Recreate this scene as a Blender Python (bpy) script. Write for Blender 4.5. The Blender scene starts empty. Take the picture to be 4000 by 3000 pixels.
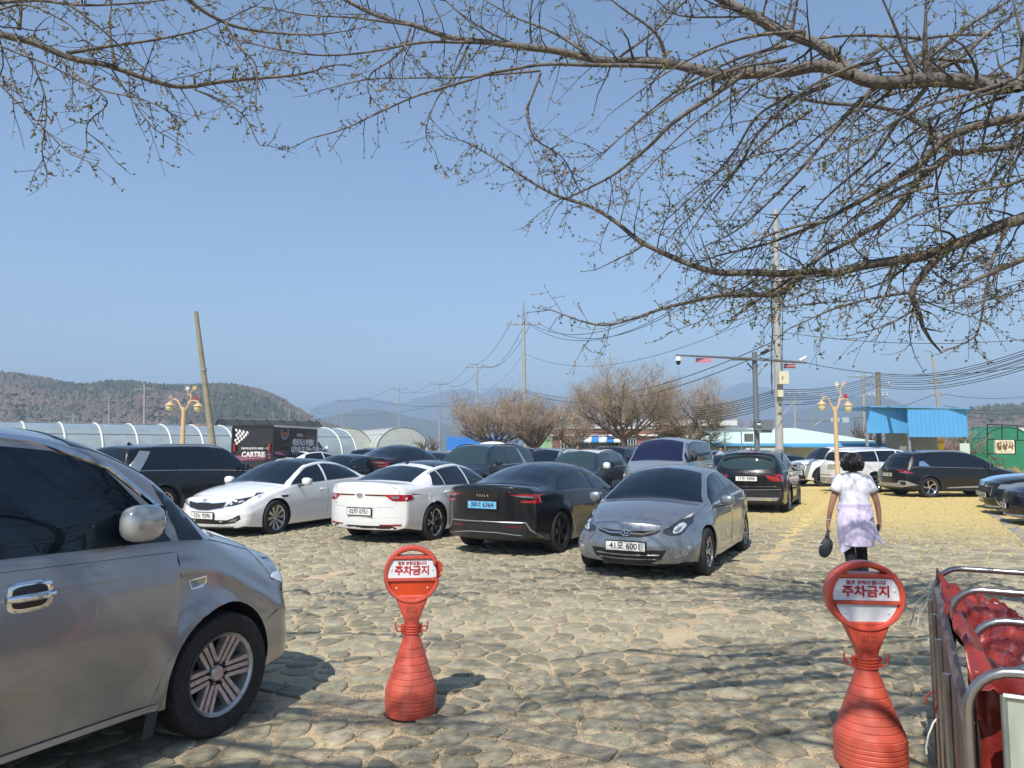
import bpy, bmesh, math, random
import numpy as np
from mathutils import Vector, Matrix, noise
from mathutils.bvhtree import BVHTree
from mathutils.geometry import delaunay_2d_cdt
S = bpy.context.scene
C = S.collection
pi = math.pi
# ------------------------------------------------------------------ camera
CAM_H = 1.67; F = 2850.0; PITCH = math.atan((1757 - 1500) / F)
cd = bpy.data.cameras.new('camera'); cam = bpy.data.objects.new('camera', cd); C.objects.link(cam)
cam.location = (0, 0, CAM_H); cam.rotation_euler = (pi / 2 + PITCH, 0, 0)
cd.sensor_width = 36; cd.lens = F / 4000 * 36; cd.clip_start = .05; cd.clip_end = 20000
S.camera = cam
# ------------------------------------------------------------------ light
SUN = Vector((-.263, -.62, .86)).normalized()
el = math.asin(SUN.z)
w = bpy.data.worlds.new('World'); S.world = w; w.use_nodes = True
nt = w.node_tree; bg = nt.nodes['Background']
sky = nt.nodes.new('ShaderNodeTexSky'); sky.sky_type = 'NISHITA'; sky.sun_disc = False
sky.sun_elevation = el; sky.sun_rotation = math.atan2(SUN.x, SUN.y)
sky.air_density = 1.15; sky.dust_density = .6; sky.ozone_density = 3.6; sky.altitude = 50
nt.links.new(sky.outputs[0], bg.inputs[0]); bg.inputs[1].default_value = .112
sl = bpy.data.lights.new('sun', 'SUN'); sl.energy = 4.2; sl.angle = math.radians(.5); sl.color = (1, .955, .89)
so = bpy.data.objects.new('sun', sl); C.objects.link(so); so.location = (-20, -40, 60)
so.rotation_euler = SUN.to_track_quat('Z', 'Y').to_euler()
S.view_settings.view_transform = 'Standard'; S.view_settings.look = 'None'; S.view_settings.exposure = .58; S.view_settings.gamma = 1
S.render.engine = 'CYCLES'; S.cycles.max_bounces = 7; S.cycles.transparent_max_bounces = 12; S.cycles.volume_bounces = 0
# ------------------------------------------------------------------ picture helpers (photo pixel -> ray -> world point at a real distance)
_c, _s = math.cos(PITCH), math.sin(PITCH)
def ray(px, py):
    u = (px - 2000) / F; v = (1500 - py) / F
    return Vector((u, _c - v * _s, _s + v * _c))
def G(px, py, z=0.0):
    r = ray(px, py); t = (z - CAM_H) / r.z
    return Vector((r.x * t, r.y * t, z))
def W(px, py, Y):
    r = ray(px, py); t = Y / r.y
    return Vector((r.x * t, Y, CAM_H + r.z * t))
# ------------------------------------------------------------------ materials
MATS = {}
def lin(h):
    h = h.lstrip('#'); v = [int(h[i:i + 2], 16) / 255 for i in (0, 2, 4)]
    return tuple(x / 12.92 if x <= .04045 else ((x + .055) / 1.055) ** 2.4 for x in v)
def mat(name, col, rough=.6, metal=0, coat=0, noise_=0, nscale=8, bump=0, bscale=40, spec=.5, trans=0, emis=0, col2=None, coords='Object', stretch=None, alpha=1, croff=None, crough=.03):
    if name in MATS: return MATS[name]
    m = bpy.data.materials.new(name); m.use_nodes = True; n = m.node_tree; p = n.nodes['Principled BSDF']
    if isinstance(col, str): col = lin(col)
    if isinstance(col2, str): col2 = lin(col2)
    p.inputs['Base Color'].default_value = (*col, 1); p.inputs['Roughness'].default_value = rough
    p.inputs['Metallic'].default_value = metal; p.inputs['Specular IOR Level'].default_value = spec
    p.inputs['Coat Weight'].default_value = coat; p.inputs['Coat Roughness'].default_value = crough
    p.inputs['Transmission Weight'].default_value = trans; p.inputs['Alpha'].default_value = alpha
    if emis: p.inputs['Emission Color'].default_value = (*col, 1); p.inputs['Emission Strength'].default_value = emis
    src = None
    if noise_ or bump or col2:
        tc = n.nodes.new('ShaderNodeTexCoord'); src = tc.outputs[coords]
        if stretch:
            mp = n.nodes.new('ShaderNodeMapping'); mp.inputs['Scale'].default_value = stretch
            n.links.new(src, mp.inputs[0]); src = mp.outputs[0]
    if noise_ or col2:
        nz = n.nodes.new('ShaderNodeTexNoise'); nz.inputs['Scale'].default_value = nscale; nz.inputs['Detail'].default_value = 6; nz.inputs['Roughness'].default_value = .6
        n.links.new(src, nz.inputs['Vector'])
        rp = n.nodes.new('ShaderNodeValToRGB'); e = rp.color_ramp.elements
        e[0].position = .3; e[1].position = .7
        a = noise_ or .15
        if col2: e[0].color = (*col, 1); e[1].color = (*col2, 1)
        else: e[0].color = (*[c * (1 - a) for c in col], 1); e[1].color = (*[min(1, c * (1 + a)) for c in col], 1)
        n.links.new(nz.outputs['Fac'], rp.inputs[0]); n.links.new(rp.outputs[0], p.inputs['Base Color'])
    if bump:
        b = n.nodes.new('ShaderNodeTexNoise'); b.inputs['Scale'].default_value = bscale; b.inputs['Detail'].default_value = 5
        n.links.new(src, b.inputs['Vector'])
        bm_ = n.nodes.new('ShaderNodeBump'); bm_.inputs['Strength'].default_value = min(1, bump); bm_.inputs['Distance'].default_value = .02
        n.links.new(b.outputs['Fac'], bm_.inputs['Height']); n.links.new(bm_.outputs[0], p.inputs['Normal'])
    MATS[name] = m
    return m
def paint(name, col, metal=0.0, rough=.35):
    """car paint: coloured base under a clear coat with a little road dust towards the sills"""
    if name in MATS: return MATS[name]
    m = mat(name, col, rough, metal, coat=1.0, spec=.25)
    n = m.node_tree; p = n.nodes['Principled BSDF']; p.inputs['Coat IOR'].default_value = 1.36 if max(lin(col) if isinstance(col, str) else col) < .1 else 1.5
    geo = n.nodes.new('ShaderNodeTexCoord'); nz = n.nodes.new('ShaderNodeTexNoise'); nz.inputs['Scale'].default_value = 3.5; nz.inputs['Detail'].default_value = 8
    sp = n.nodes.new('ShaderNodeSeparateXYZ'); n.links.new(geo.outputs['Object'], nz.inputs['Vector']); n.links.new(geo.outputs['Object'], sp.inputs[0])
    mr = n.nodes.new('ShaderNodeMapRange'); mr.inputs[1].default_value = .65; mr.inputs[2].default_value = .15; mr.inputs[3].default_value = 0; mr.inputs[4].default_value = .10
    n.links.new(sp.outputs[2], mr.inputs[0])
    ml = n.nodes.new('ShaderNodeMath'); ml.operation = 'MULTIPLY_ADD'; ml.inputs[2].default_value = .004
    n.links.new(mr.outputs[0], ml.inputs[0]); n.links.new(nz.outputs['Fac'], ml.inputs[1])
    mx = n.nodes.new('ShaderNodeMix'); mx.data_type = 'RGBA'; mx.inputs[6].default_value = (*(lin(col) if isinstance(col, str) else col), 1); mx.inputs[7].default_value = (.23, .20, .165, 1)
    n.links.new(ml.outputs[0], mx.inputs[0]); n.links.new(mx.outputs[2], p.inputs['Base Color'])
    mr2 = n.nodes.new('ShaderNodeMapRange'); mr2.inputs[3].default_value = .01; mr2.inputs[4].default_value = .05
    n.links.new(nz.outputs['Fac'], mr2.inputs[0]); n.links.new(mr2.outputs[0], p.inputs['Coat Roughness'])
    return m
# ------------------------------------------------------------------ objects
def tag(o, label=None, cat=None, group=None, kind=None):
    if label: o['label'] = label
    if cat: o['category'] = cat
    if group: o['group'] = group
    if kind: o['kind'] = kind
    return o
def empty(name, loc=(0, 0, 0), rz=0, label=None, cat=None, group=None):
    o = bpy.data.objects.new(name, None); C.objects.link(o); o.location = loc; o.rotation_euler = (0, 0, rz); o.empty_display_size = .2
    return tag(o, label, cat, group)
def link(name, me, parent=None, loc=None, rot=None):
    o = bpy.data.objects.new(name, me); C.objects.link(o)
    if parent: o.parent = parent
    if loc is not None: o.location = loc
    if rot is not None: o.rotation_euler = rot
    return o
def mesh(name, vs, fs, mats, smooth=False, sharp=35, mi=None):
    me = bpy.data.meshes.new(name); me.from_pydata([tuple(v) for v in vs], [], [tuple(f) for f in fs])
    for m in (mats if isinstance(mats, (list, tuple)) else [mats]): me.materials.append(m)
    if mi is not None: me.polygons.foreach_set('material_index', mi)
    me.update()
    if smooth:
        me.polygons.foreach_set('use_smooth', [True] * len(me.polygons))
        if sharp and sharp < 180: me.set_sharp_from_angle(angle=math.radians(sharp))
    return me
def kids(o): return [c for c in bpy.data.objects if c.parent == o]
def copy_tree(o, parent=None):
    c = o.copy(); C.objects.link(c); c.parent = parent
    for ch in kids(o): copy_tree(ch, c)
    return c
class MB:
    """collects boxes, tubes, lathes, prisms and sheets; build() links them as one mesh object"""
    def __init__(s): s.v = []; s.f = []; s.mi = []
    def add(s, vs, fs, m=0):
        n = len(s.v); s.v += [Vector(v) for v in vs]; s.f += [tuple(i + n for i in f) for f in fs]; s.mi += [m] * len(fs); return s
    def box(s, c, d, m=0, R=None, taper=1):
        x, y, z = [k / 2 for k in d]; vs = []
        for sz in (-1, 1):
            t = 1 if sz < 0 else taper
            for sx, sy in ((-1, -1), (1, -1), (1, 1), (-1, 1)): vs.append(Vector((sx * x * t, sy * y * t, sz * z)))
        if R is not None: vs = [R @ v for v in vs]
        vs = [v + Vector(c) for v in vs]
        return s.add(vs, [(0, 3, 2, 1), (4, 5, 6, 7), (0, 1, 5, 4), (1, 2, 6, 5), (2, 3, 7, 6), (3, 0, 4, 7)], m)
    def tube(s, pts, rad, n=8, m=0, cap=True):
        pts = [Vector(p) for p in pts]
        if len(pts) < 2: return s
        if not hasattr(rad, '__len__'): rad = [rad] * len(pts)
        vs = []; fs = []; prev = None
        for i, p in enumerate(pts):
            d = (pts[min(i + 1, len(pts) - 1)] - pts[max(i - 1, 0)])
            d = d.normalized() if d.length > 1e-9 else Vector((0, 0, 1))
            if prev is None: a = d.cross(Vector((0, 0, 1)) if abs(d.z) < .9 else Vector((1, 0, 0))).normalized()
            else:
                a = prev - d * prev.dot(d)
                a = a.normalized() if a.length > 1e-6 else d.orthogonal().normalized()
            prev = a; b = d.cross(a)
            for k in range(n):
                t = 2 * pi * k / n; vs.append(p + (a * math.cos(t) + b * math.sin(t)) * rad[i])
        for i in range(len(pts) - 1):
            for k in range(n):
                k2 = (k + 1) % n; fs.append((i * n + k, i * n + k2, (i + 1) * n + k2, (i + 1) * n + k))
        if cap: fs.append(tuple(range(n))[::-1]); fs.append(tuple(range((len(pts) - 1) * n, len(pts) * n)))
        return s.add(vs, fs, m)
    def lathe(s, prof, n=24, m=0, M=None, a0=0, a1=2 * pi, cap=True):
        vs = []; fs = []; full = abs(a1 - a0 - 2 * pi) < 1e-6; nn = n if full else n + 1
        for r, z in prof:
            for k in range(nn):
                t = a0 + (a1 - a0) * k / n; vs.append(Vector((r * math.cos(t), r * math.sin(t), z)))
        for i in range(len(prof) - 1):
            for k in range(n):
                k2 = (k + 1) % nn; fs.append((i * nn + k, i * nn + k2, (i + 1) * nn + k2, (i + 1) * nn + k))
        if full and cap:
            if prof[0][0] > 1e-4: fs.append(tuple(range(nn))[::-1])
            if prof[-1][0] > 1e-4: fs.append(tuple(range((len(prof) - 1) * nn, len(prof) * nn)))
        if M is not None: vs = [M @ v for v in vs]
        return s.add(vs, fs, m)
    def prism(s, poly, d, m=0, M=None):
        """polygon in the local xy plane, extruded by d along local z"""
        n = len(poly); vs = [Vector((x, y, 0)) for x, y in poly] + [Vector((x, y, d)) for x, y in poly]
        fs = [tuple(range(n))[::-1], tuple(range(n, 2 * n))] + [(i, (i + 1) % n, n + (i + 1) % n, n + i) for i in range(n)]
        if M is not None: vs = [M @ v for v in vs]
        return s.add(vs, fs, m)
    def build(s, name, mats, parent=None, smooth=False, loc=None, rot=None, sharp=35, fix=False):
        me = mesh(name, s.v, s.f, mats, smooth, sharp, s.mi)
        if fix:
            b = bmesh.new(); b.from_mesh(me); bmesh.ops.recalc_face_normals(b, faces=b.faces); b.to_mesh(me); b.free()
        return link(name, me, parent, loc, rot)
def rot_to(d, up=(0, 0, 1)):
    """matrix whose local z points along d and local y near up"""
    d = Vector(d).normalized(); u = Vector(up); x = u.cross(d)
    if x.length < 1e-4: x = Vector((1, 0, 0))
    x.normalize(); y = d.cross(x)
    return Matrix((x, y, d)).transposed()
def text_mesh(txt, size, m, bold=0.0, sx=1.0, extr=.001, spacing=1.0, align='CENTER'):
    """glyph outlines of the bundled typeface as a flat mesh in the local xy plane"""
    cu = bpy.data.curves.new('lettering', 'FONT'); cu.body = txt; cu.size = size; cu.align_x = align; cu.align_y = 'CENTER'; cu.offset = bold; cu.extrude = extr
    cu.space_character = spacing; cu.resolution_u = 3
    o = bpy.data.objects.new('lettering', cu); C.objects.link(o); bpy.context.view_layer.update()
    me = bpy.data.meshes.new_from_object(o.evaluated_get(bpy.context.evaluated_depsgraph_get()))
    bpy.data.objects.remove(o); bpy.data.curves.remove(cu)
    me.transform(Matrix.Diagonal((sx, 1, 1, 1)))
    me.materials.clear(); me.materials.append(m)
    return me
def text(name, txt, size, m, parent, M, **k):
    me = text_mesh(txt, size, m, **k); me.transform(M); return link(name, me, parent)
# ================================================================== CARS
glass = mat('tinted_glass', (.006, .011, .018), .02, spec=.5)
glass_green = mat('green_tinted_glass', (.025, .046, .050), .03, spec=.5)
glass_blue = mat('blue_tinted_glass', (.010, .012, .038), .04, spec=.5)
rubber = mat('tyre_rubber', (.018, .018, .018), .8, noise_=.5, nscale=25, bump=.3, bscale=60)
blackp = mat('black_plastic', (.015, .015, .016), .45)
liner = mat('wheel_well_liner', (.008, .008, .008), .9)
chrome = mat('chrome', (.78, .79, .8), .08, 1)
alloy = mat('alloy_silver', (.55, .55, .55), .25, .9, coat=.3)
alloyd = mat('alloy_dirty', (.52, .51, .50), .35, .6, noise_=.25, nscale=30)
darkal = mat('dark_alloy', (.03, .03, .032), .35, .4)
lens_c = mat('headlamp_glass', (.24, .26, .28), .06, .45, coat=1)
lens_d = mat('headlamp_housing', (.04, .043, .048), .08, .3, coat=1)
lens_w = mat('lamp_reflector', (.8, .81, .83), .12, .4, coat=1)
lens_y = mat('yellowed_lamp_edge', (.62, .60, .50), .15, .1, coat=1)
lens_r = mat('tail_lamp_red', (.33, .006, .01), .1, coat=1, noise_=.5, nscale=30)
lens_rd = mat('tail_lamp_dark_red', (.09, .004, .008), .08, coat=1, noise_=.4, nscale=20)
plate_w = mat('plate_white', (.76, .76, .70), .4, noise_=.05)
plate_b = mat('plate_blue', (.16, .47, .72), .4)
ink = mat('plate_ink', (.03, .035, .05), .5)
seamm = mat('panel_gap', (.01, .01, .01), .8)
skid = mat('skid_silver', (.42, .42, .41), .35, .6)

def pchip(pts):
    xs = np.array([p[0] for p in pts], float); ys = np.array([p[1] for p in pts], float)
    o = np.argsort(xs); xs, ys = xs[o], ys[o]
    h = np.diff(xs); d = np.diff(ys) / h; m = np.zeros(len(xs))
    for i in range(1, len(xs) - 1):
        if d[i - 1] * d[i] > 0:
            w1, w2 = 2 * h[i] + h[i - 1], h[i] + 2 * h[i - 1]; m[i] = (w1 + w2) / (w1 / d[i - 1] + w2 / d[i])
    m[0], m[-1] = d[0], d[-1]
    def f(x):
        x = min(max(x, xs[0]), xs[-1]); i = min(int(np.searchsorted(xs, x, 'right')) - 1, len(xs) - 2); i = max(i, 0)
        t = (x - xs[i]) / h[i]; a, b = ys[i], ys[i + 1]
        return (2 * t**3 - 3 * t * t + 1) * a + (t**3 - 2 * t * t + t) * h[i] * m[i] + (-2 * t**3 + 3 * t * t) * b + (t**3 - t * t) * h[i] * m[i + 1]
    return f
def sstep(a, b, x):
    t = min(1, max(0, (x - a) / (b - a))); return t * t * (3 - 2 * t)

class Body:
    """car shell lofted from cross-sections; all trim is laid onto it by casting rays at it"""
    def __init__(s, sp):
        s.sp = sp; s.L = sp['xf'] - sp['xr']; Wd = s.Wd = sp['W'] / 2
        s.top = pchip(sp['top']); s.belt = pchip(sp['belt']); s.wr = pchip(sp['wr']); s.crown = pchip(sp['crown'])
        s.wid = pchip(sp['wid']); s.sill = pchip(sp['sill'])
        xf, xr = sp['xf'], sp['xr']; s.cf, s.cr = sp.get('capf', .10), sp.get('capr', .08)
        n = 84; xs = [xr + s.cr + (xf - xr - s.cf - s.cr) * i / (n - 1) for i in range(n)]
        rings = [s.section(x) for x in xs]; st = [(x, r) for x, r in zip(xs, rings)]
        def cap(x0, d, sg, ring, k, zc):
            out = []
            for a in (18, 36, 54, 72, 90):
                t = math.radians(a); sc = 1 - k * (1 - math.cos(t)); out.append((x0 + sg * d * math.sin(t), [(y * (1 - .6 * k * (1 - math.cos(t))), zc + (z - zc) * sc) for y, z in ring]))
            for q in (.8, .6, .4, .2, .02):
                out.append((x0 + sg * d, [(y * (1 - .6 * k) * q, zc + (z - zc) * (1 - k) * q) for y, z in ring]))
            return out
        zf, zr = sp.get('zcf', .5), sp.get('zcr', .65)
        front = cap(xs[-1], s.cf, 1, rings[-1], sp.get('kf', .18), zf)
        rear = cap(xs[0], s.cr, -1, rings[0], sp.get('kr', .12), zr)
        st = rear[::-1] + st + front
        K = len(rings[0]); vs = []
        for x, r in st:
            full = [(x, y, z) for y, z in r] + [(x, -y, z) for y, z in r[1:-1][::-1]]
            vs += full
        N = 2 * K - 2; fs = []
        for i in range(len(st) - 1):
            for k in range(N):
                k2 = (k + 1) % N; fs.append((i * N + k, i * N + k2, (i + 1) * N + k2, (i + 1) * N + k))
        fs.append(tuple(range(N))[::-1]); fs.append(tuple(range((len(st) - 1) * N, len(st) * N)))
        pf, pr, lf, lr = sp.get('planf', .26), sp.get('planr', .16), sp.get('leanf', .0), sp.get('leanr', .0)
        ax = sp['wb'] / 2; R = sp['rt']; out = []
        for x, y, z in vs:
            a = abs(y) / Wd
            wf = sstep(ax - .5, xf, x); wq = sstep(-ax + .5, xr, x)
            x2 = x - pf * wf * a ** 2.3 + pr * wq * a ** 2.3
            x2 += -lf * wf * max(0, z - .45) + lr * wq * max(0, z - .6) - .25 * wf * max(0, .32 - z) + .25 * wq * max(0, .34 - z)
            y2 = y
            if a > .6 and z < s.belt(x) + .02:
                for cx in (ax, -ax):
                    d = math.hypot(x - cx, z - R); y2 += math.copysign(sp.get('flare', .018) * math.exp(-((d - R * 1.12) / .07) ** 2), y)
                # shallow hollow low on the doors
                if abs(x) < ax: y2 -= math.copysign(sp.get('hollow', .018) * math.exp(-((z - .42) / .11) ** 2) * sstep(ax - .35, ax - .7, abs(x)), y)
                y2 += math.copysign(sp.get('line', .006) * math.exp(-((z - (s.belt(x) - .13)) / .03) ** 2), y)
            out.append(Vector((x2, y2, z)))
        s.vs, s.fs = out, fs
        s.bvh = BVHTree.FromPolygons(out, fs)
    def section(s, x):
        sp = s.sp; zt = s.top(x); cr = s.crown(x); wr = s.wr(x); Wx = s.wid(x); ze = zt - cr
        zb = min(s.belt(x), ze - .03); zs = s.sill(x); zm = zs + (zb - zs) * sp.get('zm', .62)
        wb = Wx - sp.get('tum', .045); wr = min(wr, wb - .015)
        P = [(0, zt, 0), (wr * .55, zt - cr * .28, .2), (wr, ze, sp.get('re', .05)), (wb, zb, .035), (Wx, zm, .12), (Wx - .008, zs + .12, .05), (Wx - .035, zs, .02), (Wx - .16, zs - .035, .03), (0, zs - .04, 0)]
        out = [(P[0][0], P[0][1])]; last = Vector((P[0][0], P[0][1]))
        for i in range(1, len(P) - 1):
            p, a, b = Vector(P[i][:2]), Vector(P[i - 1][:2]), Vector(P[i + 1][:2]); la, lb = (a - p).length, (b - p).length
            r = min(P[i][2], la * .45, lb * .45); p0 = p + (a - p) / max(la, 1e-6) * r; p1 = p + (b - p) / max(lb, 1e-6) * r
            bulge = sp.get('gbulge', .02) if i == 3 else (.006 if i == 2 else 0)
            dd = p0 - last
            for t in (.25, .5, .75):
                q = last + dd * t
                if bulge: q = q + Vector((abs(dd.y), abs(dd.x))).normalized() * bulge * 4 * t * (1 - t) * min(1, dd.length / .3)
                out.append((q.x, q.y))
            for t in (0, .25, .5, .75, 1):
                q = p0 * (1 - t) ** 2 + p * 2 * t * (1 - t) + p1 * t * t; out.append((q.x, q.y))
            last = p1
        e = Vector(P[-1][:2])
        for t in (.5, 1): q = last + (e - last) * t; out.append((q.x, q.y))
        return out
    def cast(s, o, d):
        h = s.bvh.ray_cast(Vector(o), Vector(d).normalized())
        if h[0] is None:
            h = s.bvh.find_nearest(Vector(o) + Vector(d).normalized() * 4)
        return h
    def pt(s, k, a, b):
        if k == 'f': o, d = (6, a, b), (-1, 0, 0)
        elif k == 'b': o, d = (-6, a, b), (1, 0, 0)
        elif k == 's': o, d = (a, 4, b), (0, -1, 0)
        elif k == 't': o, d = (a, b, 4), (0, 0, -1)
        h = s.bvh.ray_cast(Vector(o), Vector(d))
        if h[0] is None:
            h = s.bvh.find_nearest(Vector(o) + Vector(d) * {'f': 6 - s.sp['xf'], 'b': 6 + s.sp['xr'], 's': 4 - s.Wd, 't': 3}[k])
        return h[0]

DIRS = {'f': (1, 0, 0), 'b': (-1, 0, 0), 's': (0, 1, 0), 't': (0, 0, 1)}
def smooth_poly(p, it=2, keep=()):
    for _ in range(it):
        q = []
        for i in range(len(p)):
            a, b = p[i], p[(i + 1) % len(p)]
            q.append([a[k] * .75 + b[k] * .25 for k in range(len(a))]); q.append([a[k] * .25 + b[k] * .75 for k in range(len(a))])
        p = q
    return p
def patch_mesh(body, outline, d, m, eps=.003, step=.05, rnd=0, skirt=.006, thick=0):
    """outline: list of (kind,a,b); d: direction to look from; returns a mesh lying on the body"""
    pts = [p if isinstance(p, Vector) else body.pt(*p) for p in outline]
    if rnd: pts = [Vector(p) for p in smooth_poly([list(p) for p in pts], rnd)]
    D = Vector(DIRS[d] if isinstance(d, str) else d).normalized(); M = rot_to(D, (0, 0, 1) if abs(D.z) < .8 else (1, 0, 0)); Mi = M.transposed()
    P2 = []
    for i, p in enumerate(pts):
        q = pts[(i + 1) % len(pts)]; k = max(1, int((q - p).length / step))
        for j in range(k):
            l = Mi @ (p + (q - p) * (j / k)); P2.append(Vector((l.x, l.y)))
    n = len(P2); E = [(i, (i + 1) % n) for i in range(n)]
    xs = [p.x for p in P2]; ys = [p.y for p in P2]
    def inside(x, y):
        c = False; j = n - 1
        for i in range(n):
            if (P2[i].y > y) != (P2[j].y > y) and x < (P2[j].x - P2[i].x) * (y - P2[i].y) / (P2[j].y - P2[i].y) + P2[i].x: c = not c
            j = i
        return c
    allp = list(P2); gx = min(xs) + step / 2
    while gx < max(xs):
        gy = min(ys) + step / 2
        while gy < max(ys):
            if inside(gx, gy) and min((gx - q.x) ** 2 + (gy - q.y) ** 2 for q in P2) > (step * .4) ** 2: allp.append(Vector((gx, gy)))
            gy += step
        gx += step
    r = delaunay_2d_cdt(allp, E, [], 1, 1e-5)
    V2, F2 = r[0], r[2]; vs = []; nm = []
    zmax = max((Mi @ v).z for v in pts) + .6
    for v in V2:
        o = M @ Vector((v.x, v.y, zmax)); h = body.bvh.ray_cast(o, -D)
        if h[0] is None or (h[0] - o).length > 1.6: h = body.bvh.find_nearest(M @ Vector((v.x, v.y, zmax - .6)))
        nn = h[1] if h[1].dot(D) > 0 else D
        vs.append(h[0] + nn * (eps + thick)); nm.append(nn)
    fs = []
    for f in F2:
        f = list(f); a, b, c = [V2[i] for i in f[:3]]
        if (b - a).cross(c - a) < 0: f = f[::-1]
        fs.append(tuple(f))
    if skirt or thick:
        ec = {}
        for f in fs:
            for i in range(len(f)): e = (f[i], f[(i + 1) % len(f)]); ec[e] = 1
        low = {}
        def lo(i):
            if i not in low: low[i] = len(vs); vs.append(vs[i] - nm[i] * (skirt + thick))
            return low[i]
        for (a, b) in list(ec):
            if (b, a) not in ec: fs.append((b, a, lo(a), lo(b)))
    return mesh('p', vs, fs, m, True, 50)
def mirrored(me):
    c = me.copy(); c.transform(Matrix.Diagonal((1, -1, 1, 1))); c.flip_normals(); return c
def surf_line(body, pts, d, eps=.004, step=.06):
    """polyline (kind,a,b) -> dense points on the body"""
    P = [p if isinstance(p, Vector) else body.pt(*p) for p in pts]; D = Vector(DIRS[d] if isinstance(d, str) else d).normalized(); out = []
    for i in range(len(P) - 1):
        k = max(1, int((P[i + 1] - P[i]).length / step))
        for j in range(k + (i == len(P) - 2)):
            q = P[i].lerp(P[i + 1], j / k); h = body.bvh.ray_cast(q + D * .5, -D)
            if h[0] is None or (h[0] - q).length > .5: h = body.bvh.find_nearest(q)
            out.append(h[0] + h[1] * eps)
    return out

WHEELS = {}
def wheel_meshes(r, rim, wd, style, col):
    k = (round(r, 3), round(rim, 3), wd, style, col.name)
    if k in WHEELS: return WHEELS[k]
    # local: axle along y, outer face at +y
    Mx = Matrix.Rotation(-pi / 2, 4, 'X')
    t = MB(); h = wd / 2
    t.lathe([(rim * .97, -h * .85), (rim + (r - rim) * .35, -h), (r * .95, -h * .97), (r * .99, -h * .8), (r, -h * .4), (r, h * .4), (r * .99, h * .8), (r * .95, h * .97), (rim + (r - rim) * .5, h * 1.02), (rim * 1.03, h * .93), (rim * .97, h * .80), (rim * .9, h * .3), (rim * .9, -h * .6)], 44, 0, Mx, cap=False)
    for a in (-.45, 0, .45):   # tread grooves
        t.lathe([(r + .0006, h * (a - .04)), (r + .0006, h * (a + .04))], 44, 1, Mx, cap=False)
    tm = mesh('wheel', t.v, t.f, [rubber, liner], True, 40, t.mi)
    b = MB()
    b.lathe([(rim * 1.0, h * .97), (rim * 1.0, h * .9), (rim * .93, h * .82), (rim * .9, -h * .5), (rim * .88, -h * .5), (rim * .91, h * .84), (rim * .95, h * .93)], 44, 0, Mx, cap=False)
    b.lathe([(0.001, -h * .35), (rim * .9, -h * .35)], 32, 1, Mx, cap=False); b.lathe([(rim * .62, h * .05), (rim * .62, -h * .1), (rim * .15, -h * .1)], 28, 2, Mx, cap=False)
    n, kind = style; zo = h * .62
    def spoke(a0, w0, a1, w1, r0=.12, r1=.95, m=0, dz=0):
        p = []
        for sg in (-1, 1):
            p.append((rim * r0 * math.cos(a0) - sg * w0 * math.sin(a0), rim * r0 * math.sin(a0) + sg * w0 * math.cos(a0)))
        for sg in (1, -1):
            p.append((rim * r1 * math.cos(a1) - sg * w1 * math.sin(a1), rim * r1 * math.sin(a1) + sg * w1 * math.cos(a1)))
        vs = []
        for (x, y), zz in zip(p, (zo * .9, zo * .9, zo * 1.25, zo * 1.25)): vs.append(Mx @ Vector((x, y, zz + dz)))
        for (x, y), zz in zip(p, (0, 0, zo * .55, zo * .55)): vs.append(Mx @ Vector((x * 1.0, y * 1.0, zz)))
        b.add(vs, [(0, 1, 2, 3), (7, 6, 5, 4), (0, 4, 5, 1), (1, 5, 6, 2), (2, 6, 7, 3), (3, 7, 4, 0)], m)
    for i in range(n):
        a = 2 * pi * i / n + pi / 2
        if kind == 'plain': spoke(a, .024, a, .034)
        elif kind == 'blade': spoke(a, .012, a + .05, .036 * 10 / n)
        elif kind == 'twin':
            for sg in (-1, 1): spoke(a + sg * .16, .013, a + sg * .17, .015)
        elif kind == 'y':
            spoke(a, .022, a, .016, .12, .55)
            for sg in (-1, 1): spoke(a, .014, a + sg * .26, .017, .4)
        elif kind == 'van':
            for sg in (-1, 0, 1): spoke(a + sg * .52, .0115, a + sg * .19, .013, .28 if sg else .22, .94)
        elif kind == 'cover':
            spoke(a, .03, a + .12, .075, .15, .93); spoke(a + .2, .004, a + .3, .02, .3, .93, 1)
        elif kind == 'zig':
            spoke(a, .02, a + .1, .018, .12, .6); spoke(a + .1, .02, a - .12, .03, .55, .95)
    b.lathe([(rim * .2, 0), (rim * .2, zo * .85), (rim * .16, zo * 1.05), (0.001, zo * 1.08)], 20, 0, Mx)
    for i in range(6 if kind == 'van' else 5):
        a = 2 * pi * i / (6 if kind == 'van' else 5) + .3; b.lathe([(.011, 0), (.011, zo * 1.04), (.001, zo * 1.06)], 8, 2, Mx @ Matrix.Translation((rim * .27 * math.cos(a), rim * .27 * math.sin(a), 0)))
    rm = mesh('rim', b.v, b.f, [col, liner, darkal], True, 30, b.mi)
    WHEELS[k] = (tm, rm); return WHEELS[k]

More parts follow.
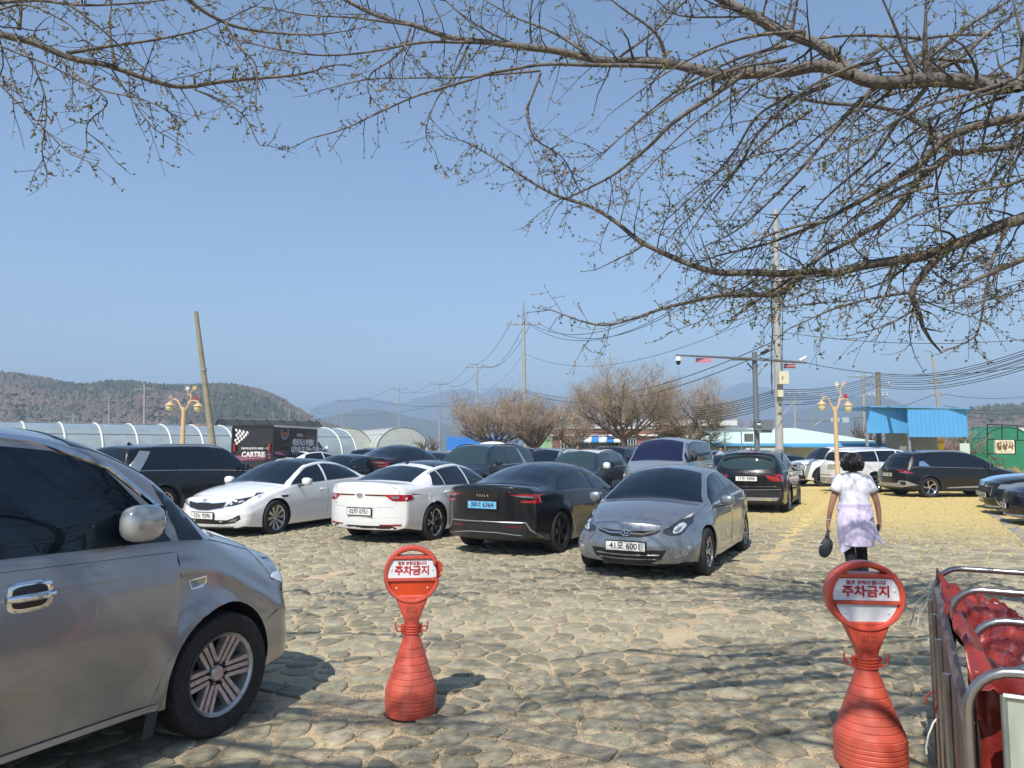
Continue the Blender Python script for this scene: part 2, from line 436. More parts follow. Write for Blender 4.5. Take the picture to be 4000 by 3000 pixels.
def plate(root, body, where, z, txt, w=.52, h=.11, m=None, tilt=0, off=.02):
    m = m or plate_w; sg = 1 if where == 'f' else -1
    p = body.pt(where, 0, z); q = body.pt(where, w * .45, z); q2 = body.pt(where, 0, z + h * .5); q3 = body.pt(where, 0, z - h * .5)
    x = (max(p.x, q2.x, q3.x) if sg > 0 else min(p.x, q2.x, q3.x)) + sg * off
    b = MB(); R = Matrix.Rotation(sg * -tilt, 3, 'Y')
    b.box((x - sg * .012, 0, z), (.016, w + .03, h + .03), 1, R); b.box((x, 0, z), (.008, w, h), 0, R)
    for sy in (-1, 1): b.lathe([(.008, 0), (.006, .006), (.001, .007)], 8, 1, Matrix.Translation((x, sy * w * .44, z)) @ Matrix.Rotation(sg * pi / 2, 4, 'Y'))
    o = b.build('licence_plate', [m, blackp], root)
    M = Matrix.Translation((x + sg * .006, 0, z)) @ (R.to_4x4()) @ (Matrix(((0, 0, sg, 0), (sg, 0, 0, 0), (0, 1, 0, 0), (0, 0, 0, 1))))
    text('plate_number', txt, h * .93, ink, o, M, bold=.0018, sx=.98 if w > .45 else .8)
    return o
def boxy(me, c, d, p=3.2, R=None, n=14, m=0):
    """superellipsoid blob added to an MB (mirror shells, lamps)"""
    vs = []; fs = []
    def sp_(v): return math.copysign(abs(v) ** (2 / p), v)
    for i in range(n // 2 + 1):
        th = -pi / 2 + pi * i / (n // 2)
        for j in range(n):
            ph = 2 * pi * j / n
            v = Vector((sp_(math.cos(th)) * sp_(math.cos(ph)) * d[0] / 2, sp_(math.cos(th)) * sp_(math.sin(ph)) * d[1] / 2, sp_(math.sin(th)) * d[2] / 2))
            vs.append((R @ v if R is not None else v) + Vector(c))
    for i in range(n // 2):
        for j in range(n):
            j2 = (j + 1) % n; fs.append((i * n + j, i * n + j2, (i + 1) * n + j2, (i + 1) * n + j))
    me.add(vs, fs, m)
BODIES = {}
def shell(sp):
    key = id(sp)
    if key in BODIES: return BODIES[key]
    b = Body(sp); ax = sp['wb'] / 2; R = sp['rt']; Ra = sp.get('ra', R * 1.10)
    me = mesh('body', b.vs, b.fs, [blackp, liner])
    bb = bmesh.new(); bb.from_mesh(me); bmesh.ops.remove_doubles(bb, verts=bb.verts, dist=1e-5); bmesh.ops.recalc_face_normals(bb, faces=bb.faces); bb.to_mesh(me); bb.free()
    o = bpy.data.objects.new('tmp_body', me); C.objects.link(o)
    k = MB(); Mx = Matrix.Rotation(-pi / 2, 4, 'X')
    for cx in (ax, -ax):
        for sy in (-1, 1):
            M = Matrix.Translation((cx, sy * (b.Wd + .1), R + .01)) @ (Mx if sy < 0 else Matrix.Rotation(pi / 2, 4, 'X'))
            k.lathe([(Ra, 0), (Ra, .42)], 40, 1, M)
    co = k.build('tmp_cut', [blackp, liner], fix=True)
    md = o.modifiers.new('b', 'BOOLEAN'); md.operation = 'DIFFERENCE'; md.solver = 'EXACT'; md.object = co
    bpy.context.view_layer.update()
    m2 = bpy.data.meshes.new_from_object(o.evaluated_get(bpy.context.evaluated_depsgraph_get()))
    bpy.data.objects.remove(o); bpy.data.objects.remove(co)
    for p in m2.polygons:
        if p.material_index == 0 and p.normal.z < -.6 and p.center.z < .6: p.material_index = 1
    m2.polygons.foreach_set('use_smooth', [True] * len(m2.polygons)); m2.set_sharp_from_angle(angle=math.radians(38))
    BODIES[key] = (b, m2); return BODIES[key]

def window_poly(b, xb1, xt1, xb2, xt2, lo=.025, hi=.035):
    """side-window outline between two pillar lines; belt below and roof edge above"""
    zt = lambda x: b.top(x) - b.crown(x) - hi
    zb = lambda x: b.belt(x) + lo
    P = []
    k = max(2, int(abs(xb2 - xb1) / .08))
    for i in range(k + 1): x = xb1 + (xb2 - xb1) * i / k; P.append(('s', x, zb(x)))
    k = max(2, int(abs(xt2 - xt1) / .08))
    for i in range(k + 1):
        x = xt2 + (xt1 - xt2) * i / k
        if zt(x) > zb(x) + .01: P.append(('s', x, zt(x)))
    return P

def make_car(sp, name, label, cat, loc, head, sc=1.0, group=None, lod=0):
    root = empty(name, (loc[0], loc[1], loc[2] if len(loc) > 2 else 0), head, label, cat, group); root.scale = (sc, sc, sc)
    b, m0 = shell(sp); pm = sp['paint']; me = m0.copy(); me.materials[0] = pm; link('body', me, root)
    gl = sp.get('glass', glass); xc, xh = sp['cowl'], sp['head']
    def both(nm, out, d, m, par=None, mir=True, **k):
        me = patch_mesh(b, out, d, m, **k); o = link(nm, me, par or root); os_ = [o]
        if mir: os_.append(link(nm, mirrored(me), par or root))
        return os_
    # windscreen
    P = []; ins = sp.get('wsin', .05)
    for i in range(13):
        t = -1 + i / 6; y = t * (b.wr(xc) - ins * .5); P.append(('t', xc + .02 - sp.get('wsbow', .12) * t * t, y))
    for i in range(1, 8):
        x = xc - sp.get('wsbow', .12) + (xh - xc + sp.get('wsbow', .12)) * i / 7; P.append(('t', x, b.wr(x) - ins))
    for i in range(1, 8):
        t = 1 - 2 * i / 8; P.append(('t', xh + .03 * (1 - t * t), t * (b.wr(xh) - ins)))
    for i in range(7, 0, -1):
        x = xc - sp.get('wsbow', .12) + (xh - xc + sp.get('wsbow', .12)) * i / 7; P.append(('t', x, -b.wr(x) + ins))
    link('windscreen', patch_mesh(b, P, (.5, 0, .86), sp.get('wsglass', gl), eps=.006, step=.06), root)
    if 'roofglass' in sp:
        x0, x1 = sp['roofglass']; P = []
        for i in range(9): x = x0 + (x1 - x0) * i / 8; P.append(('t', x, -(b.wr(x) - .035)))
        for i in range(8, -1, -1): x = x0 + (x1 - x0) * i / 8; P.append(('t', x, b.wr(x) - .035))
        link('roof_panel', patch_mesh(b, P, 't', sp.get('roofmat', glass), eps=.003, step=.09), root)
    # rear glass
    rg = sp['rearglass']
    if rg[0] == 't':
        x0, x1 = rg[1], rg[2]; bow = rg[3] if len(rg) > 3 else .1; P = []
        for i in range(11): t = -1 + i / 5; P.append(('t', x0 - bow * .3 * (1 - t * t), t * (b.wr(x0) - .05)))
        for i in range(1, 7): x = x0 + (x1 + bow - x0) * i / 7; P.append(('t', x, b.wr(x) - .045))
        for i in range(11): t = 1 - i / 5; P.append(('t', x1 + bow * t * t, t * (b.wr(x1) - .05)))
        for i in range(6, 0, -1): x = x0 + (x1 + bow - x0) * i / 7; P.append(('t', x, -b.wr(x) + .045))
        link('rear_window', patch_mesh(b, P, (-.4, 0, .9), gl, eps=.006, step=.06), root)
    else:
        link('rear_window', patch_mesh(b, [('b', y, z) for y, z in rg[1]] + [('b', -y, z) for y, z in rg[1][::-1]], (-1, 0, .35), sp.get('rgglass', gl), eps=.006, step=.06, rnd=1), root)
    for wq in sp['windows']:
        both('side_window', window_poly(b, *wq), 's', gl, eps=.007, step=.05)
    if sp.get('trim') and lod < 2:
        xa, xb_ = sp['trim'][:2]; tm = sp['trim'][2] if len(sp['trim']) > 2 else chrome
        k = 14; low = [('s', xa + (xb_ - xa) * i / k, b.belt(xa + (xb_ - xa) * i / k) + .012) for i in range(k + 1)]
        q = MB(); L_ = surf_line(b, low, 's', .004)
        if sp.get('trimtop'):
            xt0, xt1 = sp['trimtop']; up = [('s', xt0 + (xt1 - xt0) * i / k, b.top(xt0 + (xt1 - xt0) * i / k) - b.crown(xt0 + (xt1 - xt0) * i / k) - .022) for i in range(k + 1)]
            U = surf_line(b, up, 's', .004); L_ = U[::-1] + L_ if (U[0] - L_[0]).length < (U[-1] - L_[0]).length else U + L_
        q.tube(L_, .008, 6); q.build('window_trim', [tm], root, smooth=True); q = MB(); q.tube([Vector((v.x, -v.y, v.z)) for v in L_], .008, 6); q.build('window_trim', [tm], root, smooth=True)
    # extra surface parts
    made = {}
    for ft in sp.get('parts', []):
        nm, m, d, out = ft[:4]; op = dict(ft[4]) if len(ft) > 4 else {}
        if op.pop('lod', 9) < lod: continue
        mir = op.pop('mir', True); par = op.pop('par', None); lab = op.pop('label', None)
        pr = made.get(par, [root, root])
        if len(pr) == 1: pr = pr * 2
        me = patch_mesh(b, out, d, m, **{'step': .05, **op}); o = link(nm, me, pr[0]); os_ = [o]
        if mir: os_.append(link(nm, mirrored(me), pr[1]))
        made[ft[5] if len(ft) > 5 else nm] = os_
    if lod < 2:
        for nm, pts, d, wd, m, mir in sp.get('lines', []):
            L_ = surf_line(b, pts, d, .0015)
            for sy in ((1, -1) if mir else (1,)): q = MB(); q.tube([Vector((v.x, v.y * sy, v.z)) for v in L_], wd, 5); q.build(nm, [m], root, smooth=True)
    # doors: panels a hair proud of the shell, with dark gaps round them
    if lod < 2:
        for D_ in sp.get('doors', []):
            out = D_; both('door', out, 's', pm, eps=.0025, step=.09, skirt=.004)
            q = MB(); L_ = surf_line(b, out + [out[0]], 's', .0012); q.tube(L_, .0035, 4); q.build('door_gap', [seamm], root); q = MB(); q.tube([Vector((v.x, -v.y, v.z)) for v in L_], .0035, 4); q.build('door_gap', [seamm], root)
    for (hx, hz) in sp.get('handles', []):
        for sy in (1, -1):
            p = b.pt('s', hx, hz); q = MB(); y = p.y
            q.tube([(hx - .10, y - .005, hz), (hx - .08, y + .03, hz + .003), (hx + .06, y + .03, hz + .006), (hx + .085, y - .005, hz + .004)], [.012, .014, .014, .012], 8)
            boxy(q, (hx, y - .006, hz), (.15, .02, .055), m=1)
            q.v = [Vector((v.x, v.y * sy, v.z)) for v in q.v]
            if sy < 0: q.f = [f[::-1] for f in q.f]
            q.build('door_handle', [sp.get('handlemat', pm), blackp if sp.get('handlemat') else pm], root, smooth=True)
    # mirrors
    mx, mz = sp['mirror']; ms = sp.get('msize', (.13, .21, .15))
    p = b.pt('s', mx, mz - .07)
    for sy in (1, -1):
        q = MB(); yc = p.y + ms[1] * .5 + .05
        R = Matrix.Rotation(-.15, 3, 'Z')
        boxy(q, (mx - .02, yc, mz), ms, 2.8, R, 18, 0)
        q.tube([(mx + .05, p.y - .02, mz - .09), (mx + .02, p.y + .05, mz - ms[2] * .45), (mx, yc, mz - ms[2] * .35)], [.03, .022, .02], 8, 1)
        g = MB()
        if sp.get('folded'): g.box((mx + .06, yc - ms[1] * .52, mz), (ms[0] * .8, .03, ms[2] * .8), 0)
        else: g.box((mx - .02 - ms[0] * .47, yc, mz), (.012, ms[1] * .82, ms[2] * .78), 0)
        for u in (q, g):
            u.v = [Vector((v.x, v.y * sy, v.z)) for v in u.v]
            if sy < 0: u.f = [f[::-1] for f in u.f]
        o = q.build('wing_mirror', [sp.get('mirmat', pm), blackp], root, smooth=True); g.build('mirror_glass', [blackp if sp.get('folded') else chrome], o)
    # wheels
    R, ax, tr, wd = sp['rt'], sp['wb'] / 2, sp['W'] / 2 - .015, sp.get('tw', .215)
    tm, rm = wheel_meshes(R, sp['rim'], wd, sp['style'], sp.get('rimmat', alloy))
    steer = sp.get('steer', 0)
    for cx in (ax, -ax):
        for sy in (1, -1):
            a = (0 if sy > 0 else pi) + (steer if cx > 0 else 0)
            o = link('wheel', tm, root, (cx, sy * (tr - wd / 2), R), (0, 0, 0)); o.rotation_euler = (0, random.Random(cx + sy).random() * .0 if sp.get('fixw') else (cx * 3 + sy) , a) if False else (0, 0, a)
            r_ = link('rim', rm, o)
            r_.rotation_euler = (0, (cx * 2.3 + sy * .7) % 1.2, 0)
    # roof rails
    if sp.get('rails'):
        x0, x1, rmt = sp['rails']; q = MB()
        for sy in (1, -1):
            pts = []
            for i in range(11):
                x = x0 + (x1 - x0) * i / 10; e = min(1, min(i, 10 - i) / 1.5)
                pts.append((x, sy * (b.wr(x) - .03), b.top(x) - b.crown(x) * .9 + .045 * e))
            q = MB(); q.tube(pts, [.012] + [.017] * 9 + [.012], 8)
            q.build('roof_rail', [rmt], root, smooth=True)
    if sp.get('wipers', True) and lod < 1:
        for (y0, y1) in ((.48, -.12), (-.10, -.60)):
            q = MB(); L_ = surf_line(b, [b.pt('t', xc - .00 - .12 * abs(y0) - .02, y0), b.pt('t', xc - .16, (y0 + y1) / 2), b.pt('t', xc - .13 - .12 * abs(y1), y1)], (.4, 0, .9), .02)
            q.tube(L_, .009, 5); q.build('wiper', [blackp], root)
    if sp.get('fin'):
        x, m = sp['fin']; z = b.top(x); q = MB(); q.add([(x + .09, 0, z - .01), (x - .06, .03, z - .01), (x - .06, -.03, z - .01), (x - .05, 0, z + .06), (x - .02, 0, z + .055)], [(0, 1, 4), (1, 3, 4), (0, 4, 2), (2, 4, 3), (1, 2, 3), (0, 2, 1)]); q.build('antenna_fin', [m], root)
    for pl in sp.get('plates', []): plate(root, b, *pl[:3], **(pl[3] if len(pl) > 3 else {}))
    if sp.get('extra') and lod < 2: sp['extra'](root, b)
    return root

def lay(root, b, d, p0, shape, th, mats, name):
    """small hard part (badge, bar) set on the body: shape(MB, M) draws in local xy with z outwards"""
    D = Vector(DIRS[d] if isinstance(d, str) else d); p = b.pt(*p0) if not isinstance(p0, Vector) else p0
    M = Matrix.Translation(p + D.normalized() * .004) @ rot_to(D, (0, 0, 1) if abs(D.z) < .8 else (1, 0, 0)).to_4x4()
    q = MB(); shape(q, M); return q.build(name, mats, root, smooth=True)
def oval(q, M, a, c, r=.006, n=24, m=0, tilt=0):
    q.tube([M @ Vector((a * math.cos(2 * pi * i / n), c * math.sin(2 * pi * i / n), .006)) for i in range(n + 1)], r, 6, m, cap=False)
def badge_h(q, M, s=1.0):
    oval(q, M, .058 * s, .03 * s, .006 * s)
    for x in (-.02, .02): q.tube([M @ Vector((x * s - .008 * s, -.022 * s, .006)), M @ Vector((x * s + .008 * s, .022 * s, .006))], .005 * s, 6)
    q.tube([M @ Vector((-.02 * s, -.004 * s, .006)), M @ Vector((.02 * s, .004 * s, .006))], .005 * s, 6)
def badge_txt(root, b, d, p0, txt, size, m, name='badge', oval_=None, **k):
    D = Vector(DIRS[d] if isinstance(d, str) else d); p = b.pt(*p0)
    M = Matrix.Translation(p + D.normalized() * .006) @ rot_to(D, (0, 0, 1)).to_4x4()
    o = text(name, txt, size, m, root, M, **k)
    if oval_: q = MB(); oval(q, M, oval_[0], oval_[1], .004); q.build('badge_ring', [m], o, smooth=True)
    return o

# ------------------------------------------------------------------ shapes
def sedan(**k):
    sp = dict(xf=2.24, xr=-2.31, W=1.775, wb=2.70, rt=.315, rim=.205, tw=.205, style=(10, 'plain'))
    sp.update(k); return sp
avante = sedan(
    paint=paint('silver_grey_paint', (.30, .315, .335), .75, .32), H=1.43, cowl=1.12, head=.22, mirror=(.72, .96), style=(5, 'y'), rimmat=alloy, rim=.20,
    top=[(2.24, .66), (2.12, .78), (1.9, .88), (1.5, .965), (1.12, 1.0), (.9, 1.12), (.55, 1.295), (.22, 1.40), (-.2, 1.435), (-.65, 1.42), (-1.0, 1.37), (-1.4, 1.22), (-1.8, 1.06), (-2.1, 1.03), (-2.31, .98)],
    belt=[(2.24, .52), (1.9, .66), (1.3, .80), (.8, .90), (0, .945), (-.9, .985), (-1.6, 1.0), (-2.31, .93)],
    wr=[(2.24, .55), (1.7, .66), (1.12, .745), (.6, .66), (.22, .585), (-.4, .575), (-1.0, .575), (-1.8, .64), (-2.31, .62)],
    crown=[(2.24, .05), (1.5, .07), (1.12, .09), (.7, .12), (.22, .10), (-.3, .075), (-1.0, .09), (-1.8, .06), (-2.31, .05)],
    wid=[(2.24, .80), (1.9, .855), (1.2, .885), (0, .885), (-1.2, .885), (-1.9, .85), (-2.31, .80)],
    sill=[(2.24, .26), (1.9, .20), (1.2, .19), (-1.3, .20), (-1.9, .23), (-2.31, .33)], zcf=.47, kf=.14, planf=.42, leanf=.22, planr=.3,
    rearglass=('t', -1.02, -1.72), windows=[(-.12, -.14, .93, .82), (-1.28, -1.02, -.2, -.22)], trim=(-1.32, .95), trimtop=(-1.05, -.9),
    doors=[[('s', -.17, .93), ('s', .98, .87), ('s', 1.0, .5), ('s', .92, .27), ('s', -.12, .27), ('s', -.17, .5)], [('s', -.2, .93), ('s', -1.05, .97), ('s', -1.0, .72), ('s', -.92, .52), ('s', -.78, .3), ('s', -.16, .27), ('s', -.21, .5)]],
    handles=[(-.02, .83), (-1.02, .88)], handlemat=chrome, msize=(.14, .20, .15), planf2=0,
    plates=[('f', .44, '41모 6001', dict(h=.11))],
    parts=[
        ('headlight', lens_d, (1, .8, .5), [('f', .45, .61), ('f', .55, .575), ('f', .65, .59), ('s', 1.9, .635), ('s', 1.8, .675), ('s', 1.65, .725), ('s', 1.48, .83), ('s', 1.65, .80), ('s', 1.8, .765), ('s', 1.92, .725), ('f', .52, .685), ('f', .46, .66)], dict(eps=.008)),
        ('lamp_ring', lens_w, (1, .8, .5), [('f', .555, .605), ('f', .63, .605), ('s', 1.9, .655), ('s', 1.78, .70), ('s', 1.80, .735), ('s', 1.90, .71), ('f', .57, .672)], dict(rnd=1, eps=.012, par='headlight', step=.025)),
        ('lamp_inner', lens_c, (1, .8, .5), [('f', .58, .622), ('f', .63, .628), ('s', 1.9, .672), ('s', 1.85, .70), ('f', .585, .655)], dict(rnd=1, eps=.017, par='headlight', step=.025)),
        ('lamp_bezel', lens_y, (1, .8, .5), [('s', 1.76, .768), ('s', 1.60, .79), ('s', 1.48, .83), ('s', 1.62, .808)], dict(eps=.012, par='headlight', step=.025)),
        ('lower_grille', blackp, 'f', [('f', -.50, .40), ('f', .50, .40), ('f', .44, .29), ('f', .30, .225), ('f', -.30, .225), ('f', -.44, .29)], dict(mir=False, eps=.008)),
        ('upper_grille', blackp, 'f', [('f', -.44, .655), ('f', -.2, .635), ('f', 0, .63), ('f', .2, .635), ('f', .44, .655), ('f', .38, .60), ('f', .2, .555), ('f', -.2, .555), ('f', -.38, .60)], dict(mir=False, eps=.004)),
        ('fog_lamp', chrome, (1, .6, 0), [('f', .56, .30), ('f', .72, .335), ('f', .765, .455), ('f', .71, .43), ('f', .66, .35)], dict(eps=.009, step=.03)),
        ('fog_glass', lens_c, (1, .6, 0), [('f', .665, .335), ('f', .715, .35), ('f', .75, .43), ('f', .715, .42)], dict(eps=.015, par='fog_lamp', step=.03)),
        ('taillight', lens_r, (-.6, 1, 0), [('s', -1.78, .90), ('s', -2.05, .86), ('b', .78, .80), ('b', .6, .84), ('b', .6, .93), ('s', -2.0, .95)], dict(rnd=1)),
    ],
    lines=[('bonnet_gap', [('t', 1.02, .76), ('t', 1.5, .74), ('f', .66, .74), ('f', .46, .66)], (.3, .3, 1), .003, seamm, True),
           ('grille_bar', [('f', -.42, .645), ('f', -.22, .598), ('f', -.07, .60)], 'f', .013, chrome, True),
           ('grille_slat', [('f', -.42, .34), ('f', 0, .33), ('f', .42, .34)], 'f', .012, skid, False), ('grille_slat', [('f', -.38, .285), ('f', 0, .28), ('f', .38, .285)], 'f', .012, skid, False),
           ('bumper_crease', [('f', -.46, .60), ('f', -.57, .47), ('f', -.53, .32), ('f', -.36, .205), ('f', 0, .19), ('f', .36, .205), ('f', .53, .32), ('f', .57, .47), ('f', .46, .60)], 'f', .009, MATS['silver_grey_paint'], False)],
    extra=lambda r, b: lay(r, b, (1, 0, .2), ('f', 0, .60), lambda q, M: badge_h(q, M, 1.15), .01, [chrome], 'badge'))
avante['fixw'] = 1
white = paint('white_paint', (.74, .74, .72), 0, .3); black = paint('black_paint', (.006, .0065, .008), 0, .3); navy = paint('navy_paint', (.022, .032, .055), .3, .3)
silver = paint('beige_silver_paint', (.335, .335, .345), .75, .30); silver2 = paint('blue_silver_paint', (.36, .39, .41), .6, .35); skyb = paint('sky_blue_paint', (.25, .48, .72), .1, .3)
bk = lambda nm, y, z0, z1, m=blackp, d='b', **k: (nm, m, d, [(d, -y, z1), (d, y, z1), (d, y, z0), (d, -y, z0)], dict(mir=False, **k))
k5 = sedan(xf=2.37, xr=-2.47, W=1.83, wb=2.795, rt=.335, rim=.24, tw=.22, paint=white, H=1.455, cowl=1.15, head=.2, mirror=(.72, 1.0), style=(10, 'blade'), rimmat=alloy, msize=(.14, .21, .16),
    top=[(2.37, .68), (2.24, .80), (1.95, .89), (1.5, .965), (1.15, 1.01), (.9, 1.12), (.55, 1.30), (.2, 1.42), (-.3, 1.455), (-.75, 1.435), (-1.1, 1.37), (-1.5, 1.22), (-1.85, 1.09), (-2.2, 1.06), (-2.47, 1.0)],
    belt=[(2.37, .58), (1.9, .74), (1.3, .86), (.8, .93), (0, .965), (-.9, 1.0), (-1.6, 1.01), (-2.47, .93)],
    wr=[(2.37, .6), (1.7, .7), (1.15, .77), (.6, .68), (.2, .60), (-.4, .59), (-1.0, .59), (-1.8, .66), (-2.47, .64)],
    crown=[(2.37, .05), (1.5, .07), (1.15, .09), (.7, .12), (.2, .10), (-.3, .075), (-1.0, .09), (-1.8, .05), (-2.47, .05)],
    wid=[(2.37, .84), (1.9, .89), (1.2, .915), (0, .915), (-1.2, .915), (-1.9, .88), (-2.47, .82)],
    sill=[(2.37, .22), (1.9, .18), (1.2, .18), (-1.3, .19), (-1.9, .22), (-2.47, .33)], zcf=.47, kf=.12, planf=.36, leanf=.18, planr=.3,
    roofglass=(-.85, .23), rearglass=('t', -1.05, -1.75), windows=[(-.1, -.12, .95, .85), (-1.35, -1.1, -.17, -.19)], trim=(-1.4, .98), trimtop=(-1.15, .5),
    doors=[[('s', -.14, .95), ('s', 1.02, .90), ('s', 1.03, .5), ('s', .95, .27), ('s', -.1, .27), ('s', -.15, .5)], [('s', -.17, .95), ('s', -1.1, .98), ('s', -1.05, .75), ('s', -.96, .55), ('s', -.82, .3), ('s', -.13, .27), ('s', -.18, .5)]],
    handles=[(.02, .82), (-1.0, .85)], plates=[('f', .42, '13노 9296')],
    parts=[('headlight', lens_d, (1, .75, .2), [('f', .44, .585), ('f', .56, .60), ('f', .70, .64), ('s', 1.85, .76), ('s', 1.60, .82), ('s', 1.72, .83), ('f', .72, .76), ('f', .58, .72)], dict(eps=.006)),
           ('projector', lens_w, (1, .75, .2), [('f', .52, .62), ('f', .56, .62), ('f', .57, .66), ('f', .53, .67)], dict(rnd=2, eps=.012, par='headlight', step=.03)),
           ('projector', lens_w, (1, .75, .2), [('f', .64, .655), ('f', .68, .66), ('f', .69, .70), ('f', .65, .70)], dict(rnd=2, eps=.012, par='headlight', step=.03)),
           ('turn_lamp', lens_w, (1, .9, .2), [('f', .78, .73), ('s', 1.74, .79), ('s', 1.72, .82), ('f', .78, .77)], dict(eps=.012, par='headlight', step=.03)),
           ('grille', chrome, 'f', [('f', y, z) for y, z in ((-.47, .68), (-.2, .655), (-.1, .665), (.1, .665), (.2, .655), (.47, .68), (.43, .56), (.2, .525), (.12, .51), (-.12, .51), (-.2, .525), (-.43, .56))], dict(mir=False, eps=.004)),
           ('grille_mesh', blackp, 'f', [('f', y, z) for y, z in ((-.45, .668), (-.2, .643), (-.1, .653), (.1, .653), (.2, .643), (.45, .668), (.41, .572), (.2, .538), (.12, .523), (-.12, .523), (-.2, .538), (-.41, .572))], dict(mir=False, eps=.010)),
           ('lower_grille', blackp, 'f', [('f', y, z) for y, z in ((-.5, .345), (.5, .345), (.6, .38), (.7, .44), (.72, .36), (.62, .29), (.44, .27), (-.44, .27), (-.62, .29), (-.72, .36), (-.7, .44), (-.6, .38))], dict(mir=False, eps=.004)),
           ('fog_lamp', lens_c, (1, .5, 0), [('f', .52, .31), ('f', .64, .32), ('f', .69, .38), ('f', .58, .355)], dict(eps=.010)),
           ('side_vent', blackp, 's', [('s', 1.08, .755), ('s', 1.30, .76), ('s', 1.27, .72), ('s', 1.1, .715)], dict(mir=True)),
           ('taillight', lens_r, (-.6, 1, 0), [('s', -1.9, .92), ('s', -2.2, .86), ('b', .78, .80), ('b', .6, .84), ('b', .6, .93), ('s', -2.1, .97)], {})],
    lines=[('bonnet_gap', [('t', 1.08, .80), ('t', 1.5, .76), ('t', 1.9, .70), ('f', .50, .74), ('f', 0, .70)], (.5, .2, 1), .003, seamm, True), ('lip', [('f', -.6, .215), ('f', 0, .20), ('f', .6, .215)], 'f', .018, blackp, False)],
    extra=lambda r, b: badge_txt(r, b, (1, 0, .3), ('f', 0, .70), 'KIA', .035, chrome, oval_=(.05, .025), bold=.001))
sm6 = sedan(xf=2.40, xr=-2.45, W=1.87, wb=2.81, rt=.345, rim=.25, tw=.23, paint=white, H=1.46, cowl=1.15, head=.2, mirror=(.75, 1.0), style=(5, 'y'), rimmat=alloy,
    top=[(2.4, .70), (2.27, .82), (1.95, .91), (1.5, .97), (1.15, 1.02), (.9, 1.13), (.55, 1.30), (.2, 1.42), (-.3, 1.46), (-.75, 1.44), (-1.15, 1.37), (-1.6, 1.22), (-1.98, 1.10), (-2.25, 1.09), (-2.40, 1.085), (-2.45, 1.02)],
    belt=[(2.4, .6), (1.9, .76), (1.3, .88), (.8, .94), (0, .97), (-.9, .99), (-1.6, 1.0), (-2.2, .97), (-2.45, .93)],
    wr=[(2.4, .6), (1.7, .7), (1.15, .78), (.6, .69), (.2, .61), (-.4, .60), (-1.0, .60), (-1.8, .67), (-2.2, .72), (-2.45, .72)],
    crown=[(2.4, .05), (1.5, .07), (1.15, .09), (.7, .12), (.2, .10), (-.3, .075), (-1.0, .09), (-1.8, .05), (-2.45, .03)],
    wid=[(2.4, .84), (1.9, .90), (1.2, .935), (0, .935), (-1.2, .935), (-1.9, .905), (-2.45, .86)],
    sill=[(2.4, .22), (1.9, .18), (1.2, .18), (-1.3, .19), (-1.9, .22), (-2.45, .30)], zcf=.47, kf=.12, planf=.36, leanf=.18, planr=.30, kr=.06, zcr=.7,
    roofglass=(-.95, .23), rearglass=('t', -1.15, -1.88), windows=[(-.1, -.12, .95, .85), (-1.0, -.98, -.17, -.19), (-1.42, -1.22, -1.03, -1.01)], trim=(-1.46, .98), trimtop=(-1.25, .6),
    doors=[[('s', -.14, .95), ('s', 1.02, .90), ('s', 1.03, .5), ('s', .95, .27), ('s', -.1, .27), ('s', -.15, .5)], [('s', -.17, .95), ('s', -1.1, .98), ('s', -1.05, .75), ('s', -.96, .55), ('s', -.82, .3), ('s', -.13, .27), ('s', -.18, .5)]],
    handles=[(.02, .84), (-1.0, .88)], plates=[('b', .58, '02러 0751')], fin=(-.98, blackp),
    parts=[('taillight', lens_r, (-1, .7, 0), [('b', .44, .885), ('b', .72, .885), ('b', .88, .87), ('s', -2.05, .90), ('s', -2.0, .80), ('b', .84, .77), ('b', .62, .775), ('b', .52, .85)], dict(eps=.005)),
           ('tail_inner', lens_c, (-1, .3, 0), [('b', .60, .855), ('b', .74, .855), ('b', .72, .815), ('b', .64, .81)], dict(eps=.011, par='taillight')),
           ('tail_strip', lens_rd, 'b', [('b', .10, .885), ('b', .46, .885), ('b', .50, .855), ('b', .12, .862)], {}),
           ('diffuser', blackp, 'b', [('b', -.62, .34), ('b', .62, .34), ('b', .7, .30), ('b', .6, .24), ('b', -.6, .24), ('b', -.7, .30)], dict(mir=False)),
           ('reflector', lens_r, (-1, .4, 0), [('b', .40, .365), ('b', .78, .375), ('b', .76, .345), ('b', .40, .34)], dict(eps=.008)),
           ('fuel_flap', white, 's', [('s', -1.40, .86), ('s', -1.58, .87), ('s', -1.60, .72), ('s', -1.42, .71)], dict(rnd=1, eps=.005))],
    lines=[('boot_gap', [('b', .74, .96), ('b', .72, .80), ('b', .64, .665), ('b', .3, .65), ('b', 0, .65)], (-.8, .3, .6), .003, seamm, True), ('boot_lip', [('t', -2.33, -.68), ('t', -2.39, 0), ('t', -2.33, .68)], (-.5, 0, 1), .014, white, False),
           ('bumper_line', [('b', -.84, .50), ('b', 0, .475), ('b', .84, .50)], 'b', .006, white, False), ('reflector_trim', [('b', .3, .345), ('b', .8, .36), ('s', -2.15, .38)], (-1, .4, 0), .006, white, True)],
    extra=lambda r, b: (lay(r, b, 'b', ('b', 0, .87), lambda q, M: (oval(q, M, .055, .030, .010), oval(q, M, .022, .018, .008)), .01, [chrome], 'badge'), badge_txt(r, b, 'b', ('b', .62, .72), 'SM6', .04, chrome, bold=.001)))
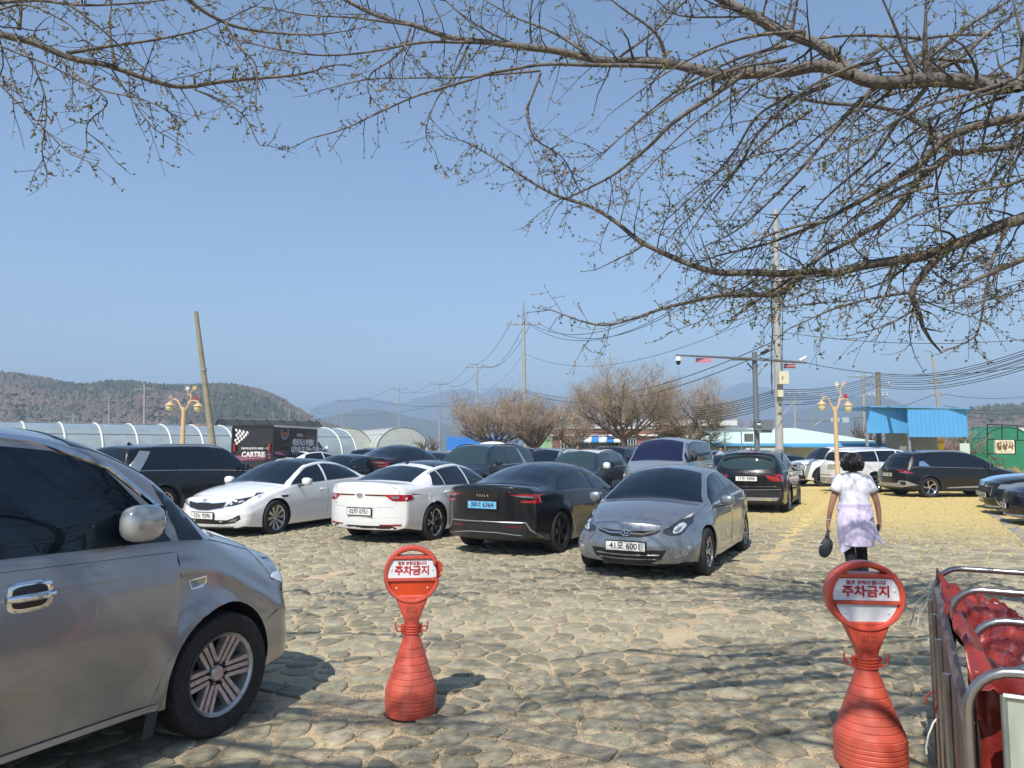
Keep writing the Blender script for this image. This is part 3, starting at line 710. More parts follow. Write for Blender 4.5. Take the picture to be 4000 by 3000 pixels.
tesla = sedan(xf=2.28, xr=-2.44, W=1.85, wb=2.875, rt=.335, rim=.245, tw=.235, paint=black, H=1.44, cowl=1.35, head=.5, mirror=(.86, 1.0), style=(5, 'cover'), rimmat=darkal,
    top=[(2.28, .62), (2.15, .74), (1.9, .82), (1.35, .95), (1.0, 1.13), (.5, 1.36), (.1, 1.43), (-.3, 1.44), (-.8, 1.40), (-1.3, 1.29), (-1.8, 1.15), (-2.15, 1.09), (-2.36, 1.10), (-2.44, 1.03)],
    belt=[(2.28, .5), (1.9, .68), (1.3, .82), (.8, .89), (0, .94), (-.9, .98), (-1.6, .99), (-2.2, .96), (-2.44, .93)],
    wr=[(2.28, .6), (1.7, .7), (1.35, .76), (.9, .68), (.4, .60), (-.2, .585), (-.9, .585), (-1.6, .64), (-2.1, .72), (-2.44, .70)],
    crown=[(2.28, .05), (1.5, .07), (1.3, .09), (.9, .12), (.4, .11), (-.3, .09), (-1.0, .10), (-1.7, .09), (-2.2, .05), (-2.44, .03)],
    wid=[(2.28, .83), (1.9, .89), (1.2, .92), (0, .92), (-1.2, .93), (-1.9, .90), (-2.44, .84)],
    sill=[(2.28, .2), (1.9, .16), (1.2, .16), (-1.3, .17), (-1.9, .2), (-2.44, .30)], zcf=.47, kf=.14, planf=.4, leanf=.2, planr=.34, kr=.06, zcr=.7, line=.0,
    roofglass=(-.3, .55), rearglass=('t', -.42, -1.98, .22), windows=[(-.02, -.05, 1.15, .95), (-1.0, -.9, -.06, -.09), (-1.5, -1.15, -1.04, -.94)],
    doors=[[('s', -.1, .93), ('s', 1.05, .86), ('s', 1.04, .5), ('s', .95, .25), ('s', -.1, .25), ('s', -.12, .5)], [('s', -.13, .93), ('s', -1.1, .96), ('s', -1.1, .75), ('s', -1.0, .55), ('s', -.85, .28), ('s', -.13, .25), ('s', -.15, .5)]],
    plates=[('b', .79, '38너 6364', dict(m=plate_b))],
    parts=[('taillight', lens_r, (-1, .8, 0), [('b', .42, .955), ('b', .70, .965), ('b', .84, .955), ('s', -2.05, .94), ('s', -2.03, .83), ('b', .84, .82), ('b', .62, .835), ('b', .60, .86), ('b', .80, .87), ('b', .80, .915), ('b', .60, .93)], dict(eps=.005)),
           ('tail_inner', lens_c, (-1, .5, 0), [('b', .46, .945), ('b', .78, .928), ('b', .80, .90), ('b', .60, .92)], dict(eps=.009, par='taillight')),
           ('diffuser', MATS['black_plastic'], 'b', [('b', -.72, .50), ('b', .72, .50), ('b', .66, .33), ('b', .3, .29), ('b', -.3, .29), ('b', -.66, .33)], dict(mir=False)),
           ('reflector', lens_rd, 'b', [('b', .38, .475), ('b', .64, .475), ('b', .62, .44), ('b', .40, .44)], dict(eps=.009))],
    lines=[('boot_gap', [('b', .60, .83), ('b', .54, .70), ('b', .45, .67), ('b', 0, .665)], (-.8, .3, .6), .003, seamm, True), ('diffuser_edge', [('s', -2.0, .30), ('b', .74, .42), ('b', .68, .525), ('b', 0, .535)], (-1, .4, 0), .010, skid, True),
           ('diffuser_edge', [('b', -.62, .33), ('b', -.25, .37), ('b', .25, .37), ('b', .62, .33)], 'b', .009, skid, False), ('boot_lip', [('t', -2.34, -.64), ('t', -2.39, 0), ('t', -2.34, .64)], (-.5, 0, 1), .012, black, False)],
    extra=lambda r, b: badge_txt(r, b, 'b', ('b', 0, .935), 'T E S L A', .045, chrome, bold=.001, spacing=1.25))
def suv(W=1.9, H=1.7, wb=2.8, fo=.93, ro=1.05, zn=.98, cowl=1.25, zc=1.15, head=.45, back=.35, bl=1.08, **k):
    xf, xr = wb / 2 + fo, -wb / 2 - ro; h = W / 2
    sp = dict(xf=xf, xr=xr, W=W, H=H, wb=wb, rt=.365, rim=.25, tw=.235, style=(5, 'twin'), cowl=cowl, head=head, mirror=(cowl - .42, bl + .08), msize=(.14, .22, .19),
        top=[(xf, zn - .14), (xf - .10, zn - .03), (xf - .35, zn + .04), (cowl, zc), ((cowl + head) / 2, (zc + H) / 2 + .02), (head, H - .05), (head - .5, H - .005), (-.3, H), (xr + back + .45, H - .03), (xr + back, H - .09), (xr + back * .55, (H + bl) / 2 - .02), (xr + .12, bl + .02), (xr, bl - .08)],
        belt=[(xf, zn - .22), (xf - .4, zn - .08), (cowl, bl - .06), (0, bl), (xr + .5, bl + .03), (xr, bl - .16)],
        wr=[(xf, h * .72), (cowl, h * .83), (head, h * .68), (-.4, h * .67), (xr + back, h * .68), (xr, h * .84)],
        crown=[(xf, .04), (cowl, .08), (head, .09), (-.3, .07), (xr + back, .07), (xr, .04)],
        wid=[(xf, h * .93), (xf - .45, h * .98), (1.1, h), (-1.1, h), (xr + .4, h * .97), (xr, h * .93)], sill=[(xf, .30), (xf - .4, .25), (1, .24), (-1.1, .25), (xr + .3, .28), (xr, .36)],
        zcf=.62, zcr=.75, kf=.10, kr=.08, planf=.30, planr=.16, leanf=.06, tum=.05, gbulge=.015, flare=.03,
        windows=[(-.05, -.08, cowl - .12, head + .02), (-1.12, -1.05, -.12, -.15), (xr + .42, xr + back + .12, -1.17, -1.10)], trim=(xr + .4, cowl - .1),
        rearglass=('b', [(.62, H - .17), (.70, (H + bl) / 2), (.72, bl + .06)][::1]), paint=black, rails=(xr + back + .2, head - .1, skid),
        doors=[[('s', -.1, bl - .03), ('s', cowl - .15, bl - .09), ('s', cowl - .13, .6), ('s', .92, .33), ('s', -.08, .33), ('s', -.12, .6)], [('s', -.13, bl - .03), ('s', -1.15, bl - .01), ('s', -1.1, .85), ('s', -1.0, .66), ('s', -.82, .36), ('s', -.12, .33), ('s', -.15, .6)]],
        handles=[(.05, bl - .13), (-.98, bl - .12)],
        parts=[('cladding', blackp, 's', [('s', wb / 2 - .42, .39), ('s', -wb / 2 + .42, .39), ('s', -wb / 2 + .44, .25), ('s', wb / 2 - .44, .25)], dict(eps=.008))])
    sp['rearglass'] = ('b', [(0, H - .15), (.58, H - .17), (.68, (H + bl) / 2), (.70, bl + .09), (0, bl + .05)])
    p2 = k.pop('parts', []); sp.update(k); sp['parts'] = sp['parts'] + p2 if k.get('cladon', True) else p2
    return sp
def arch(wb, r, w=.05):
    out = []
    for cx in (wb / 2, -wb / 2):
        A = [('s', cx + (r + w) * math.cos(a), r * .92 + (r + w) * math.sin(a)) for a in [pi * i / 14 for i in range(15)]]
        B = [('s', cx + (r + .004) * math.cos(a), r * .92 + (r + .004) * math.sin(a)) for a in [pi * i / 14 for i in range(14, -1, -1)]]
        out.append(('arch_trim', blackp, 's', A + B, dict(eps=.010)))
    return out
sorento = suv(W=1.89, H=1.685, wb=2.78, fo=.95, ro=1.07, bl=1.09, paint=black, plates=[('b', .93, '17수 5898')], rails=(-1.7, .4, skid), planr=.2,
    parts=arch(2.78, .40) + [('taillight', lens_r, (-1, .7, 0), [('b', .46, 1.02), ('b', .70, 1.05), ('b', .90, 1.04), ('s', -2.15, 1.05), ('s', -2.12, .93), ('b', .88, .87), ('b', .60, .88), ('b', .52, .93)], dict(eps=.006)),
        ('brake_lamp', lens_r, 'b', [('b', -.28, 1.62), ('b', .28, 1.62), ('b', .28, 1.595), ('b', -.28, 1.595)], dict(mir=False, eps=.05)),
        ('reflector', lens_r, (-1, .3, 0), [('b', .62, .60), ('b', .84, .60), ('b', .84, .55), ('b', .64, .55)], {}),
        ('skid_plate', skid, 'b', [('b', -.78, .46), ('b', .78, .46), ('b', .70, .38), ('b', -.70, .38)], dict(mir=False, eps=.008)), ('lower_bumper', blackp, 'b', [('b', -.86, .62), ('b', .86, .62), ('b', .84, .34), ('b', -.84, .34)], dict(mir=False, eps=.004)),
        ('exhaust', chrome, 'b', [('b', .42, .45), ('b', .68, .45), ('b', .66, .375), ('b', .42, .375)], dict(rnd=1, eps=.016))],
    lines=[('chrome_line', [('b', -.72, .74), ('b', 0, .725), ('b', .72, .74)], 'b', .010, chrome, False), ('chrome_line', [('b', -.82, .665), ('b', 0, .645), ('b', .82, .665)], 'b', .008, skid, False),
           ('spoiler', [('t', -2.16, -.60), ('t', -2.20, 0), ('t', -2.16, .60)], (-.5, 0, 1), .035, black, False), ('rear_wiper', [('b', .0, 1.15), ('b', .34, 1.17)], 'b', .012, blackp, False)],
    rgglass=glass_green, fin=(-1.45, blackp), extra=lambda r, b: badge_txt(r, b, 'b', ('b', 0, 1.085), 'KIA', .06, chrome, oval_=(.085, .042), bold=.002))
sportage = suv(W=1.865, H=1.66, wb=2.755, fo=.93, ro=.97, bl=1.03, zn=.95, head=.35, back=.55, paint=black, rails=(-1.5, .35, chrome), fin=(-1.3, blackp), style=(5, 'zig'), rimmat=alloy, rt=.36, plates=[('b', .79, '219우 8096')],
    parts=arch(2.755, .395) + [('taillight', lens_r, (-1, .8, 0), [('b', .40, .99), ('b', .7, .98), ('s', -2.12, .92), ('s', -2.0, .88), ('b', .88, .84), ('b', .62, .86), ('b', .60, .91)], dict(eps=.006)),
        ('tail_inner', lens_c, (-1, .8, 0), [('b', .60, .88), ('b', .84, .87), ('b', .84, .85), ('b', .62, .86)], dict(eps=.012, par='taillight')),
        ('skid_plate', skid, (-1, .5, 0), [('b', 0, .50), ('b', .46, .50), ('b', .58, .60), ('b', .86, .58), ('b', .90, .44), ('b', .70, .36), ('b', 0, .38)], dict(eps=.01)), ('vent', blackp, (-1, .6, 0), [('b', .60, .56), ('b', .82, .55), ('b', .84, .45), ('b', .66, .44)], dict(eps=.016)),
        ('quarter_trim', chrome, 's', [('s', -1.32, 1.09), ('s', -1.50, 1.28), ('s', -1.66, 1.26), ('s', -1.72, 1.10)], dict(eps=.012)), ('door_strip', skid, 's', [('s', .75, .36), ('s', -.75, .33), ('s', -.75, .36), ('s', .75, .42)], dict(eps=.014))],
    lines=[('spoiler', [('t', -1.92, -.56), ('t', -1.97, 0), ('t', -1.92, .56)], (-.5, 0, 1), .03, black, False)], extra=lambda r, b: badge_txt(r, b, 'b', ('b', .0, .96), 'KIA', .075, chrome, bold=.003))
palisade = suv(W=1.98, H=1.76, wb=2.95, fo=.98, ro=1.10, bl=1.10, zn=1.02, head=.5, paint=black, rails=(-1.6, .5, silver2), fin=(-1.7, blackp), style=(8, 'twin'), rt=.38, rim=.27, cladon=True,
    parts=arch(2.95, .42) + [('quarter_trim', silver2, 's', [('s', -2.08, 1.13), ('s', -1.70, 1.57), ('s', -1.96, 1.59), ('s', -2.38, 1.14)], dict(eps=.014)), ('taillight', lens_r, (-1, .8, 0), [('b', .78, 1.1), ('s', -2.4, 1.1), ('s', -2.38, .75), ('b', .80, .72)], {})],
    windows=[(-.05, -.08, 1.13, .52), (-1.12, -1.08, -.12, -.15), (-1.98, -1.66, -1.17, -1.13)])
palisade_n = dict(palisade); palisade_n['paint'] = navy; palisade_n['glass'] = glass_green; palisade_n['rails'] = (-1.6, .5, navy)
palisade_n['windows'] = [(-.05, -.08, 1.13, .52), (-1.12, -1.08, -.12, -.15), (-2.1, -1.9, -1.45, -1.25)]
palisade_n['parts'] = arch(2.95, .42) + [('quarter_trim', silver2, 's', [('s', -1.18, 1.13), ('s', -1.10, 1.60), ('s', -1.22, 1.62), ('s', -1.42, 1.14)], dict(eps=.012)), ('taillight', lens_r, (-1, .8, 0), [('b', .86, 1.05), ('s', -2.3, 1.05), ('s', -2.28, .8), ('b', .86, .78)], {}), ('headlight', lens_c, (1, .8, 0), [('f', .70, .95), ('s', 2.1, .95), ('s', 2.1, .85), ('f', .72, .8)], {}), ('grille', chrome, 'f', [('f', -.55, .92), ('f', .55, .92), ('f', .5, .55), ('f', -.5, .55)], dict(mir=False))]
tivoli = suv(W=1.8, H=1.59, wb=2.6, fo=.85, ro=.80, bl=1.03, zn=.93, cowl=1.2, zc=1.05, head=.4, back=.3, paint=navy, mirmat=white, rails=(-1.2, .35, white), roofglass=(-1.35, .35), roofmat=white, glass=glass_green, rt=.34, rim=.23,
    parts=arch(2.6, .375) + [('headlight', lens_c, (1, .8, 0), [('f', .56, .86), ('s', 1.75, .86), ('s', 1.78, .78), ('f', .58, .76)], {}), ('grille', blackp, 'f', [('f', -.5, .84), ('f', .5, .84), ('f', .46, .74), ('f', -.46, .74)], dict(mir=False))])
santafe = suv(W=1.9, H=1.72, wb=2.8, fo=.90, ro=1.1, bl=1.10, zn=1.06, zc=1.16, cowl=1.30, head=.75, back=.2, paint=white, rails=(-1.6, .6, blackp), kf=.05, planf=.18, capf=.07, style=(6, 'zig'), rimmat=darkal, rt=.375, glass=glass,
    parts=arch(2.8, .41, .09) + [('headlight', blackp, 'f', [('f', .42, .93), ('f', .84, .94), ('f', .80, .82), ('f', .44, .81)], {}), ('lamp_inner', lens_w, 'f', [('f', .46, .89), ('f', .60, .89), ('f', .60, .86), ('f', .46, .86)], dict(eps=.012, par='headlight')), ('vent', blackp, 'f', [('f', .70, .70), ('f', .80, .70), ('f', .80, .48), ('f', .70, .48)], {}), ('grille', blackp, 'f', [('f', -.40, .92), ('f', .40, .92), ('f', .40, .84), ('f', -.40, .84)], dict(mir=False)), ('lower_bumper', blackp, 'f', [('f', -.88, .48), ('f', .88, .48), ('f', .84, .30), ('f', -.84, .30)], dict(mir=False, eps=.006))])
santafe_tm = suv(W=1.89, H=1.68, wb=2.765, fo=.93, ro=1.07, bl=1.12, paint=white, rails=None, plates=[('b', .98, '226무 9345', dict(w=.52))], style=(5, 'zig'), fin=None,
    parts=arch(2.765, .40) + [('taillight', lens_r, (-1, .7, 0), [('b', .62, 1.09), ('b', .88, 1.10), ('s', -2.1, 1.08), ('s', -2.12, 1.0), ('b', .86, .97), ('b', .70, 1.0)], {}), ('reflector', lens_r, 'b', [('b', .10, .66), ('b', .78, .67), ('b', .78, .64), ('b', .1, .63)], {}),
        ('lower_bumper', skid, 'b', [('b', -.84, .56), ('b', .84, .56), ('b', .78, .34), ('b', -.78, .34)], dict(mir=False))], extra=lambda r, b: lay(r, b, 'b', ('b', 0, 1.13), lambda q, M: badge_h(q, M, 1.3), .01, [chrome], 'badge'))
van_ = dict(xf=2.47, xr=-2.66, W=1.92, H=1.925, wb=3.2, rt=.352, rim=.235, tw=.22, style=(6, 'van'), rimmat=alloyd, paint=silver, cowl=1.74, head=.80, wsbow=.22, wsin=.06,
    top=[(2.47, .86), (2.38, .98), (2.2, 1.09), (1.95, 1.18), (1.74, 1.25), (1.5, 1.42), (1.15, 1.68), (.80, 1.85), (.3, 1.91), (-.5, 1.925), (-1.8, 1.92), (-2.35, 1.88), (-2.52, 1.70), (-2.62, 1.2), (-2.66, 1.1)],
    belt=[(2.47, .74), (2.2, .90), (1.8, 1.06), (1.45, 1.125), (1.2, 1.14), (.6, 1.15), (-.5, 1.16), (-2.4, 1.17), (-2.66, 1.0)],
    wr=[(2.47, .66), (2.0, .76), (1.74, .82), (1.45, .81), (1.1, .76), (.8, .71), (.3, .69), (-2.2, .70), (-2.5, .74), (-2.66, .8)],
    crown=[(2.47, .05), (1.95, .09), (1.74, .11), (1.4, .14), (.8, .12), (.2, .11), (-2.2, .11), (-2.66, .05)],
    wid=[(2.47, .86), (2.1, .925), (1.6, .955), (1, .96), (-2, .96), (-2.66, .90)], sill=[(2.47, .30), (2.1, .26), (1.2, .27), (-2, .28), (-2.66, .36)],
    zcf=.6, kf=.10, planf=.34, leanf=.13, planr=.08, kr=.05, tum=.05, gbulge=.02, flare=.036, hollow=.032, ra=.405, re=.09, mirror=(1.00, 1.29), line_=0, msize=(.25, .14, .19), folded=True, mirmat=mat('pale_mirror_cap', (.42, .45, .44), .18, .35, coat=1), line=.016,
    rearglass=('b', [(0, 1.75), (.68, 1.72), (.74, 1.2), (0, 1.18)]), windows=[(.28, .28, 1.24, .88), (1.30, 1.20, 1.47, 1.36), (-.85, -.85, .20, .20), (-2.35, -2.3, -.93, -.93)],
    doors=[[('s', .24, 1.12), ('s', 1.27, 1.10), ('s', 1.285, .95), ('s', 1.25, .65), ('s', 1.17, .48), ('s', 1.12, .32), ('s', .26, .32), ('s', .24, .7)], [('s', -.88, 1.14), ('s', .22, 1.13), ('s', .22, .7), ('s', .23, .33), ('s', -.85, .33)]],
    handles=[], parts=[
        ('headlight', lens_c, (1, .8, .15), [('s', 2.03, 1.035), ('s', 1.96, 1.04), ('s', 2.02, .96), ('s', 2.10, .82), ('s', 2.16, .73), ('f', .80, .70), ('f', .66, .74), ('f', .64, .84), ('f', .70, .94)], dict(eps=.007)),
        ('reflector_bowl', lens_w, (1, .6, .1), [('f', .70, .76), ('f', .80, .76), ('f', .82, .84), ('f', .74, .86)], dict(eps=.012, rnd=2, par='headlight', step=.03)),
        ('side_marker', chrome, 's', [('s', 1.33, .935), ('s', 1.46, .945), ('s', 1.455, .905), ('s', 1.43, .885), ('s', 1.35, .88)], dict(eps=.006)), ('marker_glass', lens_c, 's', [('s', 1.345, .93), ('s', 1.45, .937), ('s', 1.44, .905), ('s', 1.36, .892)], dict(eps=.012, par='side_marker', step=.03)),
        ('grille', chrome, 'f', [('f', -.55, .86), ('f', .55, .86), ('f', .50, .68), ('f', -.50, .68)], dict(mir=False)), ('sill_trim', MATS['skid_silver'], 's', [('s', 1.15, .315), ('s', -1.15, .315), ('s', -1.15, .285), ('s', 1.15, .285)], dict(eps=.016)),
        ('taillight', lens_r, (-1, .5, 0), [('b', .80, 1.2), ('s', -2.55, 1.2), ('s', -2.55, .8), ('b', .82, .8)], {})],
    lines=[('bonnet_gap', [('s', 1.52, 1.14), ('s', 1.75, 1.08), ('s', 1.93, 1.03), ('f', .62, .90), ('f', 0, .88)], (.6, .6, .6), .004, seamm, True), ('bumper_gap', [('f', .66, .69), ('s', 2.20, .66), ('s', 2.1, .63), ('s', 1.98, .58)], (.6, 1, 0), .003, seamm, True), ('bumper_line', [('f', .5, .50), ('s', 2.25, .48), ('s', 2.03, .42)], (.6, 1, 0), .005, MATS['beige_silver_paint'], True),
           ('door_crease', [('s', 1.15, .52), ('s', .2, .47), ('s', -1.1, .45)], 's', .006, MATS['beige_silver_paint'], True), ('wind_deflector', [('s', .20, 1.765), ('s', .6, 1.715), ('s', .95, 1.575), ('s', 1.22, 1.31)], 's', .022, chrome, True)])
def van_handle(r, b):
    for sy in (1, -1):
        p = b.pt('s', .47, 1.0); y = p.y; q = MB()
        boxy(q, (.47, y - .004, 1.0), (.21, .035, .145), 4, n=20, m=0); boxy(q, (.465, y + .004, 1.0), (.165, .030, .105), 4, n=20, m=1)
        q.tube([(.36, y + .02, 1.0), (.40, y + .035, 1.0), (.52, y + .035, 1.0), (.57, y + .02, 1.0)], [.014, .018, .018, .014], 10)
        q.v = [Vector((v.x, v.y * sy, v.z)) for v in q.v]
        if sy < 0: q.f = [f[::-1] for f in q.f]
        q.build('door_handle', [chrome, blackp], r, smooth=True)
        f = MB(); f.add([(1.19, sy * (b.Wd - .02), .36), (1.10, sy * (b.Wd - .02), .30), (1.06, sy * (b.Wd + .01), .16), (1.12, sy * (b.Wd + .015), .17), (1.12, sy * (b.Wd - .2), .17), (1.19, sy * (b.Wd - .2), .36)], [(0, 1, 2, 3), (0, 3, 4, 5)]); f.build('mud_flap', [blackp], r)
van_['extra'] = van_handle
van = dict(van_); van['top'] = [(x, z - .07 * sstep(1.35, .5, x)) if x < 1.35 else (x, z) for x, z in van_['top']]; van2 = dict(van_); van2.update(paint=silver2, wsglass=glass_blue, mirmat=blackp, extra=None); van2['lines'] = [l for l in van_['lines']]
deep = sedan(**{k: v for k, v in k5.items() if k not in ('extra', 'plates', 'roofglass')}); deep.update(paint=black, steer=0)
small_suv = suv(W=1.82, H=1.62, wb=2.63, fo=.88, ro=.85, bl=1.04, zn=.95, cowl=1.2, zc=1.06, paint=silver2, rails=(-1.2, .3, skid), parts=arch(2.63, .385))
# ================================================================== SETTING
def gz(x, y):
    """the lot rises very gently away from the camera on its left side"""
    return .009 * max(0, min(y, 70) - 12) * (1 - sstep(4, 13, x))
FW = Vector((math.cos(1.1), math.sin(1.1), 0)); LT = Vector((-FW.y, FW.x, 0))   # bay direction of the lot
def yellow_mix(n, p, base_out, amt, out_col=(.50, .36, .10, 1)):
    """straw-coloured fallen blossom scales, thick on the right and far side of the lot"""
    tc = n.nodes.new('ShaderNodeNewGeometry'); sp = n.nodes.new('ShaderNodeSeparateXYZ'); n.links.new(tc.outputs['Position'], sp.inputs[0])
    a = n.nodes.new('ShaderNodeMapRange'); a.interpolation_type = 'SMOOTHSTEP'; a.inputs[1].default_value = -2.0; a.inputs[2].default_value = 9; a.inputs[3].default_value = .03
    b = n.nodes.new('ShaderNodeMapRange'); b.interpolation_type = 'SMOOTHSTEP'; b.inputs[1].default_value = 5; b.inputs[2].default_value = 20; b.inputs[3].default_value = .1
    n.links.new(sp.outputs[0], a.inputs[0]); n.links.new(sp.outputs[1], b.inputs[0])
    m = n.nodes.new('ShaderNodeMath'); m.operation = 'MULTIPLY'; n.links.new(a.outputs[0], m.inputs[0]); n.links.new(b.outputs[0], m.inputs[1])
    z = n.nodes.new('ShaderNodeTexNoise'); z.inputs['Scale'].default_value = 9; z.inputs['Detail'].default_value = 10; z.inputs['Roughness'].default_value = .85; n.links.new(tc.outputs['Position'], z.inputs['Vector'])
    k = n.nodes.new('ShaderNodeMath'); k.operation = 'MULTIPLY_ADD'; k.inputs[1].default_value = .75; n.links.new(m.outputs[0], k.inputs[0]); n.links.new(z.outputs['Fac'], k.inputs[2])
    r = n.nodes.new('ShaderNodeMapRange'); r.inputs[1].default_value = .86 - amt; r.inputs[2].default_value = 1.22 - amt; n.links.new(k.outputs[0], r.inputs[0])
    mx = n.nodes.new('ShaderNodeMix'); mx.data_type = 'RGBA'; mx.inputs[7].default_value = out_col
    n.links.new(r.outputs[0], mx.inputs[0]); n.links.new(base_out, mx.inputs[6]); n.links.new(mx.outputs[2], p.inputs['Base Color'])
def ground_mat():
    m = mat('sandy_joint_ground', (.40, .335, .245), .95, bump=.5, bscale=70, coords='Object'); n = m.node_tree; p = n.nodes['Principled BSDF']
    g = n.nodes.new('ShaderNodeNewGeometry')
    n1 = n.nodes.new('ShaderNodeTexNoise'); n1.inputs['Scale'].default_value = 1.3; n1.inputs['Detail'].default_value = 10; n1.inputs['Roughness'].default_value = .7
    n2 = n.nodes.new('ShaderNodeTexNoise'); n2.inputs['Scale'].default_value = 90; n2.inputs['Detail'].default_value = 4
    n.links.new(g.outputs['Position'], n1.inputs['Vector']); n.links.new(g.outputs['Position'], n2.inputs['Vector'])
    r1 = n.nodes.new('ShaderNodeValToRGB'); e = r1.color_ramp.elements; e[0].position = .3; e[0].color = (.42, .335, .23, 1); e[1].position = .68; e[1].color = (.64, .53, .38, 1)
    n.links.new(n1.outputs['Fac'], r1.inputs[0])
    r2 = n.nodes.new('ShaderNodeValToRGB'); e = r2.color_ramp.elements; e[0].position = .35; e[0].color = (.55, .5, .42, 1); e[1].position = .62; e[1].color = (1.15, 1.12, 1.02, 1)
    n.links.new(n2.outputs['Fac'], r2.inputs[0])
    mu = n.nodes.new('ShaderNodeMix'); mu.data_type = 'RGBA'; mu.blend_type = 'MULTIPLY'; mu.inputs[0].default_value = 1
    n.links.new(r1.outputs[0], mu.inputs[6]); n.links.new(r2.outputs[0], mu.inputs[7])
    yellow_mix(n, p, mu.outputs[2], .22, (.62, .47, .17, 1)); return m
def stone_mat():
    m = mat('paving_stone', (.2, .19, .14), .85, bump=.35, bscale=45); n = m.node_tree; p = n.nodes['Principled BSDF']
    g = n.nodes.new('ShaderNodeNewGeometry'); r = n.nodes.new('ShaderNodeValToRGB'); e = r.color_ramp.elements
    e[0].color = (.225, .205, .145, 1); e[1].color = (.41, .365, .255, 1); x = r.color_ramp.elements.new(.5); x.color = (.315, .285, .205, 1)
    n.links.new(g.outputs['Random Per Island'], r.inputs[0])
    n2 = n.nodes.new('ShaderNodeTexNoise'); n2.inputs['Scale'].default_value = 14; n2.inputs['Detail'].default_value = 9; n2.inputs['Roughness'].default_value = .7; n.links.new(g.outputs['Position'], n2.inputs['Vector'])
    r2 = n.nodes.new('ShaderNodeValToRGB'); e = r2.color_ramp.elements; e[0].position = .3; e[0].color = (.62, .62, .60, 1); e[1].position = .7; e[1].color = (1.25, 1.22, 1.15, 1); n.links.new(n2.outputs['Fac'], r2.inputs[0])
    mu = n.nodes.new('ShaderNodeMix'); mu.data_type = 'RGBA'; mu.blend_type = 'MULTIPLY'; mu.inputs[0].default_value = 1
    n.links.new(r.outputs[0], mu.inputs[6]); n.links.new(r2.outputs[0], mu.inputs[7])
    yellow_mix(n, p, mu.outputs[2], -.03, (.56, .435, .17, 1)); return m
GM, SM = ground_mat(), stone_mat()
def sheet(name, xs, ys, zf, m, kind='structure'):
    vs = [(x, y, zf(x, y)) for y in ys for x in xs]; nx = len(xs)
    fs = [(j * nx + i, j * nx + i + 1, (j + 1) * nx + i + 1, (j + 1) * nx + i) for j in range(len(ys) - 1) for i in range(nx - 1)]
    return tag(link(name, mesh(name, vs, fs, m, True, 180)), kind=kind)
xs = [-50, -30, -20, -12, -6, 0, 2, 4, 5.5, 7, 8.5, 10, 11.5, 13, 16, 22, 34, 50]; ys = [-25, -5, 5, 12, 13, 16, 20, 25, 30, 36, 44, 50]
sheet('parking_ground', xs, ys, lambda x, y: gz(x, y), GM)
field = mat('dry_field', (.17, .145, .085), .95, col2=(.10, .12, .05), nscale=.05, bump=.6, bscale=1.5)
sheet('ground', [-9000, -3000, -800, -200, -60, 0, 4, 8, 13, 60, 200, 800, 3000, 9000], [-1500, -200, -20, 12, 20, 30, 45, 70, 100, 300, 900, 2500, 5000, 9000], lambda x, y: gz(x, y) - .12 + (.0 if y < 100 else 0), field)
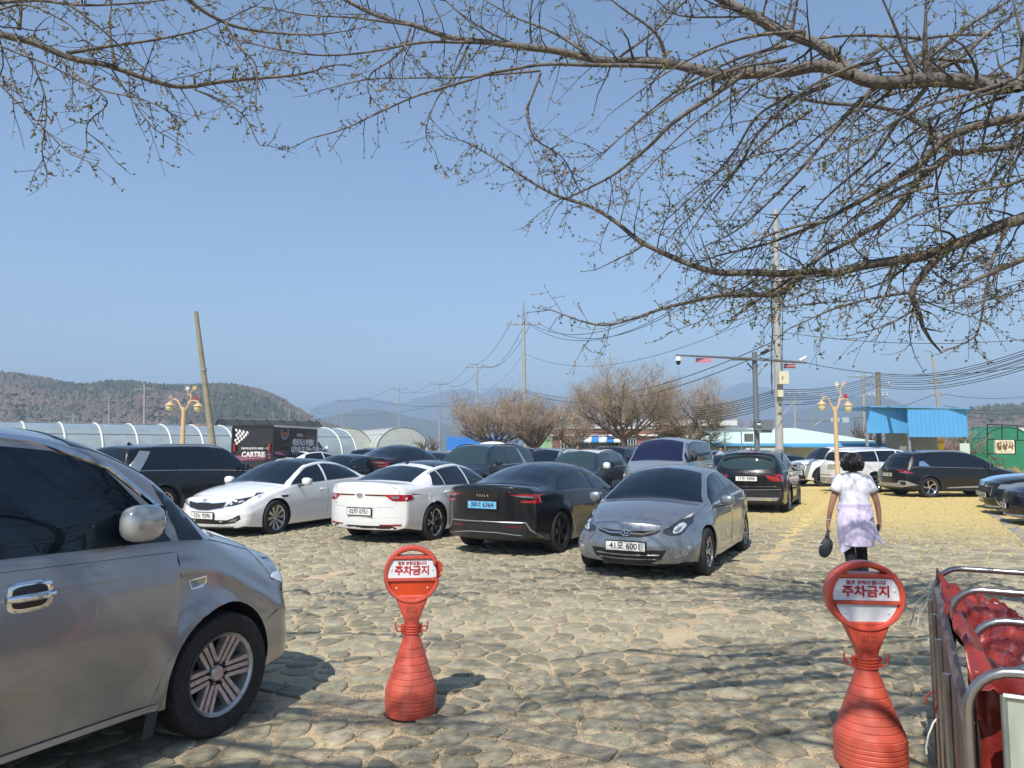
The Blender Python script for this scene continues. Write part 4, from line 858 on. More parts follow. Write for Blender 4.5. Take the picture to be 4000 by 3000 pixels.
# lanes of plain grout between the paving panels, and the dressed kerb strip across the foreground
BX = Vector((1.35, 3.75, 0)); LANES = [k * 5.0 + 1.2 for k in range(-8, 12)]
def lane_coord(x, y): q = Vector((x, y, 0)) - BX; return q.dot(LT), q.dot(FW)     # across, along
def stones():
    rnd = random.Random(5); V = []; Fc = []; base = 0
    ca, sa = FW.x, FW.y; y_ = 1.6; nrow = 0
    pts = {}
    def jit(i, j):
        if (i, j) not in pts:
            r = random.Random(i * 7919 + j * 104729); sx = .285; sy = .168
            pts[(i, j)] = ((i + (j % 2) * .5 + r.uniform(-.42, .42)) * sx, (j + r.uniform(-.34, .34)) * sy)
        return pts[(i, j)]
    # cell rows lie across the bays (u along -LT, v along FW)
    U = -LT; cnt = 0
    for j in range(-75, 190):
        for i in range(-105, 120):
            c = jit(i, j); P = BX + U * c[0] + FW * c[1]
            if P.y < -2 or P.y > 31 or P.x < -.80 * P.y - (6 if P.y < 9 else 1.5) or P.x > .76 * P.y + (5 if P.y < 9 else 1): continue
            far = P.y > 13; vf = P.y > 19
            if vf and P.x < 3.0: continue
            nb = [jit(i + a, j + b) for b in (-2, -1, 0, 1, 2) for a in (-2, -1, 0, 1, 2) if (a or b)]
            poly = [(-.36, -.24), (.36, -.24), (.36, .24), (-.36, .24)]
            for q in nb:
                dx, dy = q[0] - c[0], q[1] - c[1]; d2 = (dx * dx + dy * dy); L = math.sqrt(d2); lim = L / 2 - rnd_gap(i, j) ; out = []
                if L > .9: continue
                for k in range(len(poly)):
                    a, b = poly[k], poly[(k + 1) % len(poly)]; da = (a[0] * dx + a[1] * dy) / L - lim; db = (b[0] * dx + b[1] * dy) / L - lim
                    if da <= 0: out.append(a)
                    if da * db < 0: t = da / (da - db); out.append((a[0] + (b[0] - a[0]) * t, a[1] + (b[1] - a[1]) * t))
                poly = out
                if len(poly) < 3: break
            if len(poly) < 3: continue
            area = abs(sum(poly[k][0] * poly[(k + 1) % len(poly)][1] - poly[(k + 1) % len(poly)][0] * poly[k][1] for k in range(len(poly)))) / 2
            if area < .0045: continue
            if any(abs(c[0] * -1 - l) < .10 for l in LANES) : continue
            if abs(c[1]) < .155 and -60 < c[0] < 60 and P.y < 9 and P.y > 0: continue
            for _ in range(1 if far else 2):
                q = []
                for k in range(len(poly)):
                    a, b = poly[k], poly[(k + 1) % len(poly)]; q += [(a[0] * .74 + b[0] * .26, a[1] * .74 + b[1] * .26), (a[0] * .26 + b[0] * .74, a[1] * .26 + b[1] * .74)]
                poly = q
            if not far: poly = [(x * (1 + .045 * noise.noise(Vector((x * 14 + i, y * 14 + j, 0)))), y * (1 + .05 * noise.noise(Vector((x * 12 + j, y * 12, i))))) for x, y in poly]
            cx = sum(x for x, y in poly) / len(poly); cy = sum(y for x, y in poly) / len(poly)
            r = random.Random(i * 31 + j * 17); h = r.uniform(.008, .022); tx, ty = r.uniform(-.03, .03), r.uniform(-.03, .03); n = len(poly)
            z0 = gz(P.x, P.y); rings = ((1.0, -.012), (1.0, h * .35), (.93, h * .8), (.72, h * 1.08)) if not far else ((1.0, -.01), (.95, h * .8))
            for s_, z in rings:
                for x, y in poly:
                    x2, y2 = cx + (x - cx) * s_, cy + (y - cy) * s_
                    w = P + U * x2 + FW * y2; V.append((w.x, w.y, z0 + z + (tx * x2 + ty * y2 if z > 0 else 0)))
            w = P + U * cx + FW * cy; V.append((w.x, w.y, z0 + h * 1.12)); nr = len(rings)
            for q_ in range(nr - 1):
                for k in range(n): k2 = (k + 1) % n; Fc.append((base + q_ * n + k, base + q_ * n + k2, base + (q_ + 1) * n + k2, base + (q_ + 1) * n + k))
            for k in range(n): Fc.append((base + (nr - 1) * n + k, base + (nr - 1) * n + (k + 1) % n, base + nr * n))
            base = len(V); cnt += 1
    b = mesh('paving_stones', V, Fc, SM, True, 60); o = link('paving_stones', b)
    bb = bmesh.new(); bb.from_mesh(b); bmesh.ops.recalc_face_normals(bb, faces=bb.faces); bb.to_mesh(b); bb.free()
    tag(o, 'rounded grey paving stones set in sandy grout across the car park', 'paving', kind='stuff'); print('stones', cnt)
def rnd_gap(i, j): return .010 + .016 * random.Random(i * 13 + j * 7).random()
stones()
kerbm = mat('kerb_stone', (.23, .21, .155), .85, noise_=.3, nscale=12, bump=.4, bscale=50)
k = MB(); t = -14; kr = random.Random(4)
while t < 12:
    L_ = kr.uniform(.55, 1.0); c = BX - LT * (t + L_ / 2); k.box((c.x, c.y, .0 + gz(c.x, c.y)), (L_ - .025, .155, .03 + kr.uniform(-.006, .006)), 0, Matrix.Rotation(math.atan2(-LT.y, -LT.x) + kr.uniform(-.01, .01), 3, 'Z')); t += L_
ko = k.build('kerb_strip', [kerbm]); tag(ko, kind='structure')
bv = ko.modifiers.new('b', 'BEVEL'); bv.width = .008; bv.segments = 2
pathm = mat('concrete_path', (.25, .24, .22), .9, noise_=.2, nscale=5)
pa, pb, pc = G(3868, 2005), G(3935, 2045), G(4060, 2140)
tag(link('concrete_path', mesh('concrete_path', [pa + Vector((-.1, 0, .018)), pa + Vector((.1, 0, .018)), pb + Vector((.13, 0, .018)), pb + Vector((-.13, 0, .018)), pc + Vector((.15, 0, .018)), pc + Vector((-.15, 0, .018))], [(0, 3, 2, 1), (3, 5, 4, 2)], pathm)), kind='structure')
# little weeds and straw between the stones
gr = MB(); rr = random.Random(8)
for _ in range(70):
    c = G(rr.uniform(1300, 3700), rr.choice([rr.uniform(2450, 2990), rr.uniform(2300, 2990)])); n_ = rr.randint(4, 14)
    for _ in range(n_):
        a = rr.uniform(0, 2 * pi); l = rr.uniform(.015, .045); o = c + Vector((rr.uniform(-.04, .04), rr.uniform(-.03, .03), .0)); t = o + Vector((math.cos(a) * l * .7, math.sin(a) * l * .7, l)); s_ = Vector((-math.sin(a), math.cos(a), 0)) * .003
        gr.add([o - s_, o + s_, t], [(0, 1, 2)])
tag(gr.build('weeds', [mat('weed_green', (.09, .14, .03), .7)]), 'tiny green weeds growing in the paving joints', 'weeds', kind='stuff')
st = MB()
for _ in range(9000):
    yy = rr.uniform(2180, 2995); c = G(rr.uniform(1000, 4000) if yy < 2600 else rr.uniform(1250, 3700), yy); a = rr.uniform(0, pi); l = rr.uniform(.004, .014); d = Vector((math.cos(a), math.sin(a), 0)) * l; s_ = Vector((-math.sin(a), math.cos(a), 0)) * rr.uniform(.0015, .004); z = Vector((0, 0, rr.choice([.004, .004, .02])))
    st.add([c - d - s_ + z, c + d - s_ + z, c + d + s_ + z, c - d + s_ + z], [(0, 1, 2, 3)])
tag(st.build('blossom_litter', [mat('straw_litter', (.50, .38, .18), .8)]), 'straw coloured fallen blossom scales scattered over the paving', 'litter', kind='stuff')

# ------------------------------------------------------------------ hills
def ridge(name, prof, Y, depth, m, seed, base=-3, amp=.06, trees=None, step=14):
    """prof: skyline as (px, py) at distance Y; the hill is a real mound running back by depth"""
    f = pchip([(p[0], p[1]) for p in prof]); x0, x1 = prof[0][0], prof[-1][0]; n = int((x1 - x0) / step) + 1; rows = 18; V = []
    for j in range(rows + 1):
        t = j / rows; prof_t = math.sin(min(t / .55, 1) * pi / 2) if t < .55 else math.cos((t - .55) / .45 * pi / 2) * .999
        yy = Y + (t - .55) * depth
        for i in range(n + 1):
            px = x0 + (x1 - x0) * i / n; w = W(px, f(px), Y); x = w.x * (1 + (yy - Y) / Y * .6); h = max(0, w.z - base)
            nz = noise.fractal(Vector((x * 6 / depth + seed, yy * 6 / depth, seed)), .8, 2.1, 6); fine = noise.noise(Vector((x * .12, yy * .12, seed)))
            V.append((x, yy, base + h * max(0, prof_t) * (1 + amp * nz * min(1, abs(t - .55) * 6)) + fine * h * .018 * (prof_t > 0)))
    F_ = [(j * (n + 1) + i, j * (n + 1) + i + 1, (j + 1) * (n + 1) + i + 1, (j + 1) * (n + 1) + i) for j in range(rows) for i in range(n)]
    o = link(name, mesh(name, V, F_, m, True, 180)); tag(o, kind='structure')
    if trees:
        rd = random.Random(seed); q = MB(); N, r0, ms, lab = trees
        for _ in range(N):
            j = int(rows * .62 * rd.random() ** .8); i = rd.randint(0, n - 1); a = Vector(V[j * (n + 1) + i]); b = Vector(V[(j + 1) * (n + 1) + i + 1]); c = a.lerp(b, rd.random()); c.x = a.x + (b.x - a.x) * rd.random()
            if c.z < base + 4: continue
            k = noise.noise(Vector((c.x * .012 + seed, c.y * .02, 3))); mi = 0 if k > .16 + rd.uniform(-.3, .3) else 1
            r = r0 * rd.uniform(.6, 1.35); nn = 6
            vs = [(c.x, c.y, c.z - r * .4)] + [(c.x + r * rd.uniform(.7, 1.2) * math.cos(2 * pi * u / nn), c.y + r * math.sin(2 * pi * u / nn), c.z + r * rd.uniform(.2, .8)) for u in range(nn)] + [(c.x + rd.uniform(-.3, .3) * r, c.y, c.z + r * (2.0 if mi == 0 else 1.5))]
            q.add(vs, [(0, 1 + (u + 1) % nn, 1 + u) for u in range(nn)] + [(nn + 1, 1 + u, 1 + (u + 1) % nn) for u in range(nn)], mi)
        tag(q.build('forest', ms), lab, 'forest', kind='stuff')
    return o
hm = mat('bare_woodland', (.115, .090, .062), .95, col2=(.055, .065, .032), nscale=.014, coords='Object', bump=1, bscale=.15)
fm = [mat('pine_green', (.060, .068, .040), .9, noise_=.4, nscale=.1), mat('bare_crown', (.135, .105, .078), .95, noise_=.25, nscale=.03)]
ridge('hill', [(-3600, 1600), (-2600, 1480), (-1800, 1470), (-1000, 1420), (-500, 1445), (-200, 1455), (0, 1476), (150, 1488), (300, 1520), (380, 1526), (500, 1508), (640, 1522), (760, 1531), (900, 1522), (1000, 1534), (1080, 1562), (1160, 1610), (1250, 1662), (1380, 1706), (1600, 1757)], 480, 300, hm, 2, trees=(42000, 1.8, fm, 'dense bare and evergreen woodland covering the left hill'))
ridge('hill', [(3500, 1757), (3600, 1690), (3700, 1640), (3780, 1622), (3860, 1612), (3950, 1610), (4100, 1600), (4300, 1610)], 420, 200, hm, 5, trees=(4000, 2.2, fm, 'brown scrub woodland on the low hill behind the green tunnel house'))
dm = mat('distant_forest', (.07, .075, .05), .95, noise_=.3, nscale=.01)
ridge('mountains', [(1150, 1757), (1230, 1640), (1330, 1625), (1450, 1600), (1560, 1622), (1700, 1648), (1850, 1690), (2050, 1757)], 1500, 700, dm, 9, amp=.12)
ridge('mountains', [(1100, 1757), (1260, 1580), (1420, 1560), (1560, 1575), (1700, 1535), (1810, 1518), (1880, 1535), (1960, 1515), (2060, 1530), (2200, 1560), (2400, 1570), (2600, 1590), (2750, 1560), (2900, 1500), (3000, 1520), (3150, 1545), (3300, 1560), (3500, 1600), (3800, 1640), (4300, 1757)], 3000, 900, dm, 12, amp=.15)
ridge('mountains', [(2800, 1757), (2950, 1660), (3100, 1610), (3250, 1570), (3330, 1552), (3420, 1556), (3520, 1585), (3620, 1620), (3760, 1660), (3950, 1757)], 1700, 700, dm, 15, amp=.12)
# ================================================================== BACKGROUND THINGS
conc = mat('pole_concrete', (.36, .34, .30), .85, noise_=.15, nscale=4); galv = mat('galvanised_steel', (.26, .28, .29), .5, .15); cable = mat('black_cable', (.03, .035, .045), .6)
wood = mat('weathered_wood', (.23, .19, .12), .9, noise_=.3, nscale=6)
def pole(px, ytop, Y, label, rb=.17, rt=.10, xb=None, ybase=1757, arms=((1.2, .06),), m=None, name='utility_pole', group='utility poles', boltn=0, ins=True):
    top = W(px, ytop, Y); b = W(xb if xb is not None else px, ybase, Y); b.z = gz(b.x, b.y); o = empty(name, b, 0, label, 'utility pole', group)
    q = MB(); T = top - b; q.tube([(0, 0, -.3), T * .5, T], [rb, (rb + rt) / 2, rt], 14); q.build('shaft', [m or conc], o, smooth=True)
    for d, w_ in arms:
        c = T * (1 - d / T.length); a = MB(); a.box(c, (w_ * 2, .09, .09)); a.build('crossarm', [galv], o)
        if ins:
            for k in (-1, -.45, .45, 1):
                if 'insu' not in MATS: MATS['insu'] = (lambda i_: (i_.lathe([(.03, 0), (.06, .05), (.035, .1), (.06, .15), (.03, .2)], 8), mesh('insulator', i_.v, i_.f, mat('insulator', (.32, .33, .33), .3), True))[1])(MB())
                link('insulator', MATS['insu'], o, c + Vector((w_ * .9 * k, 0, .04)))
    if boltn:
        for k in range(boltn): s = MB(); s.box(T * (.25 + .6 * k / boltn) + Vector((.16 * (1 if k % 2 else -1), 0, 0)), (.14, .03, .03)); s.build('step_bolt', [galv], o)
    return o, top
P_main, tp = pole(2045, 1250, 62, 'tall concrete utility pole above the bare trees in the middle', .20, .12, xb=2052, arms=((.4, 1.5),), boltn=14)
q = MB(); q.tube([(tp.x - P_main.location.x, 0, tp.z - P_main.location.z - .3), (tp.x - P_main.location.x, 0, tp.z - P_main.location.z + 1.6)], [.13, .04], 8); q.build('top_spike', [galv], P_main)
labs = [(1863, 1420, 92, 'pale concrete pole left of the tall middle pole', 1.5), (1717, 1490, 125, 'slim pole standing beside the second greenhouse gable', 1.5), (1560, 1510, 150, 'pole with paired crossarms behind the middle greenhouse', 1.4), (1337, 1560, 170, 'pole with crossarm beside the end of the left hill', 1.6), (1225, 1592, 190, 'far pole carrying a pale transformer above the truck', 1.3), (1167, 1605, 200, 'thin far pole above the black delivery truck', .8), (1068, 1612, 210, 'small crossarm pole just left of the thin far pole', 1.0),
        (565, 1500, 70, 'nearest concrete pole rising above the left greenhouse', 1.0), (427, 1550, 95, 'thin pole with one crossarm above the left greenhouse', 1.1), (287, 1615, 100, 'short pole with a T shaped top at the far left', .8), (1130, 1600, 230, 'plain mast on the lower slope of the left hill', .3),
        (3104, 1520, 70, 'slim pole with brackets right of the white transformer pole', 1.2), (2870, 1560, 90, 'faint pole between the two right hand bare trees', 1.2), (3373, 1450, 62, 'pole with a curved lamp arm beside the tall bare tree', 1.3)]
tops = {}
for px, yt, Y, lb, a in labs: o, t_ = pole(px, yt, Y, lb, .15, .09, arms=((.5, a),)); tops[px] = t_
wp, _t = pole(3430, 1452, 44, 'brown weathered pole behind the blue metal shed', .16, .13, arms=((.8, .7), (1.5, .6)), m=wood)
lp, _t = pole(3642, 1385, 60, 'pole with street lamp tilting left behind the blue shed', .17, .09, xb=3690, arms=((2.4, .6), (3.4, .5)))
q = MB(); q.tube([_t - lp.location, _t - lp.location + Vector((-.1, 0, .25)), _t - lp.location + Vector((-.7, 0, .35))], .035, 6); q.tube([Vector((.2, 0, 4.9)), Vector((-1.1, 0, 5.1))], .03, 6); q.box((-1.2, 0, 5.1), (.5, .16, .1)); q.build('lamp_arm', [galv], lp)
# the leaning stump of a pole on the left
b0 = W(862, 1757, 30); b0.z = gz(b0.x, b0.y); t0 = W(765, 1217, 30); o = empty('leaning_pole', b0, 0, 'thick bare concrete pole leaning left beside the lamp', 'pole')
q = MB(); q.tube([Vector((0, 0, -.3)), t0 - b0], [.15, .085], 14); q.build('shaft', [mat('old_pole_concrete', (.28, .245, .165), .9, noise_=.2, nscale=3)], o, smooth=True)
q = MB(); q.tube([(t0 - b0) * .655, (t0 - b0) * .67], .125, 12); q.build('band', [galv], o)
# transformer pole on the right
o, tt = pole(3028, 820, 29, 'big pale transformer pole standing in front of the mint roof', .165, .11, xb=3042, arms=((1.0, .9), (2.6, .8)), m=mat('pale_pole', (.40, .39, .355), .8, noise_=.12, nscale=2), boltn=0)
cream = mat('cream_box', (.66, .62, .44), .5, noise_=.05)
def at(px, py, Y=28.7): return W(px, py, Y) - o.location
q = MB(); q.box(at(3057, 1476, 28.6), (.38, .30, .50)); q.box(at(3057, 1476, 28.44), (.02, .02, .14), 1); q.build('meter_box', [cream, cable], o); q = MB(); q.box(at(3046, 1537, 28.7), (.20, .22, .27)); q.build('junction_box', [cream], o)
q = MB(); q.lathe([(.0, 0), (.24, .02), (.26, .1), (.26, .7), (.2, .78), (0.001, .8)], 16, 0, Matrix.Translation(at(3062, 1130, 28.4))); q.build('transformer', [mat('grey_transformer', (.5, .52, .5), .5)], o, smooth=True)
q = MB(); c0 = at(3035, 1573); q.box(c0 + Vector((.45, -.15, 0)), (1.0, .05, .05)); q.tube([c0 + Vector((-.12, -.2, -.5)), c0 + Vector((.22, -.2, 0))], .014, 5); q.tube([c0 + Vector((.12, -.2, -.5)), c0 + Vector((.6, -.2, 0))], .012, 5); q.build('bracket', [galv], o)
q = MB(); rr = random.Random(3)
for k in range(5):
    z0 = at(3030, 1000 + 0 * k); pts = [at(3015 + 40 * (k % 2), 1060 + j * 60, 28.75) + Vector((rr.uniform(-.04, .04), 0, 0)) for j in range(9)]; q.tube(pts, .012, 5)
q.build('riser_cable', [cable], o)
# CCTV mast
cg = mat('mast_grey', (.17, .19, .205), .5, .2); b = W(2958, 1757, 25.5); b.z = gz(b.x, b.y); o = empty('camera_mast', b, 0, 'dark grey camera mast with long crossarm and control box', 'camera mast'); A = lambda px, py, Y=25.5: W(px, py, Y) - b
q = MB(); q.lathe([(.105, 0), (.09, 2.5), (.085, A(2957, 1375).z), (.001, A(2957, 1375).z + .01)], 16, 0); q.build('post', [cg], o, smooth=True)
q = MB(); a0, a1 = A(2641, 1387, 24.6), A(3150, 1417, 26.6); q.tube([a0, (A(2950, 1402, 25.4))], [.030, .055], 8); q.tube([A(2950, 1402, 25.4), a1], [.055, .04], 8); q.box(A(2930, 1405, 25.4), (1.2, .14, .05)); q.tube([A(2918, 1417), A(2940, 1440), A(2952, 1465)], .03, 6); q.tube([A(2998, 1421), A(2975, 1440), A(2962, 1465)], .03, 6); q.build('crossarm', [cg], o)
q = MB(); q.lathe([(.001, .16), (.07, .15), (.10, .05), (.10, 0)], 14, 0, Matrix.Translation(a0 + Vector((.07, 0, -.20)))); q.lathe([(.08, 0), (.08, -.05), (.06, -.12), (.001, -.14)], 14, 1, Matrix.Translation(a0 + Vector((.07, 0, -.20)))); q.build('dome_camera', [mat('camera_white', (.75, .76, .76), .4), blackp], o, smooth=True)
q = MB(); q.tube([a1 + Vector((-.25, 0, .08)), a1 + Vector((.0, 0, .22))], .05, 10); q.build('bullet_camera', [MATS['camera_white']], o)
q = MB(); q.tube([A(2975, 1380, 25.4), A(3000, 1370, 25.0)], .06, 8); q.build('speed_camera', [cable], o)
pk = mat('faded_pink_sign', (.55, .22, .27), .6); rd_ = mat('maroon_sign', (.28, .05, .07), .6); w1 = mat('white_lettering', (.8, .8, .78), .6)
for px, py, Y, m_, wd in ((2749, 1408, 24.9, pk, .55), (3085, 1430, 26.2, rd_, .42)):
    c = A(px, py, Y); q = MB(); q.box(c, (wd, .03, .16)); q.tube([c + Vector((-.15, 0, .08)), c + Vector((-.15, 0, .2))], .01, 5); q.tube([c + Vector((.15, 0, .08)), c + Vector((.15, 0, .2))], .01, 5); s = q.build('hanging_sign', [m_], o)
    if m_ is rd_: text('lettering', '○방범-다기능', .075, w1, s, Matrix.Translation(c + Vector((0, -.02, 0))) @ Matrix.Rotation(pi / 2, 4, 'X'))
c = A(2992, 1660, 25.3); q = MB(); q.box(c, (.42, .3, .35)); q.box(c + Vector((-.28, .02, -.02)), (.22, .25, .34)); q.box(c + Vector((-.08, 0, -.22)), (.5, .2, .1)); cb = q.build('control_box', [cg], o)
q = MB(); q.box(c + Vector((-.28, -.115, .01)), (.14, .01, .19), 0); q.add([c + Vector((-.34, -.123, .0)), c + Vector((-.22, -.123, .0)), c + Vector((-.22, -.123, .07)), c + Vector((-.28, -.123, .05)), c + Vector((-.34, -.123, .07))], [(0, 1, 2, 3, 4)], 1); q.build('notice', [blackp, w1], cb)
text('lettering', 'CCTV', .05, w1, cb, Matrix.Translation(c + Vector((-.28, -.123, -.05))) @ Matrix.Rotation(pi / 2, 4, 'X'))
q = MB(); q.box(A(2925, 1710, 25.6), (.25, .2, .28)); q.build('switch_box', [mat('switch_grey', (.12, .13, .12), .6)], o)
# ornamental lamps
peach = mat('peach_enamel', (.60, .41, .23), .45, noise_=.06, nscale=5); globe = mat('cream_globe', (.60, .56, .32), .3, coat=.5)
def lamp(px, Y, ytop, sc, label, dx):
    b = W(px, 1757, Y); b.z = gz(b.x, b.y); o = empty('street_lamp', b, 0, label, 'street lamp', 'ornamental twin lamps'); H = W(px, ytop, Y).z - b.z
    q = MB(); q.lathe([(.125, 0), (.115, .3), (.10, .35), (.09, H), (.001, H + .01)], 18); q.build('post', [peach], o, smooth=True)
    q = MB()
    for sg, hh in ((-1, .34), (1, .30)):
        arc = [(sg * .06, 0, H - .15), (sg * .18, 0, H + .08), (sg * .26, 0, H + .25), (sg * .42, 0, H + .36 if sg < 0 else H + .28), (sg * .62, 0, H + .22)]; q.tube([Vector(v) * 1 for v in arc], [.045, .04, .035, .03, .03], 8)
    q.tube([(.16, 0, H + .15), (.30, 0, H + .42), (.26, 0, H + .62), (.38, 0, H + .75)], [.035, .03, .025, .02], 8); q.tube([(.28, 0, H + .45), (.14, 0, H + .58), (.12, 0, H + .72)], [.025, .02, .018], 8); q.build('arm', [peach], o, smooth=True)
    for sg in (-1, 1):
        c = Matrix.Translation((sg * .60, 0, H + (.02 if sg < 0 else -.02))); q = MB(); q.lathe([(.001, .22), (.05, .20), (.08, .16), (.20, .08), (.215, .05)], 20, 0, c); q.build('lamp_shade', [peach], o, smooth=True)
        q = MB(); q.lathe([(.15, .06), (.175, .0), (.17, -.08), (.12, -.155), (.001, -.185)], 20, 0, c); q.build('globe', [globe], o, smooth=True)
    q = MB()
    for cx, cz, m_ in ((-.58, .42, 0), (.5, .38, 1)):
        q.lathe([(.001, -.01), (.085, -.01), (.085, .01), (.001, .01)], 16, m_, Matrix.Translation((cx, -.02, H + cz)) @ Matrix.Rotation(pi / 2, 4, 'X'))
    for cx, cz in ((.12, .8), (.42, .82)):
        pts = [(.13 * (1 if i % 2 == 0 else .45) * math.cos(i * pi / 5), .13 * (1 if i % 2 == 0 else .45) * math.sin(i * pi / 5)) for i in range(10)]; q.prism(pts, .02, 2 if cx < .2 else 3, Matrix.Translation((cx, 0, H + cz)) @ Matrix.Rotation(pi / 2, 4, 'X'))
    q.build('ornament', [mat('faded_disc', (.3, .25, .3), .6), mat('red_disc', (.45, .03, .05), .5), mat('pale_star', (.6, .6, .5), .6), peach], o); o.scale = (sc, sc, 1)
lamp(712, 31, 1590, 1.0, 'peach twin-globe lamp by the leaning pole', 0); lamp(3268, 26, 1588, .78, 'peach twin-globe lamp by the blue metal shed', 0)

# greenhouses
film = mat('greenhouse_film', (.25, .30, .31), .22, noise_=.12, nscale=1.5, coat=.4); strap = mat('film_strap', (.62, .64, .58), .6); film2 = mat('dusty_film', (.52, .53, .48), .5, noise_=.12, nscale=1)
def tunnel(a, b, r, h, label, mf, name='greenhouse', ribs=1.5, ribm=None, group=None, n=26, ends=True, cat='greenhouse', sw=.09):
    a, b = Vector((*a, 0)), Vector((*b, 0)); o = empty(name, a, 0, label, cat, group); d = (b - a); L = d.length; d.normalize(); s = Vector((-d.y, d.x, 0)); g0 = gz(a.x, a.y)
    prof = [(r * -math.cos(pi * i / n), h * (max(0, math.sin(pi * i / n)) ** .62)) for i in range(n + 1)]
    q = MB(); k = max(2, int(L / 3)); vs = []
    for j in range(k + 1):
        for i, (u, z) in enumerate(prof):
            vs.append(d * (L * j / k) + s * u + Vector((0, 0, g0 + z + .012 * noise.noise(Vector((j * .7, i * .4, r))))))
    m_ = len(prof); q.add(vs, [(j * m_ + i, j * m_ + i + 1, (j + 1) * m_ + i + 1, (j + 1) * m_ + i) for j in range(k) for i in range(m_ - 1)])
    if ends:
        for e in (0, k): q.add([vs[e * m_ + i] for i in range(m_)], [tuple(range(m_)) if e else tuple(range(m_))[::-1]])
    q.build('film', [mf], o, smooth=True, sharp=50)
    q = MB(); t = .2
    while t < L:
        q.tube([d * t + s * (u * 1.008) + Vector((0, 0, g0 + z * 1.01 + .01)) for u, z in prof], sw / 2, 5); t += ribs
    for e in (0, L): q.tube([d * e + s * u + Vector((0, 0, g0 + z)) for u, z in prof], .05, 5)
    q.build('ribs', [ribm or strap], o)
    q = MB()
    for i in (6, n - 6, n // 2): u, z = prof[i]; q.tube([s * u + Vector((0, 0, g0 + z * 1.012 + .01)), d * L + s * u + Vector((0, 0, g0 + z * 1.012 + .01))], .022, 4)
    q.build('purlins', [galv], o)
    return o
tunnel((-50, 26.5), (-13.5, 56), 3.6, 3.15, 'long translucent greenhouse tunnel with pale straps at the left', film, ribs=1.9, sw=.12)
tunnel((-17.5, 78), (-32, 106), 2.7, 3.5, 'dusty film greenhouse with gable facing the car park, left one', film2, ribs=1.4, sw=.05, ribm=galv, group='dusty greenhouses'); tunnel((-11.6, 78), (-26, 106), 2.9, 3.55, 'dusty film greenhouse with gable facing the car park, right one', film2, ribs=1.4, sw=.05, ribm=galv, group='dusty greenhouses')
tunnel((-24.5, 61), (-17.5, 65), 3.4, 3.75, 'black shade cloth tunnel behind the delivery truck', mat('shade_cloth', (.03, .033, .033), .8), name='shade_tunnel', ribs=1.2, ribm=blackp, cat='shade tunnel')
tunnel((32.6, 53), (31.8, 47), 1.85, 3.15, 'green tarpaulin tunnel house with arched end', mat('green_tarp', (.02, .19, .10), .6, noise_=.1, nscale=1), name='tunnel_house', ribs=2.4, ribm=mat('dark_green_pipe', (.015, .12, .07), .6), cat='tunnel house')

# buildings
brick = mat('red_brick', (.24, .085, .06), .85, noise_=.2, nscale=6); wh = mat('white_wall', (.70, .69, .66), .6, noise_=.05, nscale=2); win = mat('window_glass', (.03, .045, .05), .08, coat=1); alu = mat('white_frame', (.72, .72, .70), .4)
def brickify(m):
    n = m.node_tree; p = n.nodes['Principled BSDF']; t = n.nodes.new('ShaderNodeTexBrick'); c = n.nodes.new('ShaderNodeTexCoord'); mp = n.nodes.new('ShaderNodeMapping'); mp.inputs['Rotation'].default_value = (pi / 2, 0, 0); mp.inputs['Scale'].default_value = (4.5, 4.5, 4.5)
    n.links.new(c.outputs['Object'], mp.inputs[0]); n.links.new(mp.outputs[0], t.inputs['Vector']); t.inputs['Color1'].default_value = (.25, .085, .06, 1); t.inputs['Color2'].default_value = (.17, .06, .045, 1); t.inputs['Mortar'].default_value = (.34, .28, .25, 1); t.inputs['Mortar Size'].default_value = .012
    n.links.new(t.outputs[0], p.inputs['Base Color'])
brickify(brick)
def fbox(q, x0, x1, y0, y1, Y, dep, m=0):
    """box whose front face covers photo pixels x0..x1, y0..y1 at depth Y and runs back by dep"""
    a = W(x0, y0, Y); b = W(x1, y1, Y); q.box(((a.x + b.x) / 2, Y + dep / 2, (a.z + b.z) / 2), (abs(b.x - a.x), dep, abs(a.z - b.z)), m)
B0 = empty('brick_building', (0, 0, 0), 0, 'low red brick shop with a blue and white striped awning', 'building')
q = MB(); fbox(q, 2160, 2560, 1674, 1790, 56, 7); q.build('wall', [brick], B0); q = MB(); fbox(q, 2150, 2570, 1697, 1703, 55.75, .5); fbox(q, 2158, 2562, 1669, 1674, 55.9, 7.2); q.build('ledge', [wh], B0)
for x0, x1 in ((2190, 2228), (2255, 2300), (2305, 2365), (2370, 2420), (2452, 2485)):
    q = MB(); fbox(q, x0, x1, 1712, 1752, 55.94, .1); f = q.build('window', [alu], B0); q = MB()
    for k in range(3): fbox(q, x0 + 2 + k * (x1 - x0 - 2) / 3, x0 + (k + 1) * (x1 - x0 - 2) / 3, 1715, 1750, 55.9, .1)
    q.build('pane', [win], f)
q = MB(); bl_ = mat('awning_blue', (.03, .22, .62), .6); n_ = 6
for k in range(n_):
    x0 = 2252 + k * 175 / n_; x1 = 2252 + (k + 1) * 175 / n_; a, b, c, d = W(x0, 1706, 55.8), W(x1, 1706, 55.8), W(x1, 1723, 54.7), W(x0, 1723, 54.7); e, f = W(x1, 1728, 54.7), W(x0, 1728, 54.7)
    q.add([a, b, c, d, e, f], [(0, 3, 2, 1), (3, 5, 4, 2)], k % 2)
q.build('awning', [bl_, wh], B0)
q = MB(); fbox(q, 2110, 2165, 1700, 1790, 57, 4, 0); g2 = q.build('side_shed', [mat('pale_green_sheet', (.30, .48, .28), .6)], B0)
q = MB(); fbox(q, 2215, 2480, 1612, 1672, 60, 5, 0); q.build('upper_storey', [mat('grey_render', (.30, .32, .34), .8, noise_=.1)], B0)
